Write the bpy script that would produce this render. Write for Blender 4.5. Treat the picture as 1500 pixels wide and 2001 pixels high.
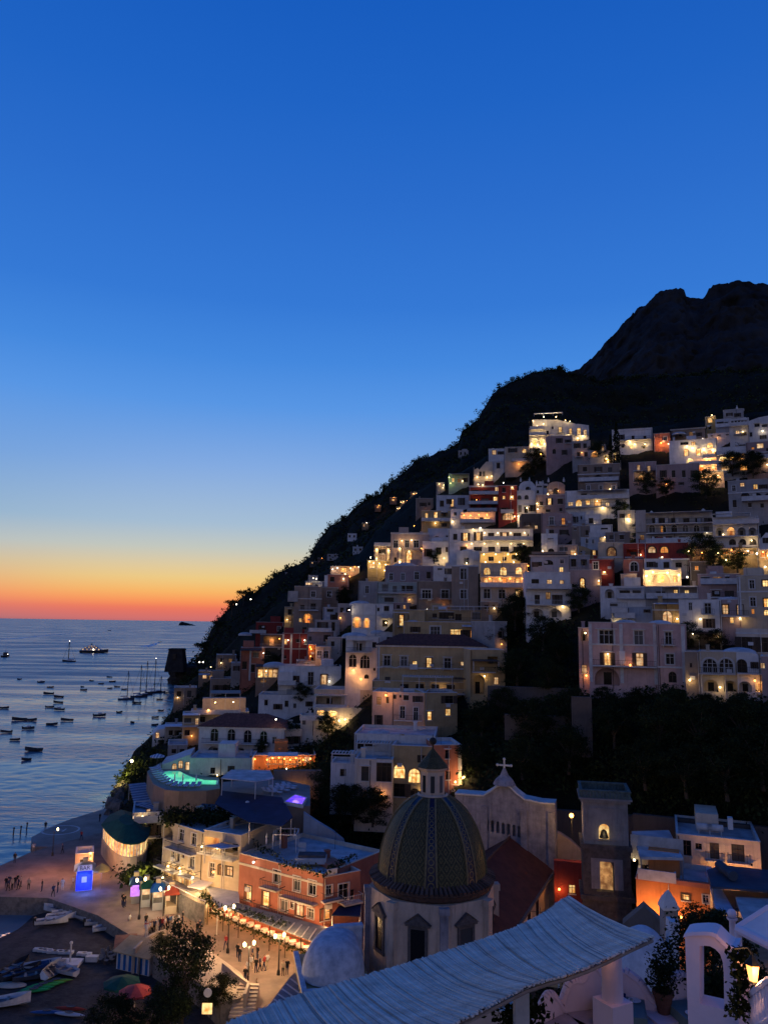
import bpy, math, random
import numpy as np
from mathutils import Vector, Matrix
from mathutils.geometry import delaunay_2d_cdt
for _o in list(bpy.data.objects): bpy.data.objects.remove(_o)
scene = bpy.context.scene
COL = scene.collection
random.seed(7); rng = np.random.default_rng(11)

# ------------------------------------------------------------------ camera
H = 42.0                      # metres above the sea: a terrace on the opposite slope
FPX, CX, CY = 1511.0, 750.0, 1000.5
PITCH, ROLL = math.radians(8.2), 0.0148
_F = Vector((0, math.cos(PITCH), math.sin(PITCH)))
_r0 = Vector((1, 0, 0)); _u0 = Vector((0, -math.sin(PITCH), math.cos(PITCH)))
_R = _r0*math.cos(ROLL) + _u0*math.sin(ROLL); _U = -_r0*math.sin(ROLL) + _u0*math.cos(ROLL)
CAM = Vector((0, 0, H))
cam = bpy.data.cameras.new('camera'); cam_o = bpy.data.objects.new('camera', cam); COL.objects.link(cam_o)
M = Matrix((( _R.x,_U.x,-_F.x,0),(_R.y,_U.y,-_F.y,0),(_R.z,_U.z,-_F.z,H),(0,0,0,1)))
cam_o.matrix_world = M
cam.sensor_fit = 'VERTICAL'; cam.sensor_height = 36.0; cam.lens = 36.0*FPX/2001.0
cam.clip_start = 0.2; cam.clip_end = 90000
scene.camera = cam_o

# ------------------------------------------------------------------ sky at dusk
def lin(c):
    return tuple(((v/255.0)/12.92 if v/255.0 <= 0.04045 else ((v/255.0+0.055)/1.055)**2.4) for v in c)
SUN_AZ = math.radians(-9)     # the glow on the horizon, just behind the foot of the ridge
_HI = [(15.7,(88,150,228)),(19,(68,136,222)),(23,(53,121,213)),(30,(42,108,203)),(36,(31,99,196)),(41.6,(24,92,190)),(55,(18,72,160)),(90,(12,52,124))]
SKY_W = [(-90,(16,22,40)),(-2,(30,38,66)),(-0.3,(170,100,104)),(0.05,(206,112,112)),(0.85,(236,118,94)),(1.3,(250,148,90)),(2.1,(248,184,104)),(3.0,(238,203,132)),(3.9,(224,203,158)),(5.2,(196,200,190)),
         (7.0,(166,190,212)),(11.2,(134,172,226))]+_HI
SKY_L = [(-90,(16,22,40)),(-2,(30,38,66)),(-0.3,(140,96,108)),(0.1,(176,114,120)),(0.45,(198,116,114)),(1.0,(226,126,108)),(1.65,(242,152,106)),(2.6,(232,177,126)),(3.8,(212,190,155)),(5.2,(186,193,192)),
         (7.0,(152,181,207)),(11.2,(120,164,221))]+_HI
SKY_C = [(-90,(14,18,32)),(-2,(26,28,40)),(-0.3,(110,98,100)),(0.8,(150,128,126)),(3.6,(188,164,150)),(6.3,(188,170,162)),(10.5,(162,158,172)),
         (14,(130,140,176)),(19,(98,122,176)),(25,(72,104,170)),(32,(52,92,168)),(41,(32,80,160)),(55,(20,66,148)),(90,(12,52,124))]
world = bpy.data.worlds.new('World'); scene.world = world; world.use_nodes = True
nt = world.node_tree; nt.nodes.clear()
def N(t, **k):
    n = nt.nodes.new(t)
    for a, b in k.items(): setattr(n, a, b)
    return n
def ramp(stops):
    n = N('ShaderNodeValToRGB'); e = n.color_ramp.elements
    pos = [(a+90)/180.0 for a, _ in stops]
    # remap: elevation -2..60 fills most of the ramp so that the horizon bands stay sharp
    while len(e) > 1: e.remove(e[-1])
    for i, (a, c) in enumerate(stops):
        p = emap(a)
        el = e[0] if i == 0 else e.new(p)
        el.position = p; el.color = lin(c) + (1,)
    return n
def emap(a): return 0.0 if a <= -90 else (min(1.0, max(0.001, (a+2)/62.0*0.9+0.02)) if a < 89 else 1.0)
tc = N('ShaderNodeTexCoord'); sx = N('ShaderNodeSeparateXYZ'); nt.links.new(tc.outputs['Generated'], sx.inputs[0])
asn = N('ShaderNodeMath', operation='ARCSINE'); nt.links.new(sx.outputs['Z'], asn.inputs[0])
mp = N('ShaderNodeMapRange'); mp.inputs['From Min'].default_value = math.radians(-2-0.02*62/0.9); mp.inputs['From Max'].default_value = math.radians(-2+62*0.98/0.9)
nt.links.new(asn.outputs[0], mp.inputs['Value'])
rw, rl, rc = ramp(SKY_W), ramp(SKY_L), ramp(SKY_C)
nt.links.new(mp.outputs[0], rw.inputs[0]); nt.links.new(mp.outputs[0], rl.inputs[0]); nt.links.new(mp.outputs[0], rc.inputs[0])
dt = N('ShaderNodeVectorMath', operation='DOT_PRODUCT'); dt.inputs[1].default_value = (math.sin(SUN_AZ), math.cos(SUN_AZ), 0)
nt.links.new(tc.outputs['Generated'], dt.inputs[0])
mr = N('ShaderNodeMapRange', interpolation_type='SMOOTHSTEP'); mr.inputs['From Min'].default_value = -0.25; mr.inputs['From Max'].default_value = 0.75
nt.links.new(dt.outputs['Value'], mr.inputs['Value'])
mx = N('ShaderNodeMix', data_type='RGBA'); nt.links.new(mr.outputs[0], mx.inputs['Factor'])
nt.links.new(rc.outputs[0], mx.inputs['A'])
mr2 = N('ShaderNodeMapRange', interpolation_type='SMOOTHSTEP'); mr2.inputs['From Min'].default_value = 0.93; mr2.inputs['From Max'].default_value = 1.0; nt.links.new(dt.outputs['Value'], mr2.inputs['Value'])
mx2 = N('ShaderNodeMix', data_type='RGBA'); nt.links.new(mr2.outputs[0], mx2.inputs['Factor']); nt.links.new(rl.outputs[0], mx2.inputs['A']); nt.links.new(rw.outputs[0], mx2.inputs['B']); nt.links.new(mx2.outputs['Result'], mx.inputs['B'])
bg = N('ShaderNodeBackground'); bg.inputs['Strength'].default_value = 1.0
nt.links.new(mx.outputs['Result'], bg.inputs['Color'])
wo = N('ShaderNodeOutputWorld'); nt.links.new(bg.outputs[0], wo.inputs[0])
world.cycles.sampling_method = 'MANUAL'; world.cycles.sample_map_resolution = 512
vs = scene.view_settings; vs.view_transform = 'Standard'; vs.look = 'None'; vs.exposure = 0.0; vs.gamma = 1.0; vs.use_curve_mapping = False
cy = scene.cycles
cy.use_denoising = True
try: cy.denoiser = 'OPENIMAGEDENOISE'
except Exception: pass
cy.max_bounces = 5; cy.diffuse_bounces = 3; cy.glossy_bounces = 3; cy.transmission_bounces = 4
cy.sample_clamp_indirect = 4.0; cy.use_light_tree = True; cy.caustics_reflective = False; cy.caustics_refractive = False

# ------------------------------------------------------------------ picture <-> place
def ray(x, y): return _F*FPX + _R*(x-CX) - _U*(y-CY)
def at(x, y, r):                       # the point seen at (x, y), r metres away over the ground
    d = ray(x, y); return CAM + d*(r/math.hypot(d.x, d.y))
def atz(x, y, z):                      # the point seen at (x, y) that lies at height z
    d = ray(x, y); return CAM + d*((z-H)/d.z)
def rz(x, y, z):
    p = atz(x, y, z); return math.hypot(p.x, p.y)
# distance of the town's slope: a smooth sheet through surveyed points (x, y, metres)
RC = [(1240,1335,140),(1130,1330,143),(1450,1350,136),(1240,1200,165),(1450,1200,160),(1240,1090,185),(1450,1080,182),(1350,990,205),(1450,930,222),
      (1240,900,240),(1090,870,275),(1450,820,262),(1350,850,262),(1240,830,285),(1090,800,310),(970,930,300),(1090,1000,222),(1050,1100,195),
      (1060,1200,172),(950,1330,162),(950,1170,186),(850,1430,150),(850,1330,166),(850,1240,182),(850,1150,203),(850,1050,240),(870,980,290),(760,1000,350),
      (720,1100,252),(780,1400,155),(700,1340,178),(700,1230,210),(600,1230,235),(600,1130,285),(600,1420,180),(620,1340,196),(480,1240,300),(480,1340,245),(440,1400,218),
      (500,1480,168),(560,1540,150),(640,1500,158),(380,1340,310),(330,1380,315),(350,1450,205),(300,1470,215),(270,1520,190),(350,1530,155),(420,1600,135),
      (700,1560,132),(640,1620,128),(600,1700,134),(480,1700,140),(900,1480,138),(900,1560,124),(1000,1420,134),(1000,1530,118),(1100,1500,122),(1300,1420,126),(1300,1520,116),(1480,1420,124),(1480,1540,112),
      (1100,1600,120),(1100,1750,122),(1300,1620,114),(1480,1640,112),(1300,1750,118),(1480,1720,114),(900,1700,126),(700,1720,134),(1000,1650,121),(1700,1400,122),(1700,1100,170),(1700,850,240),(1700,1650,106),(1000,1800,124),(1400,1850,116),(200,1600,185),(230,1700,140)]
_P = np.array([(a/400.0, b/400.0) for a, b, _ in RC]); _V = np.log(np.array([c for *_, c in RC]))
def _tp(d2): return 0.5*d2*np.log(d2+1e-12)
_n = len(_P); _K = _tp(((_P[:,None]-_P[None])**2).sum(2)) + np.eye(_n)*0.02
_A = np.zeros((_n+3,_n+3)); _A[:_n,:_n] = _K; _A[:_n,_n] = 1; _A[:_n,_n+1:] = _P; _A[_n,:_n] = 1; _A[_n+1:,:_n] = _P.T
_C = np.linalg.solve(_A, np.concatenate([_V, np.zeros(3)]))
def Rv(x, y):
    q = np.stack([np.asarray(x, float)/400.0, np.asarray(y, float)/400.0], -1).reshape(-1, 2)
    d = ((q[:,None]-_P[None])**2).sum(2)
    return np.exp(_tp(d)@_C[:_n] + _C[_n] + q@_C[_n+1:])
def Rr(x, y): return float(Rv([x], [y])[0])

# ------------------------------------------------------------------ materials
MATS = {}
def newmat(name):
    m = bpy.data.materials.new(name); m.use_nodes = True; MATS[name] = m
    t = m.node_tree; b = t.nodes['Principled BSDF']; return m, t, b
def nd(t, kind, **k):
    n = t.nodes.new(kind)
    for a, b in k.items():
        if a.startswith('i_'): n.inputs[a[2:].replace('_', ' ')].default_value = b
        else: setattr(n, a, b)
    return n
def cramp(t, fac, stops):
    n = t.nodes.new('ShaderNodeValToRGB'); e = n.color_ramp.elements
    e[0].position, e[0].color = stops[0][0], (*stops[0][1], 1); e[1].position, e[1].color = stops[-1][0], (*stops[-1][1], 1)
    for p, c in stops[1:-1]: q = e.new(p); q.color = (*c, 1)
    t.links.new(fac, n.inputs[0]); return n
def rough_mat(name, col, col2=None, scale=1.2, rough=0.85, bump=0.15, stretch=(1,1,1), dirt=0.0, bscale=None, coord='Object', rnd=0.0, spec=0.15, detail=6):
    if name in MATS: return MATS[name]
    m, t, b = newmat(name)
    co = nd(t, 'ShaderNodeTexCoord'); mp_ = nd(t, 'ShaderNodeMapping'); mp_.inputs['Scale'].default_value = stretch
    t.links.new(co.outputs[coord], mp_.inputs[0])
    n1 = nd(t, 'ShaderNodeTexNoise', i_Scale=scale, i_Detail=detail, i_Roughness=0.65); t.links.new(mp_.outputs[0], n1.inputs['Vector'])
    c2 = col2 or tuple(v*0.72 for v in col)
    r = cramp(t, n1.outputs['Fac'], [(0.32, c2), (0.62, col)]); out = r.outputs[0]
    if dirt:
        ms = nd(t, 'ShaderNodeMapping'); ms.inputs['Scale'].default_value = (2.2, 2.2, 0.22); t.links.new(co.outputs[coord], ms.inputs[0])
        n2 = nd(t, 'ShaderNodeTexNoise', i_Scale=1.0, i_Detail=8.0, i_Roughness=0.7); t.links.new(ms.outputs[0], n2.inputs['Vector'])
        r2 = cramp(t, n2.outputs['Fac'], [(0.52, (0,0,0)), (0.72, (1,1,1))])
        k = nd(t, 'ShaderNodeMath', operation='MULTIPLY'); k.inputs[1].default_value = dirt; t.links.new(r2.outputs[0], k.inputs[0])
        mm = nd(t, 'ShaderNodeMix', data_type='RGBA'); t.links.new(k.outputs[0], mm.inputs['Factor']); t.links.new(out, mm.inputs['A'])
        mm.inputs['B'].default_value = (*[v*0.35 for v in col], 1); out = mm.outputs['Result']
    if rnd:
        oi = nd(t, 'ShaderNodeObjectInfo'); hs = nd(t, 'ShaderNodeHueSaturation'); mr_ = nd(t, 'ShaderNodeMapRange')
        mr_.inputs['To Min'].default_value = 1-rnd; mr_.inputs['To Max'].default_value = 1+rnd
        t.links.new(oi.outputs['Random'], mr_.inputs['Value']); t.links.new(mr_.outputs[0], hs.inputs['Value']); t.links.new(out, hs.inputs['Color']); out = hs.outputs[0]
    t.links.new(out, b.inputs['Base Color']); b.inputs['Roughness'].default_value = rough; b.inputs['Specular IOR Level'].default_value = spec
    if bump:
        n3 = nd(t, 'ShaderNodeTexNoise', i_Scale=bscale or scale*6, i_Detail=5.0); t.links.new(mp_.outputs[0], n3.inputs['Vector'])
        bp = nd(t, 'ShaderNodeBump', i_Strength=bump, i_Distance=0.1); t.links.new(n3.outputs['Fac'], bp.inputs['Height']); t.links.new(bp.outputs[0], b.inputs['Normal'])
    return m
def glow_mat(name, c1, c2, s, scale=2.0, rnd=0.35, lo=0.35, hi=0.7):
    m, t, b = newmat(name)
    co = nd(t, 'ShaderNodeTexCoord'); n1 = nd(t, 'ShaderNodeTexNoise', i_Scale=scale, i_Detail=3.0); t.links.new(co.outputs['Object'], n1.inputs['Vector'])
    r = cramp(t, n1.outputs['Fac'], [(lo, c1), (hi, c2)])
    oi = nd(t, 'ShaderNodeObjectInfo'); mr_ = nd(t, 'ShaderNodeMapRange'); mr_.inputs['To Min'].default_value = s*(1-rnd); mr_.inputs['To Max'].default_value = s*(1+rnd)
    t.links.new(oi.outputs['Random'], mr_.inputs['Value'])
    b.inputs['Base Color'].default_value = (*c1, 1); t.links.new(r.outputs[0], b.inputs['Emission Color']); t.links.new(mr_.outputs[0], b.inputs['Emission Strength'])
    b.inputs['Roughness'].default_value = 0.6
    return m
WALLS = dict(white=(.70,.68,.65), warmwhite=(.65,.56,.45), cream=(.55,.455,.33), ochre=(.46,.335,.175), yellow=(.56,.41,.18), pink=(.56,.375,.34), mauve=(.40,.29,.27),
             red=(.29,.05,.04), terra=(.46,.18,.12), orange=(.58,.23,.09), brown=(.30,.23,.175), grey=(.39,.37,.35), stone=(.20,.17,.145), peach=(.55,.40,.31), green=(.36,.40,.36), blue=(.44,.48,.53), dark=(.12,.10,.09))
def wall(c): return rough_mat('stucco_'+c, WALLS[c], scale=0.45, bump=0.10, dirt=0.45, bscale=7.0, coord='Object', rnd=0.10)
TRIM = rough_mat('trim_white', (.62,.605,.58), scale=1.0, bump=0.05)
ROOFP = rough_mat('roof_pale', (.52,.53,.54), (.28,.29,.30), scale=0.5, bump=0.1, rnd=0.1)
ROOFD = rough_mat('roof_dark', (.10,.10,.11), (.05,.05,.055), scale=0.6, bump=0.1)
TILE = rough_mat('roof_tile_red', (.17,.075,.055), (.07,.035,.03), scale=1.5, bump=0.3, rnd=0.25)
IRON = rough_mat('iron', (.03,.03,.032), scale=4, rough=0.5, bump=0.05)
WOOD = rough_mat('shutter_wood', (.085,.06,.045), (.05,.035,.03), scale=3, rough=0.6, bump=0.1, rnd=0.3)
WOODG = rough_mat('weathered_wood', (.34,.30,.26), (.2,.175,.15), scale=2, stretch=(1,1,6), bump=0.2)
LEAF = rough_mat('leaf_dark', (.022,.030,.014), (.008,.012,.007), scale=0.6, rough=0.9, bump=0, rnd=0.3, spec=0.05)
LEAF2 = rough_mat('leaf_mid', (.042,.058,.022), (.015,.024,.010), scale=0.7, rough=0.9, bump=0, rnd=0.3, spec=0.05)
BARK = rough_mat('bark', (.09,.07,.055), scale=4, bump=0.4)
CLOTHW = rough_mat('cloth_white', (.74,.74,.75), (.6,.6,.62), scale=2, bump=0.05)
STONE = rough_mat('rubble_stone', (.24,.21,.18), (.11,.10,.09), scale=1.6, bump=0.5, bscale=3)
PAVE = rough_mat('paving_stone', (.30,.27,.24), (.19,.17,.155), scale=0.8, bump=0.15, rough=0.7, rnd=0.15)
CONC = rough_mat('concrete', (.30,.275,.24), (.19,.175,.155), scale=0.25, bump=0.15, rough=0.85)
def glass_mat():
    m, t, b = newmat('window_glass'); oi = nd(t, 'ShaderNodeObjectInfo')
    r = cramp(t, oi.outputs['Random'], [(0.0, (.003,.003,.004)), (0.72, (.008,.008,.010)), (0.86, (.07,.07,.07)), (1.0, (.16,.155,.15))])
    r.color_ramp.interpolation = 'LINEAR'
    t.links.new(r.outputs[0], b.inputs['Base Color']); b.inputs['Roughness'].default_value = 0.25; b.inputs['Specular IOR Level'].default_value = 0.22; return m
GLASS = glass_mat()
def curtain_mat():
    m, t, b = newmat('curtain'); tr = nd(t, 'ShaderNodeBsdfTranslucent'); tr.inputs[0].default_value = (.62,.50,.36,1); mx_ = nd(t, 'ShaderNodeMixShader'); mx_.inputs[0].default_value = .6
    b.inputs['Base Color'].default_value = (.5,.45,.38,1); b.inputs['Roughness'].default_value = .9; o = t.nodes['Material Output']; t.links.new(b.outputs[0], mx_.inputs[1]); t.links.new(tr.outputs[0], mx_.inputs[2]); t.links.new(mx_.outputs[0], o.inputs[0]); return m
CURT = curtain_mat()
GL_Y = glow_mat('lit_room_yellow', (.50,.19,.03), (1,.76,.33), 1.35, scale=1.6)
GL_W = glow_mat('lit_room_warm', (.40,.17,.05), (1,.72,.40), 1.05, scale=1.5)
GL_O = glow_mat('lit_room_orange', (.42,.09,.012), (1,.46,.11), 0.95, scale=1.3, lo=0.3)
GL_O2 = glow_mat('lantern_amber', (1,.36,.08), (1,.62,.22), 1.4)
SHADE = glow_mat('lamp_shade_glow', (1,.50,.20), (1,.70,.36), 1.6)
GL_D = glow_mat('lit_room_dim', (.16,.065,.025), (.85,.48,.18), 0.5, lo=0.42, hi=0.75)
BULB = glow_mat('lamp_bulb', (1,.72,.34), (1,.82,.5), 7.0, rnd=0.3)
BULBO = glow_mat('lamp_bulb_orange', (1,.40,.08), (1,.55,.16), 5.0, rnd=0.3)
BULBW = glow_mat('lamp_bulb_white', (1,.86,.66), (1,.92,.8), 8.0, rnd=0.3)

# ------------------------------------------------------------------ mesh helpers
class MB:
    def __init__(s): s.v = []; s.f = []; s.m = []
    def face(s, pts, m=0):
        k = len(s.v); s.v.extend(tuple(p) for p in pts); s.f.append(tuple(range(k, k+len(pts)))); s.m.append(m)
    def box(s, x0, x1, y0, y1, z0, z1, m=0):
        k = len(s.v); s.v += [(x0,y0,z0),(x1,y0,z0),(x1,y1,z0),(x0,y1,z0),(x0,y0,z1),(x1,y0,z1),(x1,y1,z1),(x0,y1,z1)]
        for q in ((0,3,2,1),(4,5,6,7),(0,1,5,4),(1,2,6,5),(2,3,7,6),(3,0,4,7)): s.f.append(tuple(k+i for i in q)); s.m.append(m)
        return s
    def prism(s, poly, z0, z1, m=0, mt=None):      # poly: xy, ccw from above
        n = len(poly); k = len(s.v); s.v += [(p[0],p[1],z0) for p in poly] + [(p[0],p[1],z1) for p in poly]
        for i in range(n): j = (i+1) % n; s.f.append((k+i,k+j,k+n+j,k+n+i)); s.m.append(m)
        s.f.append(tuple(k+n+i for i in range(n))); s.m.append(m if mt is None else mt); s.f.append(tuple(k+i for i in reversed(range(n)))); s.m.append(m)
        return s
    def cyl(s, p0, p1, r0, r1=None, n=8, m=0, cap=True):
        r1 = r0 if r1 is None else r1; p0 = Vector(p0); p1 = Vector(p1); d = (p1-p0); d = d.normalized() if d.length > 1e-9 else Vector((0,0,1))
        a = d.orthogonal().normalized(); b = d.cross(a); k = len(s.v)
        for p, r in ((p0, r0), (p1, r1)):
            for i in range(n): t = 2*math.pi*i/n; s.v.append(tuple(p + a*(r*math.cos(t)) + b*(r*math.sin(t))))
        for i in range(n): j = (i+1) % n; s.f.append((k+i,k+j,k+n+j,k+n+i)); s.m.append(m)
        if cap:
            s.f.append(tuple(k+i for i in reversed(range(n)))); s.m.append(m); s.f.append(tuple(k+n+i for i in range(n))); s.m.append(m)
        return s
    def tube(s, pts, r, n=6, m=0):
        for a, b in zip(pts[:-1], pts[1:]): s.cyl(a, b, r, r, n, m)
        return s
    def lathe(s, prof, n=24, c=(0,0), m=0, a0=0.0, a1=2*math.pi, sx=1.0, sy=1.0):
        k = len(s.v); full = abs(a1-a0-2*math.pi) < 1e-6; cols = n if full else n+1
        for r, z in prof:
            for i in range(cols): t = a0+(a1-a0)*i/n; s.v.append((c[0]+sx*r*math.cos(t), c[1]+sy*r*math.sin(t), z))
        for a in range(len(prof)-1):
            for i in range(n):
                j = (i+1) % cols if full else i+1
                s.f.append((k+a*cols+i, k+a*cols+j, k+(a+1)*cols+j, k+(a+1)*cols+i)); s.m.append(m)
        return s
    def ball(s, c, r, n=10, m=0, sz=1.0):
        prof = [(max(1e-4, r*math.cos(t)), c[2]+sz*r*math.sin(t)) for t in [(-0.5+i/6)*math.pi for i in range(7)]]
        return s.lathe(prof, n, (c[0], c[1]), m)
    def build(s, name, mats, parent=None, loc=None, smooth=False, rot=None):
        me = bpy.data.meshes.new(name); me.from_pydata(s.v, [], s.f)
        mats = mats if isinstance(mats, (list, tuple)) else [mats]
        for q in mats: me.materials.append(q)
        if len(mats) > 1: me.polygons.foreach_set('material_index', s.m)
        if smooth: me.polygons.foreach_set('use_smooth', [True]*len(s.f))
        me.update(); return link(name, me, parent, loc, rot)
def link(name, data, parent=None, loc=None, rot=None):
    o = bpy.data.objects.new(name, data); COL.objects.link(o)
    if parent is not None: o.parent = parent
    if loc is not None: o.location = loc
    if rot is not None: o.rotation_euler = rot
    return o
def tag(o, label=None, cat=None, group=None, kind=None):
    if label: o['label'] = label
    if cat: o['category'] = cat
    if group: o['group'] = group
    if kind: o['kind'] = kind
    return o
def root(name, label, cat, loc, rot=None, group=None):
    o = bpy.data.objects.new(name, None); COL.objects.link(o); o.location = loc; o.empty_display_size = 0.3
    if rot is not None: o.rotation_euler = rot
    return tag(o, label, cat, group)
def light(p, parent, power, col=(1,.62,.26), size=0.25):
    l = bpy.data.lights.new('lamp_light', 'POINT'); l.energy = power; l.color = col; l.shadow_soft_size = size
    o = bpy.data.objects.new('lamp_light', l); COL.objects.link(o); o.location = p
    if parent is not None: o.parent = parent
    return o
def copy_tree(o, parent=None):
    c = o.copy(); COL.objects.link(c)
    if parent is not None: c.parent = parent
    for ch in list(o.children): copy_tree(ch, c)
    return c
def inpoly(x, y, poly):
    r = False; n = len(poly); j = n-1
    for i in range(n):
        xi, yi = poly[i]; xj, yj = poly[j]
        if (yi > y) != (yj > y) and x < (xj-xi)*(y-yi)/(yj-yi)+xi: r = not r
        j = i
    return r
def quads_mesh(name, V, mats, mi=None, parent=None):   # V: (n,4,3)
    n = len(V); me = bpy.data.meshes.new(name); me.vertices.add(4*n); me.vertices.foreach_set('co', V.reshape(-1))
    me.loops.add(4*n); me.loops.foreach_set('vertex_index', np.arange(4*n, dtype=np.int32)); me.polygons.add(n)
    me.polygons.foreach_set('loop_start', np.arange(0, 4*n, 4, dtype=np.int32)); me.polygons.foreach_set('loop_total', np.full(n, 4, dtype=np.int32))
    for q in (mats if isinstance(mats, (list, tuple)) else [mats]): me.materials.append(q)
    if mi is not None: me.polygons.foreach_set('material_index', np.asarray(mi, dtype=np.int32))
    me.update(calc_edges=True); return link(name, me, parent)
def leaf_quads(C, size, flat=0.0):                      # one random leaf-sized quad at every centre
    n = len(C); a = rng.normal(size=(n,3)); a /= np.linalg.norm(a, axis=1)[:,None]+1e-9
    b = np.cross(a, rng.normal(size=(n,3))); b /= np.linalg.norm(b, axis=1)[:,None]+1e-9
    if flat: a[:,2] *= 1-flat; b[:,2] *= 1-flat
    s = np.asarray(size)*np.ones(n)*rng.uniform(.6,1.3,n); a = a*s[:,None]; b = b*(s*rng.uniform(.45,.8,n))[:,None]
    return np.stack([C-a, C-b*0.9, C+a, C+b], 1)
# ================================================================== SETTING
# ---- sea
def sea_mat():
    m, t, b = newmat('sea_water')
    co = nd(t, 'ShaderNodeTexCoord')
    b.inputs['Base Color'].default_value = (.110,.185,.225,1); b.inputs['IOR'].default_value = 1.36
    def wav(sc, stretch, det, rot=0.0):
        mp_ = nd(t, 'ShaderNodeMapping'); mp_.inputs['Scale'].default_value = stretch; mp_.inputs['Rotation'].default_value = (0,0,rot)
        t.links.new(co.outputs['Object'], mp_.inputs[0])
        n = nd(t, 'ShaderNodeTexNoise', i_Scale=sc, i_Detail=det, i_Roughness=0.6); t.links.new(mp_.outputs[0], n.inputs['Vector']); return n.outputs['Fac']
    a = wav(0.55, (1,1.8,1), 4, 0.35); c = wav(0.10, (1,2.6,1), 4, 0.2); e = wav(0.016, (0.35,2.0,1), 5, 0.12)
    s1 = nd(t, 'ShaderNodeMath', operation='MULTIPLY_ADD'); s1.inputs[1].default_value = 4.2; t.links.new(c, s1.inputs[0]); t.links.new(a, s1.inputs[2])
    # calm slicks and ruffled water: wave strength follows a broad streaky pattern
    rr = cramp(t, e, [(0.38, (0.16,)*3), (0.60, (1,1,1))])
    bp = nd(t, 'ShaderNodeBump', i_Distance=0.10); t.links.new(s1.outputs[0], bp.inputs['Height'])
    k = nd(t, 'ShaderNodeMath', operation='MULTIPLY'); k.inputs[1].default_value = 0.85; t.links.new(rr.outputs[0], k.inputs[0]); t.links.new(k.outputs[0], bp.inputs['Strength'])
    t.links.new(bp.outputs[0], b.inputs['Normal'])
    # ripples too fine for the mesh act as roughness, more so out on the open, wind-ruffled water
    ln = nd(t, 'ShaderNodeVectorMath', operation='LENGTH'); t.links.new(co.outputs['Object'], ln.inputs[0])
    k2 = nd(t, 'ShaderNodeMapRange'); k2.inputs['From Min'].default_value = 120; k2.inputs['From Max'].default_value = 620; k2.inputs['To Min'].default_value = 0.10; k2.inputs['To Max'].default_value = 0.36; t.links.new(ln.outputs['Value'], k2.inputs['Value'])
    k3 = nd(t, 'ShaderNodeMapRange'); k3.inputs['To Min'].default_value = 0.50; k3.inputs['To Max'].default_value = 1.2; t.links.new(rr.outputs[0], k3.inputs['Value'])
    k4 = nd(t, 'ShaderNodeMath', operation='MULTIPLY'); t.links.new(k2.outputs[0], k4.inputs[0]); t.links.new(k3.outputs[0], k4.inputs[1]); t.links.new(k4.outputs[0], b.inputs['Roughness'])
    return m
SEA = sea_mat()
mb = MB(); S = 60000
ys = [-400, 20, 120, 250, 500, 1000, 2500, 8000, S]; xs = [-S, -6000, -1200, -300, 0, 300, 1200, 6000, S]
for i in range(len(xs)-1):
    for j in range(len(ys)-1): mb.face([(xs[i],ys[j],-.7),(xs[i+1],ys[j],-.7),(xs[i+1],ys[j+1],-.7),(xs[i],ys[j+1],-.7)])
tag(mb.build('sea', SEA), kind='structure')

# ---- the bay itself: wind waves as real relief
def waves():
    R_ = 96*np.exp(np.arange(0, 760)*.0052); A_ = np.radians(np.linspace(-40, 2, 230)); rr, aa = np.meshgrid(R_, A_, indexing='ij'); X = rr*np.sin(aa); Y = rr*np.cos(aa)
    g = np.random.default_rng(8); Z = np.zeros_like(X)
    patch = sum(np.sin(X*k*math.cos(a)*.45+Y*k*math.sin(a)*2.2+p) for k, a, p in [(.012,.9,1),(.021,1.4,2.2),(.033,1.1,.4),(.055,1.3,4)])/2.6
    calm = np.clip(.72+.42*patch, .28, 1.15)
    for i in range(46):
        lam = 1.8*(5.5**g.random()); th = g.normal()*.75+math.radians(70); k = 2*math.pi/lam; s = np.interp(rr, [100,300,800,1500,5000], [.011,.014,.034,.05,.06])
        keep = np.clip(lam/(rr*.0095)-.3, 0.0, 1)                     # waves finer than the mesh are left to the surface relief
        Z += s/k*np.sin(k*(X*math.cos(th)+Y*math.sin(th))+g.uniform(0,6.28))*(.55+.45*keep)
    Z = Z*calm
    n, m_ = X.shape; V = np.stack([X,Y,Z],-1).reshape(-1,3); i = np.arange(n-1)[:,None]*m_+np.arange(m_-1)[None]; q = np.stack([i, i+1, i+m_+1, i+m_], -1).reshape(-1,4)[:, ::-1]
    me = bpy.data.meshes.new('bay_water'); me.vertices.add(len(V)); me.vertices.foreach_set('co', V.reshape(-1)); me.loops.add(q.size); me.loops.foreach_set('vertex_index', q.reshape(-1).astype(np.int32)); me.polygons.add(len(q))
    me.polygons.foreach_set('loop_start', np.arange(0,q.size,4,dtype=np.int32)); me.polygons.foreach_set('loop_total', np.full(len(q),4,dtype=np.int32)); me.materials.append(SEA); me.update(calc_edges=True); me.polygons.foreach_set('use_smooth', [True]*len(q))
    tag(link('bay_water', me), kind='structure')
waves()

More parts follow.
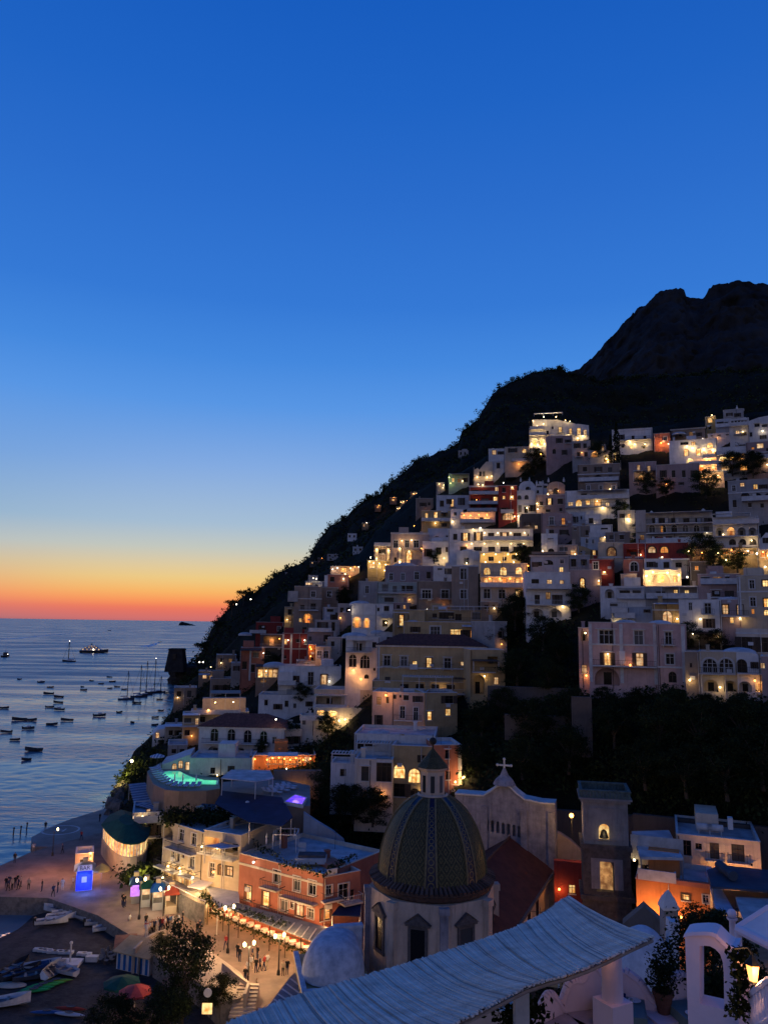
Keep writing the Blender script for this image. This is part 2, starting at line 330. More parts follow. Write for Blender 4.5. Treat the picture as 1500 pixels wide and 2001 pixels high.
# ---- slopes: sheets through surveyed skylines
def interp(pts, x):
    return np.interp(x, [p[0] for p in pts], [p[1] for p in pts])
_nz = np.random.default_rng(3)
_G = [( _nz.normal(size=3)*f, _nz.uniform(0,6.28), a) for f, a in [(1,1)]*5+[(2.1,.55)]*6+[(4.3,.32)]*8+[(9,.17)]*10+[(19,.08)]*10]
def fbm(P, scale):
    r = np.zeros(len(P))
    for k, ph, a in _G: r += a*np.sin(P@(k/scale)+ph)
    return r/2.2
def sheet(name, xs, top, bot, rfun, mat, amp=0.0, nscale=30.0, ny=60, back=160.0, drop=40.0, power=1.0, crag=False):
    """A slope from its foot (bot) up to its crest (top) as seen from the terrace, rounded over behind the crest."""
    T = interp(top, xs); B = interp(bot, xs); t = np.linspace(0, 1, ny)**power
    G = np.zeros((ny+3, len(xs), 3))
    for i, x in enumerate(xs):
        yy = B[i] + (T[i]-B[i])*t; rr = rfun(np.full(ny, x), yy, t)
        for j in range(ny): G[j,i] = at(x, yy[j], rr[j])
        d = G[ny-1,i]-np.array(CAM); d[2] = 0; d /= np.linalg.norm(d)
        G[ny,i] = G[ny-1,i]+d*back*0.25+np.array([0,0,-drop*0.08]); G[ny+1,i] = G[ny-1,i]+d*back*0.6+np.array([0,0,-drop*0.35]); G[ny+2,i] = G[ny-1,i]+d*back+np.array([0,0,-drop])
    P = G.reshape(-1,3)
    if amp: 
        D = P-np.array(CAM); D[:,2] = 0; L = np.linalg.norm(D,axis=1)[:,None]
        q = fbm(P, nscale)*amp
        if crag: q = q*.6 + (np.abs(fbm(P*np.array([1,1,.45])+90, nscale*.55))-.4)*amp*1.1 + np.abs(fbm(P*np.array([1,1,.5])+300, nscale*.17))*amp*.35
        P = P + D/L*q[:,None]; P[:,2] += fbm(P+500, nscale)*amp*(0.35 if not crag else .12) + (fbm(P+70, nscale*.12)*amp*.13 if crag else 0)
    n = len(xs); F = [(j*n+i, j*n+i+1, (j+1)*n+i+1, (j+1)*n+i) for j in range(ny+2) for i in range(n-1)]
    me = bpy.data.meshes.new(name); me.from_pydata(P.tolist(), [], F); me.materials.append(mat); me.polygons.foreach_set('use_smooth', [True]*len(F)); me.update()
    o = link(name, me); tag(o, kind='structure'); return P.reshape(ny+3, n, 3)
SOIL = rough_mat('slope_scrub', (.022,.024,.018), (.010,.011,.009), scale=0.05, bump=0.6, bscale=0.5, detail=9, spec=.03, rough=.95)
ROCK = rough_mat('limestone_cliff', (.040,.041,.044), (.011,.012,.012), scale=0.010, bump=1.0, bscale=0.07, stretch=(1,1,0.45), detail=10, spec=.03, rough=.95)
# far rocky summit
PEAK = [(1000,760),(1060,745),(1130,728),(1160,700),(1185,672),(1200,660),(1235,622),(1262,600),(1280,582),(1300,576),(1322,574),(1337,580),(1340,590),(1372,592),(1385,575),(1412,555),(1440,547),(1470,551),(1500,562),(1560,572),(1640,600),(1800,560),(2200,600)]
xs = np.unique(np.concatenate([np.arange(1000, 1560, 4), np.arange(1560, 2201, 20)])).astype(float)
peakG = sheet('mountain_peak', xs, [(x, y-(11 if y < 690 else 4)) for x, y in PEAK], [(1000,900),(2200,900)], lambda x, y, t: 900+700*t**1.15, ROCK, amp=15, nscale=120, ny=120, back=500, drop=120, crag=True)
# dark wooded ridge that runs down to the sea
RIDGE = [(300,1338),(352,1334),(366,1306),(384,1290),(396,1275),(408,1245),(425,1215),(445,1190),(470,1172),(495,1160),(510,1148),(540,1128),(580,1108),(605,1090),(615,1066),(630,1045),(645,1026),(660,1016),(672,1008),(690,985),(715,972),(740,962),(755,945),(775,938),(790,926),
         (810,912),(838,903),(858,888),(878,873),(897,868),(900,850),(922,836),(936,826),(938,808),(950,795),(962,772),(975,757),(990,748),(1015,741),(1040,728),(1062,721),(1092,720),(1118,728),(1135,732),(1170,742),(1230,745),(1300,738),(1400,735),(1500,725),(1700,700),(2200,700)]
BOT = [(300,1335),(345,1333),(400,1345),(480,1380),(600,1250),(700,1150),(800,1080),(900,1000),(1000,960),(2200,960)]
xs = np.unique(np.concatenate([np.arange(300, 1540, 3.5), np.arange(1540, 2201, 20)])).astype(float)
def ridge_r(x, y, t):
    r_sky = np.interp(x, [300,345,400,480,560,620,700,800,950,1100,1300,1700,2200], [545,545,560,560,560,570,560,560,620,680,700,640,600])
    r_bot = np.interp(x, [300,345,400,480,600,700,850,1000,1200,1500,2200], [535,535,480,360,330,330,360,400,420,400,380])
    return r_bot+(r_sky-r_bot)*t
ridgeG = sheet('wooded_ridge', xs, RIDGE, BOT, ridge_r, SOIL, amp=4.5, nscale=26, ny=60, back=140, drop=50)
# the slope the town stands on
TOP = [(150,1640),(205,1592),(240,1530),(262,1480),(300,1440),(335,1395),(350,1350),(400,1310),(470,1240),(560,1170),(620,1125),(700,1080),(760,1010),(820,960),(880,930),(950,890),(1030,868),(1150,850),(1250,838),(1400,815),(1500,800),(1700,780),(1900,780)]
FOOT = [(150,1690),(205,1655),(300,1690),(420,1700),(560,1715),(700,1740),(900,1760),(1100,1775),(1900,1800)]
xs = np.arange(205, 1901, 8).astype(float)
def town_r(x, y, t): return Rv(x, np.clip(y, 800, 1900)) + 2.5 + 4*t
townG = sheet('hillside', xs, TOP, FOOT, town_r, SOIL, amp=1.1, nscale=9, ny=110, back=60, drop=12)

# ---- small island on the horizon
p0 = at(349, 1214, 7000); p1 = at(384, 1214, 7000); w = (p1-p0).length
mb = MB(); n = 24; prof = [0,.25,.55,.82,.97,1,.96,.9,.84,.8,.76,.7,.66,.6,.55,.5,.46,.42,.36,.3,.24,.16,.1,.05,0]
for i in range(n):
    for s in (0, 1): pass
pts = [(i/n*w-w/2, prof[i]*31) for i in range(n+1)]
for (a, za), (b, zb) in zip(pts[:-1], pts[1:]):
    ring = lambda u, z: [(u, -90*max(.05,z/28), -1), (u, -45*max(.05,z/28), z*0.8), (u, 0, z), (u, 45*max(.05,z/28), z*0.8), (u, 90*max(.05,z/28), -1)]
    A, Bq = ring(a, za), ring(b, zb)
    for k in range(4): mb.face([A[k], Bq[k], Bq[k+1], A[k+1]])
o = mb.build('island', SOIL, loc=(p0+p1)/2 - Vector((0,0,((p0+p1)/2).z)), smooth=True); tag(o, kind='structure')

# ---- scrub and woods that read as one mass
def clumps(C, per, spread, size):
    C = np.repeat(C, per, 0); C = C + rng.normal(size=C.shape)*np.array([spread,spread,spread*0.75]); return leaf_quads(C, size)
def sheet_pts(G, n, j0=0, j1=None, keep=None):
    j1 = j1 or G.shape[0]-4; out = []
    while len(out) < n:
        i = rng.integers(0, G.shape[1]-1); j = rng.integers(j0, j1); a, b = rng.random(2)
        p = G[j,i]*(1-a)*(1-b)+G[j,i+1]*a*(1-b)+G[j+1,i]*(1-a)*b+G[j+1,i+1]*a*b
        if keep is None or keep(p): out.append(p)
    return np.array(out)
top_pts = []; nyr = 60; ridgeX = at(362,1300,545).x
for i in range(0, ridgeG.shape[1]):
    p = ridgeG[nyr-1, i]
    if p[0] < ridgeX: continue
    for k in range(2): top_pts.append(p+rng.normal(size=3)*np.array([1.5,1.5,.4])+np.array([0,0,rng.uniform(-.8,.5)]))
    if rng.random() < .16:
        hh = rng.uniform(1.2,3.6)
        for k in range(5): top_pts.append(p+rng.normal(size=3)*np.array([.8,.8,.5])+np.array([0,0,hh*(k+1)/5]))
V = np.concatenate([clumps(np.array(top_pts), 18, .95, .62), clumps(sheet_pts(ridgeG, 3600, 2, 59, lambda p: p[0] > ridgeX), 10, 1.9, .9)])
mi = rng.integers(0, 2, len(V))
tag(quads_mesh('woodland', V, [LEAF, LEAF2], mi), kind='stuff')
DARK = [[(955,1235),(1010,1215),(1035,1225),(1125,1225),(1130,1350),(1150,1365),(1340,1330),(1500,1345),(1700,1340),(1700,1620),(1400,1600),(1235,1610),(1235,1560),(1080,1545),(900,1540),(905,1470),(880,1420),(960,1330)],
        [(600,1560),(640,1520),(700,1540),(765,1555),(770,1600),(720,1700),(690,1720),(640,1640),(600,1590)],
        [(235,1520),(330,1400),(380,1335),(480,1260),(520,1330),(430,1400),(340,1490),(270,1540)],
        [(560,1440),(690,1430),(690,1470),(640,1520),(570,1500)]]
def pix(P):
    d = np.asarray(P)-np.array(CAM); A = np.array([_R,_U,_F]); q = d@A.T; return CX+FPX*q[:,0]/q[:,2], CY-FPX*q[:,1]/q[:,2]
def keep_dark(p):
    x, y = pix(np.array([p])); return any(inpoly(x[0], y[0], q) for q in DARK)
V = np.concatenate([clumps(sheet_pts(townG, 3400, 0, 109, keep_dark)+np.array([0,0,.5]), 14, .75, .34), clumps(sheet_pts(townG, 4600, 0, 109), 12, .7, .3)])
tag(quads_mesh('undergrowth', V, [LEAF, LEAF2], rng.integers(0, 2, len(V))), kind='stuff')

# ---- trees
def tree_mesh(kind, seed):
    r = np.random.default_rng(seed); tr = MB(); C = []
    if kind == 'cypress':
        tr.cyl((0,0,0),(0,0,.5),.03,.02,6)
        for k in range(420): z = r.uniform(.06,1); w = .085*min(1, (1-z)*2.6+.08); a = r.uniform(0,6.28); q = math.sqrt(r.random()); C.append((w*q*math.cos(a), w*q*math.sin(a), z))
        sz = .035
    elif kind == 'pine':                                   # stone pine: tall bare stem, flat wide head
        tr.cyl((0,0,0),(.02,.01,.62),.032,.02,7)
        for k in range(7): a = k*.9; e = (.26*math.cos(a), .26*math.sin(a), .8); tr.cyl((.02,.01,.55+.01*k), e, .014, .006, 5)
        cl = [(r.uniform(-.34,.34), r.uniform(-.34,.34), r.uniform(.72,.94)) for _ in range(26)]
        for c in cl:
            if c[0]**2+c[1]**2 > .13: continue
            for k in range(34): v = r.normal(size=3)*np.array([.07,.07,.035]); C.append((c[0]+v[0], c[1]+v[1], c[2]+v[2]))
        sz = .03
    else:                                                  # broad leafy crown
        tr.cyl((0,0,0),(.01,.02,.42),.035,.022,7)
        cl = []
        for k in range(9): a = k*2.4; h = r.uniform(.5,.85); e = (.24*math.cos(a)*r.uniform(.6,1.2), .24*math.sin(a)*r.uniform(.6,1.2), h); tr.cyl((.01,.02,.34+.01*k), e, .015, .005, 5); cl.append(e)
        cl += [(r.uniform(-.3,.3), r.uniform(-.3,.3), r.uniform(.42,.92)) for _ in range(15)]
        for c in cl:
            n = int(r.uniform(20,50)); q = r.uniform(.06,.11)
            for k in range(n): v = r.normal(size=3)*q*np.array([1,1,.8]); C.append((c[0]+v[0], c[1]+v[1], max(.16, c[2]+v[2])))
        sz = .034
    me = bpy.data.meshes.new('trunk'); me.from_pydata(tr.v, [], tr.f); me.materials.append(BARK)
    V = leaf_quads(np.array(C), sz); o = quads_mesh('crown', V, [LEAF, LEAF2], r.integers(0,2,len(V))); cm = o.data; bpy.data.objects.remove(o)
    return me, cm
def dense_mesh(seed):
    r = np.random.default_rng(seed); tr = MB(); tr.cyl((0,0,0),(.01,.02,.3),.03,.022,8); cl = []
    for k in range(11): a = k*2.4; h = r.uniform(.4,.85); e = (.26*math.cos(a)*r.uniform(.5,1.2), .26*math.sin(a)*r.uniform(.5,1.2), h); tr.cyl((.01,.02,.26+.012*k), e, .014, .005, 5); cl.append(e)
    for _ in range(50):
        h = r.uniform(.10,.96); w = .40*math.sqrt(max(.05,1-((h-.45)/.55)**2)); a = r.uniform(0,6.28); q = w*math.sqrt(r.random()); cl.append((q*math.cos(a), q*math.sin(a), h))
    C = []
    for c in cl:
        q = r.uniform(.035,.075)
        for k in range(int(r.uniform(90,190))): v = r.normal(size=3)*q*np.array([1,1,.7]); C.append((c[0]+v[0], c[1]+v[1], max(.12,c[2]+v[2])))
    me = bpy.data.meshes.new('trunk'); me.from_pydata(tr.v, [], tr.f); me.materials.append(BARK); V = leaf_quads(np.array(C), .0155)
    o = quads_mesh('crown', V, [LEAF, LEAF2], r.integers(0,2,len(V))); cm = o.data; bpy.data.objects.remove(o); return me, cm
TREES = {k: [tree_mesh(k, s) for s in range(3)] for k in ('cypress','pine','broad')}
TREES['dense'] = [dense_mesh(s) for s in (21,22)]
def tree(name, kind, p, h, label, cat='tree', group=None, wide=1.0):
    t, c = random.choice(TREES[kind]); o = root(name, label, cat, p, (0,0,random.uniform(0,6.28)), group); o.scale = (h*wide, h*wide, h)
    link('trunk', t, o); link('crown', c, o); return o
# ================================================================== HOUSES
HOUSES = {}
class Face:                                   # a facade: an upright plane through two surveyed foot points
    def __init__(s, x0, x1, yb, r=None, yaw=0.0, z=None):
        xm = (x0+x1)/2
        if isinstance(r, tuple):
            a, b = (atz(x0, yb[0], z), atz(x1, yb[1], z)) if z is not None else (at(x0, yb, r[0]), at(x1, yb, r[1]))
            s.O = (a+b)/2; u = b-a; s.U = Vector((u.x, u.y, 0)).normalized()
        else:
            r = Rr(xm, yb) if r is None else r
            s.O = at(xm, yb, r); d = s.O-CAM; d = Vector((d.x, d.y, 0)).normalized(); u = Vector((d.y, -d.x, 0))
            q = math.radians(yaw); s.U = (u*math.cos(q) - d*math.sin(q)).normalized()
        s.N = Vector((s.U.y, -s.U.x, 0)); s.r = math.hypot(s.O.x, s.O.y)
        s.rot = (0, 0, math.atan2(s.U.y, s.U.x))
    def L(s, x, y, off=0.0):                   # picture point -> (along, up) on the facade plane (moved off metres towards us)
        d = ray(x, y); t = ((s.O+s.N*off-CAM).dot(s.N))/d.dot(s.N); p = CAM+d*t-s.O
        return p.dot(s.U), p.z
def arch_pts(u, zb, w, h, rise=None, n=8):
    rise = min(w/2, h*0.6) if rise is None else rise
    pts = [(u-w/2, zb), (u+w/2, zb), (u+w/2, zb+h-rise)]
    for i in range(1, n): t = math.pi*i/n; pts.append((u+w/2*math.cos(t), zb+h-rise+rise*math.sin(t)))
    pts.append((u-w/2, zb+h-rise)); return pts
def rect_pts(u, zb, w, h): return [(u-w/2,zb),(u+w/2,zb),(u+w/2,zb+h),(u-w/2,zb+h)]
def holed(mb, outer, holes, y, m=0):
    vs_, fs = [], []
    for poly in [outer]+holes:
        k = len(vs_); vs_ += [Vector(p) for p in poly]; fs.append(list(range(k, k+len(poly))))
    V, E, F, *_ = delaunay_2d_cdt(vs_, [], fs, 1, 1e-5)
    for f in F:
        c = [sum(V[i][k] for i in f)/len(f) for k in (0, 1)]
        if any(inpoly(c[0], c[1], h) for h in holes) or not inpoly(c[0], c[1], outer): continue
        mb.face([(V[i].x, y, V[i].y) for i in f], m)
GLOW = {'l': GL_Y, 'w': GL_W, 'o': GL_O, 'm': GL_D}
def railing(mb, u0, u1, z, y, h=0.95, step=0.28, bar=0.03, m=0, sides=True):
    mb.box(u0, u1, y-.025, y+.025, z+h-.05, z+h, m); mb.box(u0, u1, y-.02, y+.02, z+.06, z+.1, m)
    n = max(2, int((u1-u0)/step))
    for i in range(n+1): u = u0+(u1-u0)*i/n; mb.box(u-bar/2, u+bar/2, y-bar/2, y+bar/2, z, z+h-.05, m)
    if sides:
        for u in (u0, u1): mb.box(u-.02, u+.02, y, -0.01, z+h-.05, z+h, m)
def parse(W):
    out = []
    for tok in W.split():
        q = tok.split(',')
        if q[0][0] == 'R':                     # R x0,x1,n,y,w,h,flags : an even row
            x0, x1, n, y, w, h = float(q[0][1:]), float(q[1]), int(q[2]), float(q[3]), float(q[4]), float(q[5])
            for i in range(n): out.append((x0+(x1-x0)*(i/(n-1) if n > 1 else 0), y, w, h, q[6]))
        else: out.append((float(q[0]), float(q[1]), float(q[2]), float(q[3]), q[4]))
    return out
def window(fc, o, spec, wallm, holes, wm):
    x, y, w, h, fl = spec
    u, z = fc.L(x, y); k = abs(fc.L(x+.5, y)[0]-fc.L(x-.5, y)[0]); kz = abs(fc.L(x, y+.5)[1]-fc.L(x, y-.5)[1]); W_, H_ = w*k*(1.0 if 'g' in fl else 1.14), h*kz*(1.0 if 'g' in fl else 1.08); zb = z-H_/2
    arch = 'a' in fl; loggia = 'g' in fl; lit = next((c for c in fl if c in GLOW), None)
    poly = arch_pts(u, zb, W_, H_) if arch else rect_pts(u, zb, W_, H_)
    holes.append(poly); rev = 1.7 if loggia else (0.22 if W_ < 2.6 else 0.4)
    n = len(poly)
    for i in range(n): a, b = poly[i], poly[(i+1) % n]; wm.face([(a[0],0,a[1]),(b[0],0,b[1]),(b[0],rev,b[1]),(a[0],rev,a[1])])
    if loggia:
        p = MB(); p.face([(a[0]*1.0, rev, a[1]) for a in poly]); q = p.build('loggia', wallm, o)
        d = MB(); dw, dh = min(1.3, W_*.42), min(2.3, H_*.72); d.box(u-dw/2, u+dw/2, rev-.05, rev-.012, zb+.02, zb+dh); d.build('door', GLOW[lit] if (lit and 'd' not in fl) else GLASS, q)
        if lit: light((u, rev*.45, zb+H_*.74), o, 14*W_*H_*(1.0 if 'd' not in fl else .6), (1,.46,.13) if lit in 'om' else (1,.68,.28), .15)
        return
    f = MB(); t = min(.09, W_*.09); yy = rev-.07
    ins = lambda p, d: (u+(p[0]-u)*(1-2*d/W_), zb+H_/2+(p[1]-zb-H_/2)*(1-2*d/H_))
    for i in range(n):                         # sash frame and glazing bars
        a, b = poly[i], poly[(i+1) % n]; c, d = ins(b, t), ins(a, t); f.face([(a[0],yy,a[1]),(b[0],yy,b[1]),(c[0],yy,c[1]),(d[0],yy,d[1])])
    bt = max(.035, .018*W_)
    nb = 1 if W_ < 2.0 else (2 if W_ < 3.2 else 3)
    for i in range(1, nb+1): ub = u-W_/2+W_*i/(nb+1); f.box(ub-bt, ub+bt, yy-.02, yy, zb+t*.5, zb+H_-(min(W_/2,H_*.6)*.12 if arch else t*.5))
    zh = zb+H_*.66; f.box(u-W_/2+t*.5, u+W_/2-t*.5, yy-.02, yy+.003, zh-bt*.8, zh+bt*.8)
    if 'f' in fl:                              # proud plaster surround
        g = max(.13, W_*.10)
        if not arch:
            f.box(u-W_/2-g, u-W_/2-.004, -.07, .02, zb-.0, zb+H_+g); f.box(u+W_/2+.004, u+W_/2+g, -.07, .02, zb, zb+H_+g); f.box(u-W_/2-.002, u+W_/2+.002, -.068, .02, zb+H_+.004, zb+H_+g-.003)
        else:
            ex = [(u+(p[0]-u)*(1+2*g/W_), zb+(p[1]-zb)*(1+g/H_)) for p in poly]
            for i in range(1, n): a, b = poly[i], poly[(i+1) % n]; c, d = ex[(i+1) % n], ex[i]; f.face([(a[0],-.06,a[1]),(b[0],-.06,b[1]),(c[0],-.06,c[1]),(d[0],-.06,d[1])]); f.face([(d[0],-.06,d[1]),(c[0],-.06,c[1]),(c[0],.0,c[1]),(d[0],.0,d[1])])
    wo_ = f.build('window', [TRIM if 'f' in fl and lit is None else WOOD], o)
    p = MB(); p.face([(a[0], rev, a[1]) for a in poly]); p.build('pane', GLOW.get(lit, GLASS), wo_)
    if lit and lit != 'm' and W_ > .7 and random.random() < .62:
        s_ = MB()
        for sg in (-1, 1):
            if random.random() < .8: c = W_*random.uniform(.16,.34); a0, a1 = sorted((u+sg*(W_/2-.02), u+sg*(W_/2-c))); s_.face([(a0,rev-.03,zb+.03),(a1,rev-.03,zb+.03),(a1+sg*c*.25,rev-.03,zb+H_*(.72 if arch else .97)),(a0,rev-.03,zb+H_*(.72 if arch else .97))])
        if s_.f: s_.build('curtain', CURT, wo_)
    if 'b' not in fl and not arch and W_ > .5: s_ = MB(); s_.box(u-W_/2-.1, u+W_/2+.1, -.13, .05, zb-.1, zb-.003); s_.build('sill', TRIM, wo_)
    if 's' in fl:
        for sg in (-1, 1):
            s_ = MB(); c = u+sg*W_*.75; s_.box(c-W_*.24, c+W_*.24, -.09, -.035, zb, zb+H_)
            for i in range(6): s_.box(c-W_*.2, c+W_*.2, -.115, -.09, zb+H_*(.06+.155*i), zb+H_*(.06+.155*i)+H_*.09)
            s_.build('shutter', WOOD, wo_)
    if 'h' in fl: s_ = MB(); s_.box(u-W_*.75, u+W_*.75, -.28, -.002, zb+H_+.12, zb+H_+.26); s_.build('hood', TRIM, wo_)
    if 'b' in fl:
        b_ = MB(); wu = W_*.5+.55; b_.box(u-wu, u+wu, -.85, -.002, zb-.16, zb-.02)
        for sg in (-1, 1): b_.box(u+sg*wu*.7-.07, u+sg*wu*.7+.07, -.6, -.004, zb-.42, zb-.162)
        q = b_.build('balcony', TRIM, o); rl = MB(); railing(rl, u-wu+.05, u+wu-.05, zb-.02, -.8); rl.build('railing', IRON, q)
def house(name, label, x0, x1, yt, yb, col, W='', E=(), r=None, yaw=0.0, dep=9.0, base=5.0, out=None, roof='flat', cat='house', group=None, z=None, trim=None, auto=True):
    fc = Face(x0, x1, yb, r, yaw, z)
    ybm = (yb[0]+yb[1])/2 if isinstance(yb, tuple) else yb; xm = (x0+x1)/2
    o = root(name, label, cat, fc.O, fc.rot, group); HOUSES[label] = (o, fc)
    wm_ = wall(col); tm = TRIM if trim is None else wall(trim)
    ym = (yt+ybm)/2; u0, u1 = fc.L(x0, ym)[0], fc.L(x1, ym)[0]; hz = fc.L(xm, yt if not isinstance(yb, tuple) else yt)[1]
    if isinstance(yb, tuple): u0, u1 = fc.L(x0, yb[0])[0], fc.L(x1, yb[1])[0]; hz = fc.L(x0, yt)[1]
    if out: prof = [fc.L(*p) for p in out]; prof[0] = (u0, prof[0][1]); prof[-1] = (u1, prof[-1][1]); hz = max(p[1] for p in prof)
    else: prof = [(u0, hz), (u1, hz)]
    outer = [(u0, -base), (u1, -base)] + prof[::-1]
    m = MB(); holes = []; mg = 0.12; rh = random.Random(label)
    for sp in parse(W):
        a, b = fc.L(sp[0], sp[1])
        if sp[4][0] == 'l' and 'g' not in sp[4] and rh.random() < .34: sp = sp[:4]+(rh.choice('wwo')+sp[4][1:],)
        if sp[4] == 'd' and sp[2] >= 5 and sp[3] >= sp[2] and rh.random() < .38: sp = sp[:4]+('ds',)
        elif sp[4] == 'd' and rh.random() < .25: sp = sp[:4]+('dh',)
        if u0+mg < a < u1-mg: window(fc, o, sp, wm_, holes, m)
    if auto and (cat in ('house','hotel','restaurant','villa') or 'hotel' in name) and fc.r > 112:
        sc = fc.r/FPX*1.03; nf = max(1, int(hz/3.3)); nc = max(1, int((u1-u0)/2.5))
        avoid = [(min(p[0] for p in q)-.75, max(p[0] for p in q)+.75, min(p[1] for p in q)-1.0, max(p[1] for p in q)+.8) for q in holes]
        for e in E:
            if e[0] == 'box': a, b = fc.L(e[1], e[4]), fc.L(e[2], e[3]); avoid.append((a[0]-.6, b[0]+.6, a[1]-.5, b[1]+.5))
            if e[0] == 'balc': a, b = fc.L(e[1], e[3]), fc.L(e[2], e[3]); avoid.append((a[0]-.3, b[0]+.3, a[1]-.5, a[1]+.25))
        for f_ in range(nf):
            for c_ in range(nc):
                if rh.random() > .50: continue
                uu, zz = u0+(u1-u0)*(c_+.5)/nc, hz*(f_+.5)/nf+.1; ww, hh_ = rh.uniform(.85,1.15), rh.choice((1.3,1.6,2.0)); top = np.interp(uu, [p[0] for p in prof], [p[1] for p in prof])
                if zz+hh_/2 > top-.5 or any(q[0] < uu+ww/2 and q[1] > uu-ww/2 and q[2] < zz+hh_/2 and q[3] > zz-hh_/2 for q in avoid): continue
                p = fc.O+fc.U*uu; x_, y_ = pix(np.array([(p.x,p.y,fc.O.z+zz)])); fl = rh.choice(('d','d','d','ds','dh','df','db','d','dsb','w' if rh.random() < .5 else 'd','m'))
                window(fc, o, (float(x_[0]), float(y_[0]), ww/sc/1.14, hh_/sc/1.08, fl), wm_, holes, m); avoid.append((uu-1.2, uu+1.2, zz-1.6, zz+1.6))
        if rh.random() < .42:
            xx = x0+(x1-x0)*rh.uniform(.15,.85); E = list(E)+[('lamp', xx, ybm-(ybm-yt)*rh.uniform(.12,.4), rh.uniform(25,75), rh.choice('yoyy'), .5)]  # lamp added at random, to spill warm light on the facade
    hz2 = []
    for h in holes: hz2.append([(min(max(p[0], u0+.05), u1-.05), min(max(p[1], -base+.05), hz-.03)) for p in h])
    holed(m, outer, hz2, 0.0)
    low = hz-0.45 if (roof == 'flat' and not out) else hz
    # side and back walls follow the top profile
    P = outer
    for i in range(len(P)):
        a, b = P[i], P[(i+1) % len(P)]
        if roof == 'flat' and not out and i == 2: continue
        m.face([(b[0],0,b[1]),(a[0],0,a[1]),(a[0],dep,a[1]),(b[0],dep,b[1])])
    m.face([(p[0], dep, p[1]) for p in reversed(P)])
    m.build('wall', wm_, o)
    if roof == 'flat' and not out:
        s = MB(); s.box(u0+.22, u1-.22, .22, dep-.22, low-.12, low); s.build('roof', ROOFP if col not in ('dark','stone') else ROOFD, o)
        q = MB(); pw = .24
        q.box(u0-.05, u1+.05, -.06, pw, hz+.002, hz+.09); q.box(u0-.05, u0+pw, pw, dep, hz+.002, hz+.09); q.box(u1-pw, u1+.05, pw, dep, hz+.002, hz+.09); q.box(u0+pw, u1-pw, dep-pw, dep, hz+.002, hz+.09)
        for (a, b, c, d) in ((u0+.003,u0+.22,.003,dep-.003),(u1-.22,u1-.003,.003,dep-.003)): q.box(a, b, c, d, low, hz+.001)
        q.box(u0+.22, u1-.22, .003, .22, low, hz+.001); q.box(u0+.22, u1-.22, dep-.22, dep-.003, low, hz+.001)
        q.build('parapet', tm, o)
    elif roof == 'hip':
        s = MB(); e = .55; hr = min(2.4, (u1-u0)*.13, dep*.28); a, b, c, d = u0-e, u1+e, -e, dep+e; k = min((d-c)/2, (b-a)/2*.9)
        A, B_, C_, D = (a,c,hz+.02),(b,c,hz+.02),(b,d,hz+.02),(a,d,hz+.02); E1, E2 = (a+k,(c+d)/2,hz+hr),(b-k,(c+d)/2,hz+hr)
        s.face([A,B_,E2,E1]); s.face([B_,C_,E2]); s.face([C_,D,E1,E2]); s.face([D,A,E1]); s.face([A,D,C_,B_])
        n = int((b-a)/.6)
        for i in range(1, n):                  # rows of cover tiles down the front slope
            u = a+(b-a)*i/n; t = min(1, (u-a)/k, (b-u)/k); top = Vector((u, c+((c+d)/2-c)*t, hz+.02+(hr-.02)*t)); s.cyl((u,c,hz+.05), top+Vector((0,0,.03)), .1, .1, 4, cap=False)
        s.build('roof', TILE, o)
        q = MB(); q.box(u0-.3, u1+.3, -.3, -.003, hz-.35, hz+.01); q.build('cornice', tm, o)
    for e in E: extra(o, fc, e, (u0, u1, hz, dep), wm_, tm, col)
    if cat in ('house','hotel','restaurant') or 'hotel' in name:      # everyday fittings of an old facade
        for k in range(rh.choice((1,1,2)) if u1-u0 > 5 else 1): u = rh.choice((u0+.25, u1-.25, u0+(u1-u0)*rh.uniform(.3,.7))); q = MB(); q.cyl((u,-.09,-1),(u,-.09,hz-.15),.055,.055,5); q.build('drainpipe', WOOD if rh.random() < .5 else tm, o)
        if rh.random() < .5 and hz > 4: u, z = rh.uniform(u0+.8, u1-.8), hz*rh.uniform(.25,.6); q = MB(); q.box(u-.4,u+.4,-.34,-.02,z,z+.55); q.cyl((u-.1,-.35,z+.28),(u-.1,-.342,z+.28),.2,.2,10); q.build('air_conditioner', TRIM, o)
        if roof == 'flat' and not out and dep > 5:
            if rh.random() < .55: u, y, w = rh.uniform(u0+.8, u1-.8), rh.uniform(1.2, dep-1), rh.uniform(.25,.42); q = MB(); t = rh.uniform(.7,1.6); q.box(u-w,u+w,y-w,y+w,hz-.5,hz+t); q.box(u-w*1.25,u+w*1.25,y-w*1.25,y+w*1.25,hz+t+.003,hz+t+.14); q.build('chimney', wm_, o)
            if rh.random() < .5: u, y = rh.uniform(u0+.5, u1-.5), rh.uniform(.6, dep-1); q = MB(); q.cyl((u,y,hz-.5),(u,y,hz+2.4),.03,.02,4); q.box(u-.6,u+.6,y-.015,y+.015,hz+2.1,hz+2.13); q.box(u-.4,u+.4,y-.014,y+.014,hz+1.8,hz+1.83); q.build('antenna', IRON, o)
            if rh.random() < .4 and u1-u0 > 7: a = rh.uniform(u0+.4, u1-4.2); q = MB(); q.box(a,a+rh.uniform(2.4,3.6),dep*.45,dep-.4,hz-.45,hz+rh.uniform(1.4,2.4)); q.build('roof_hut', wm_, o)
    return o, fc
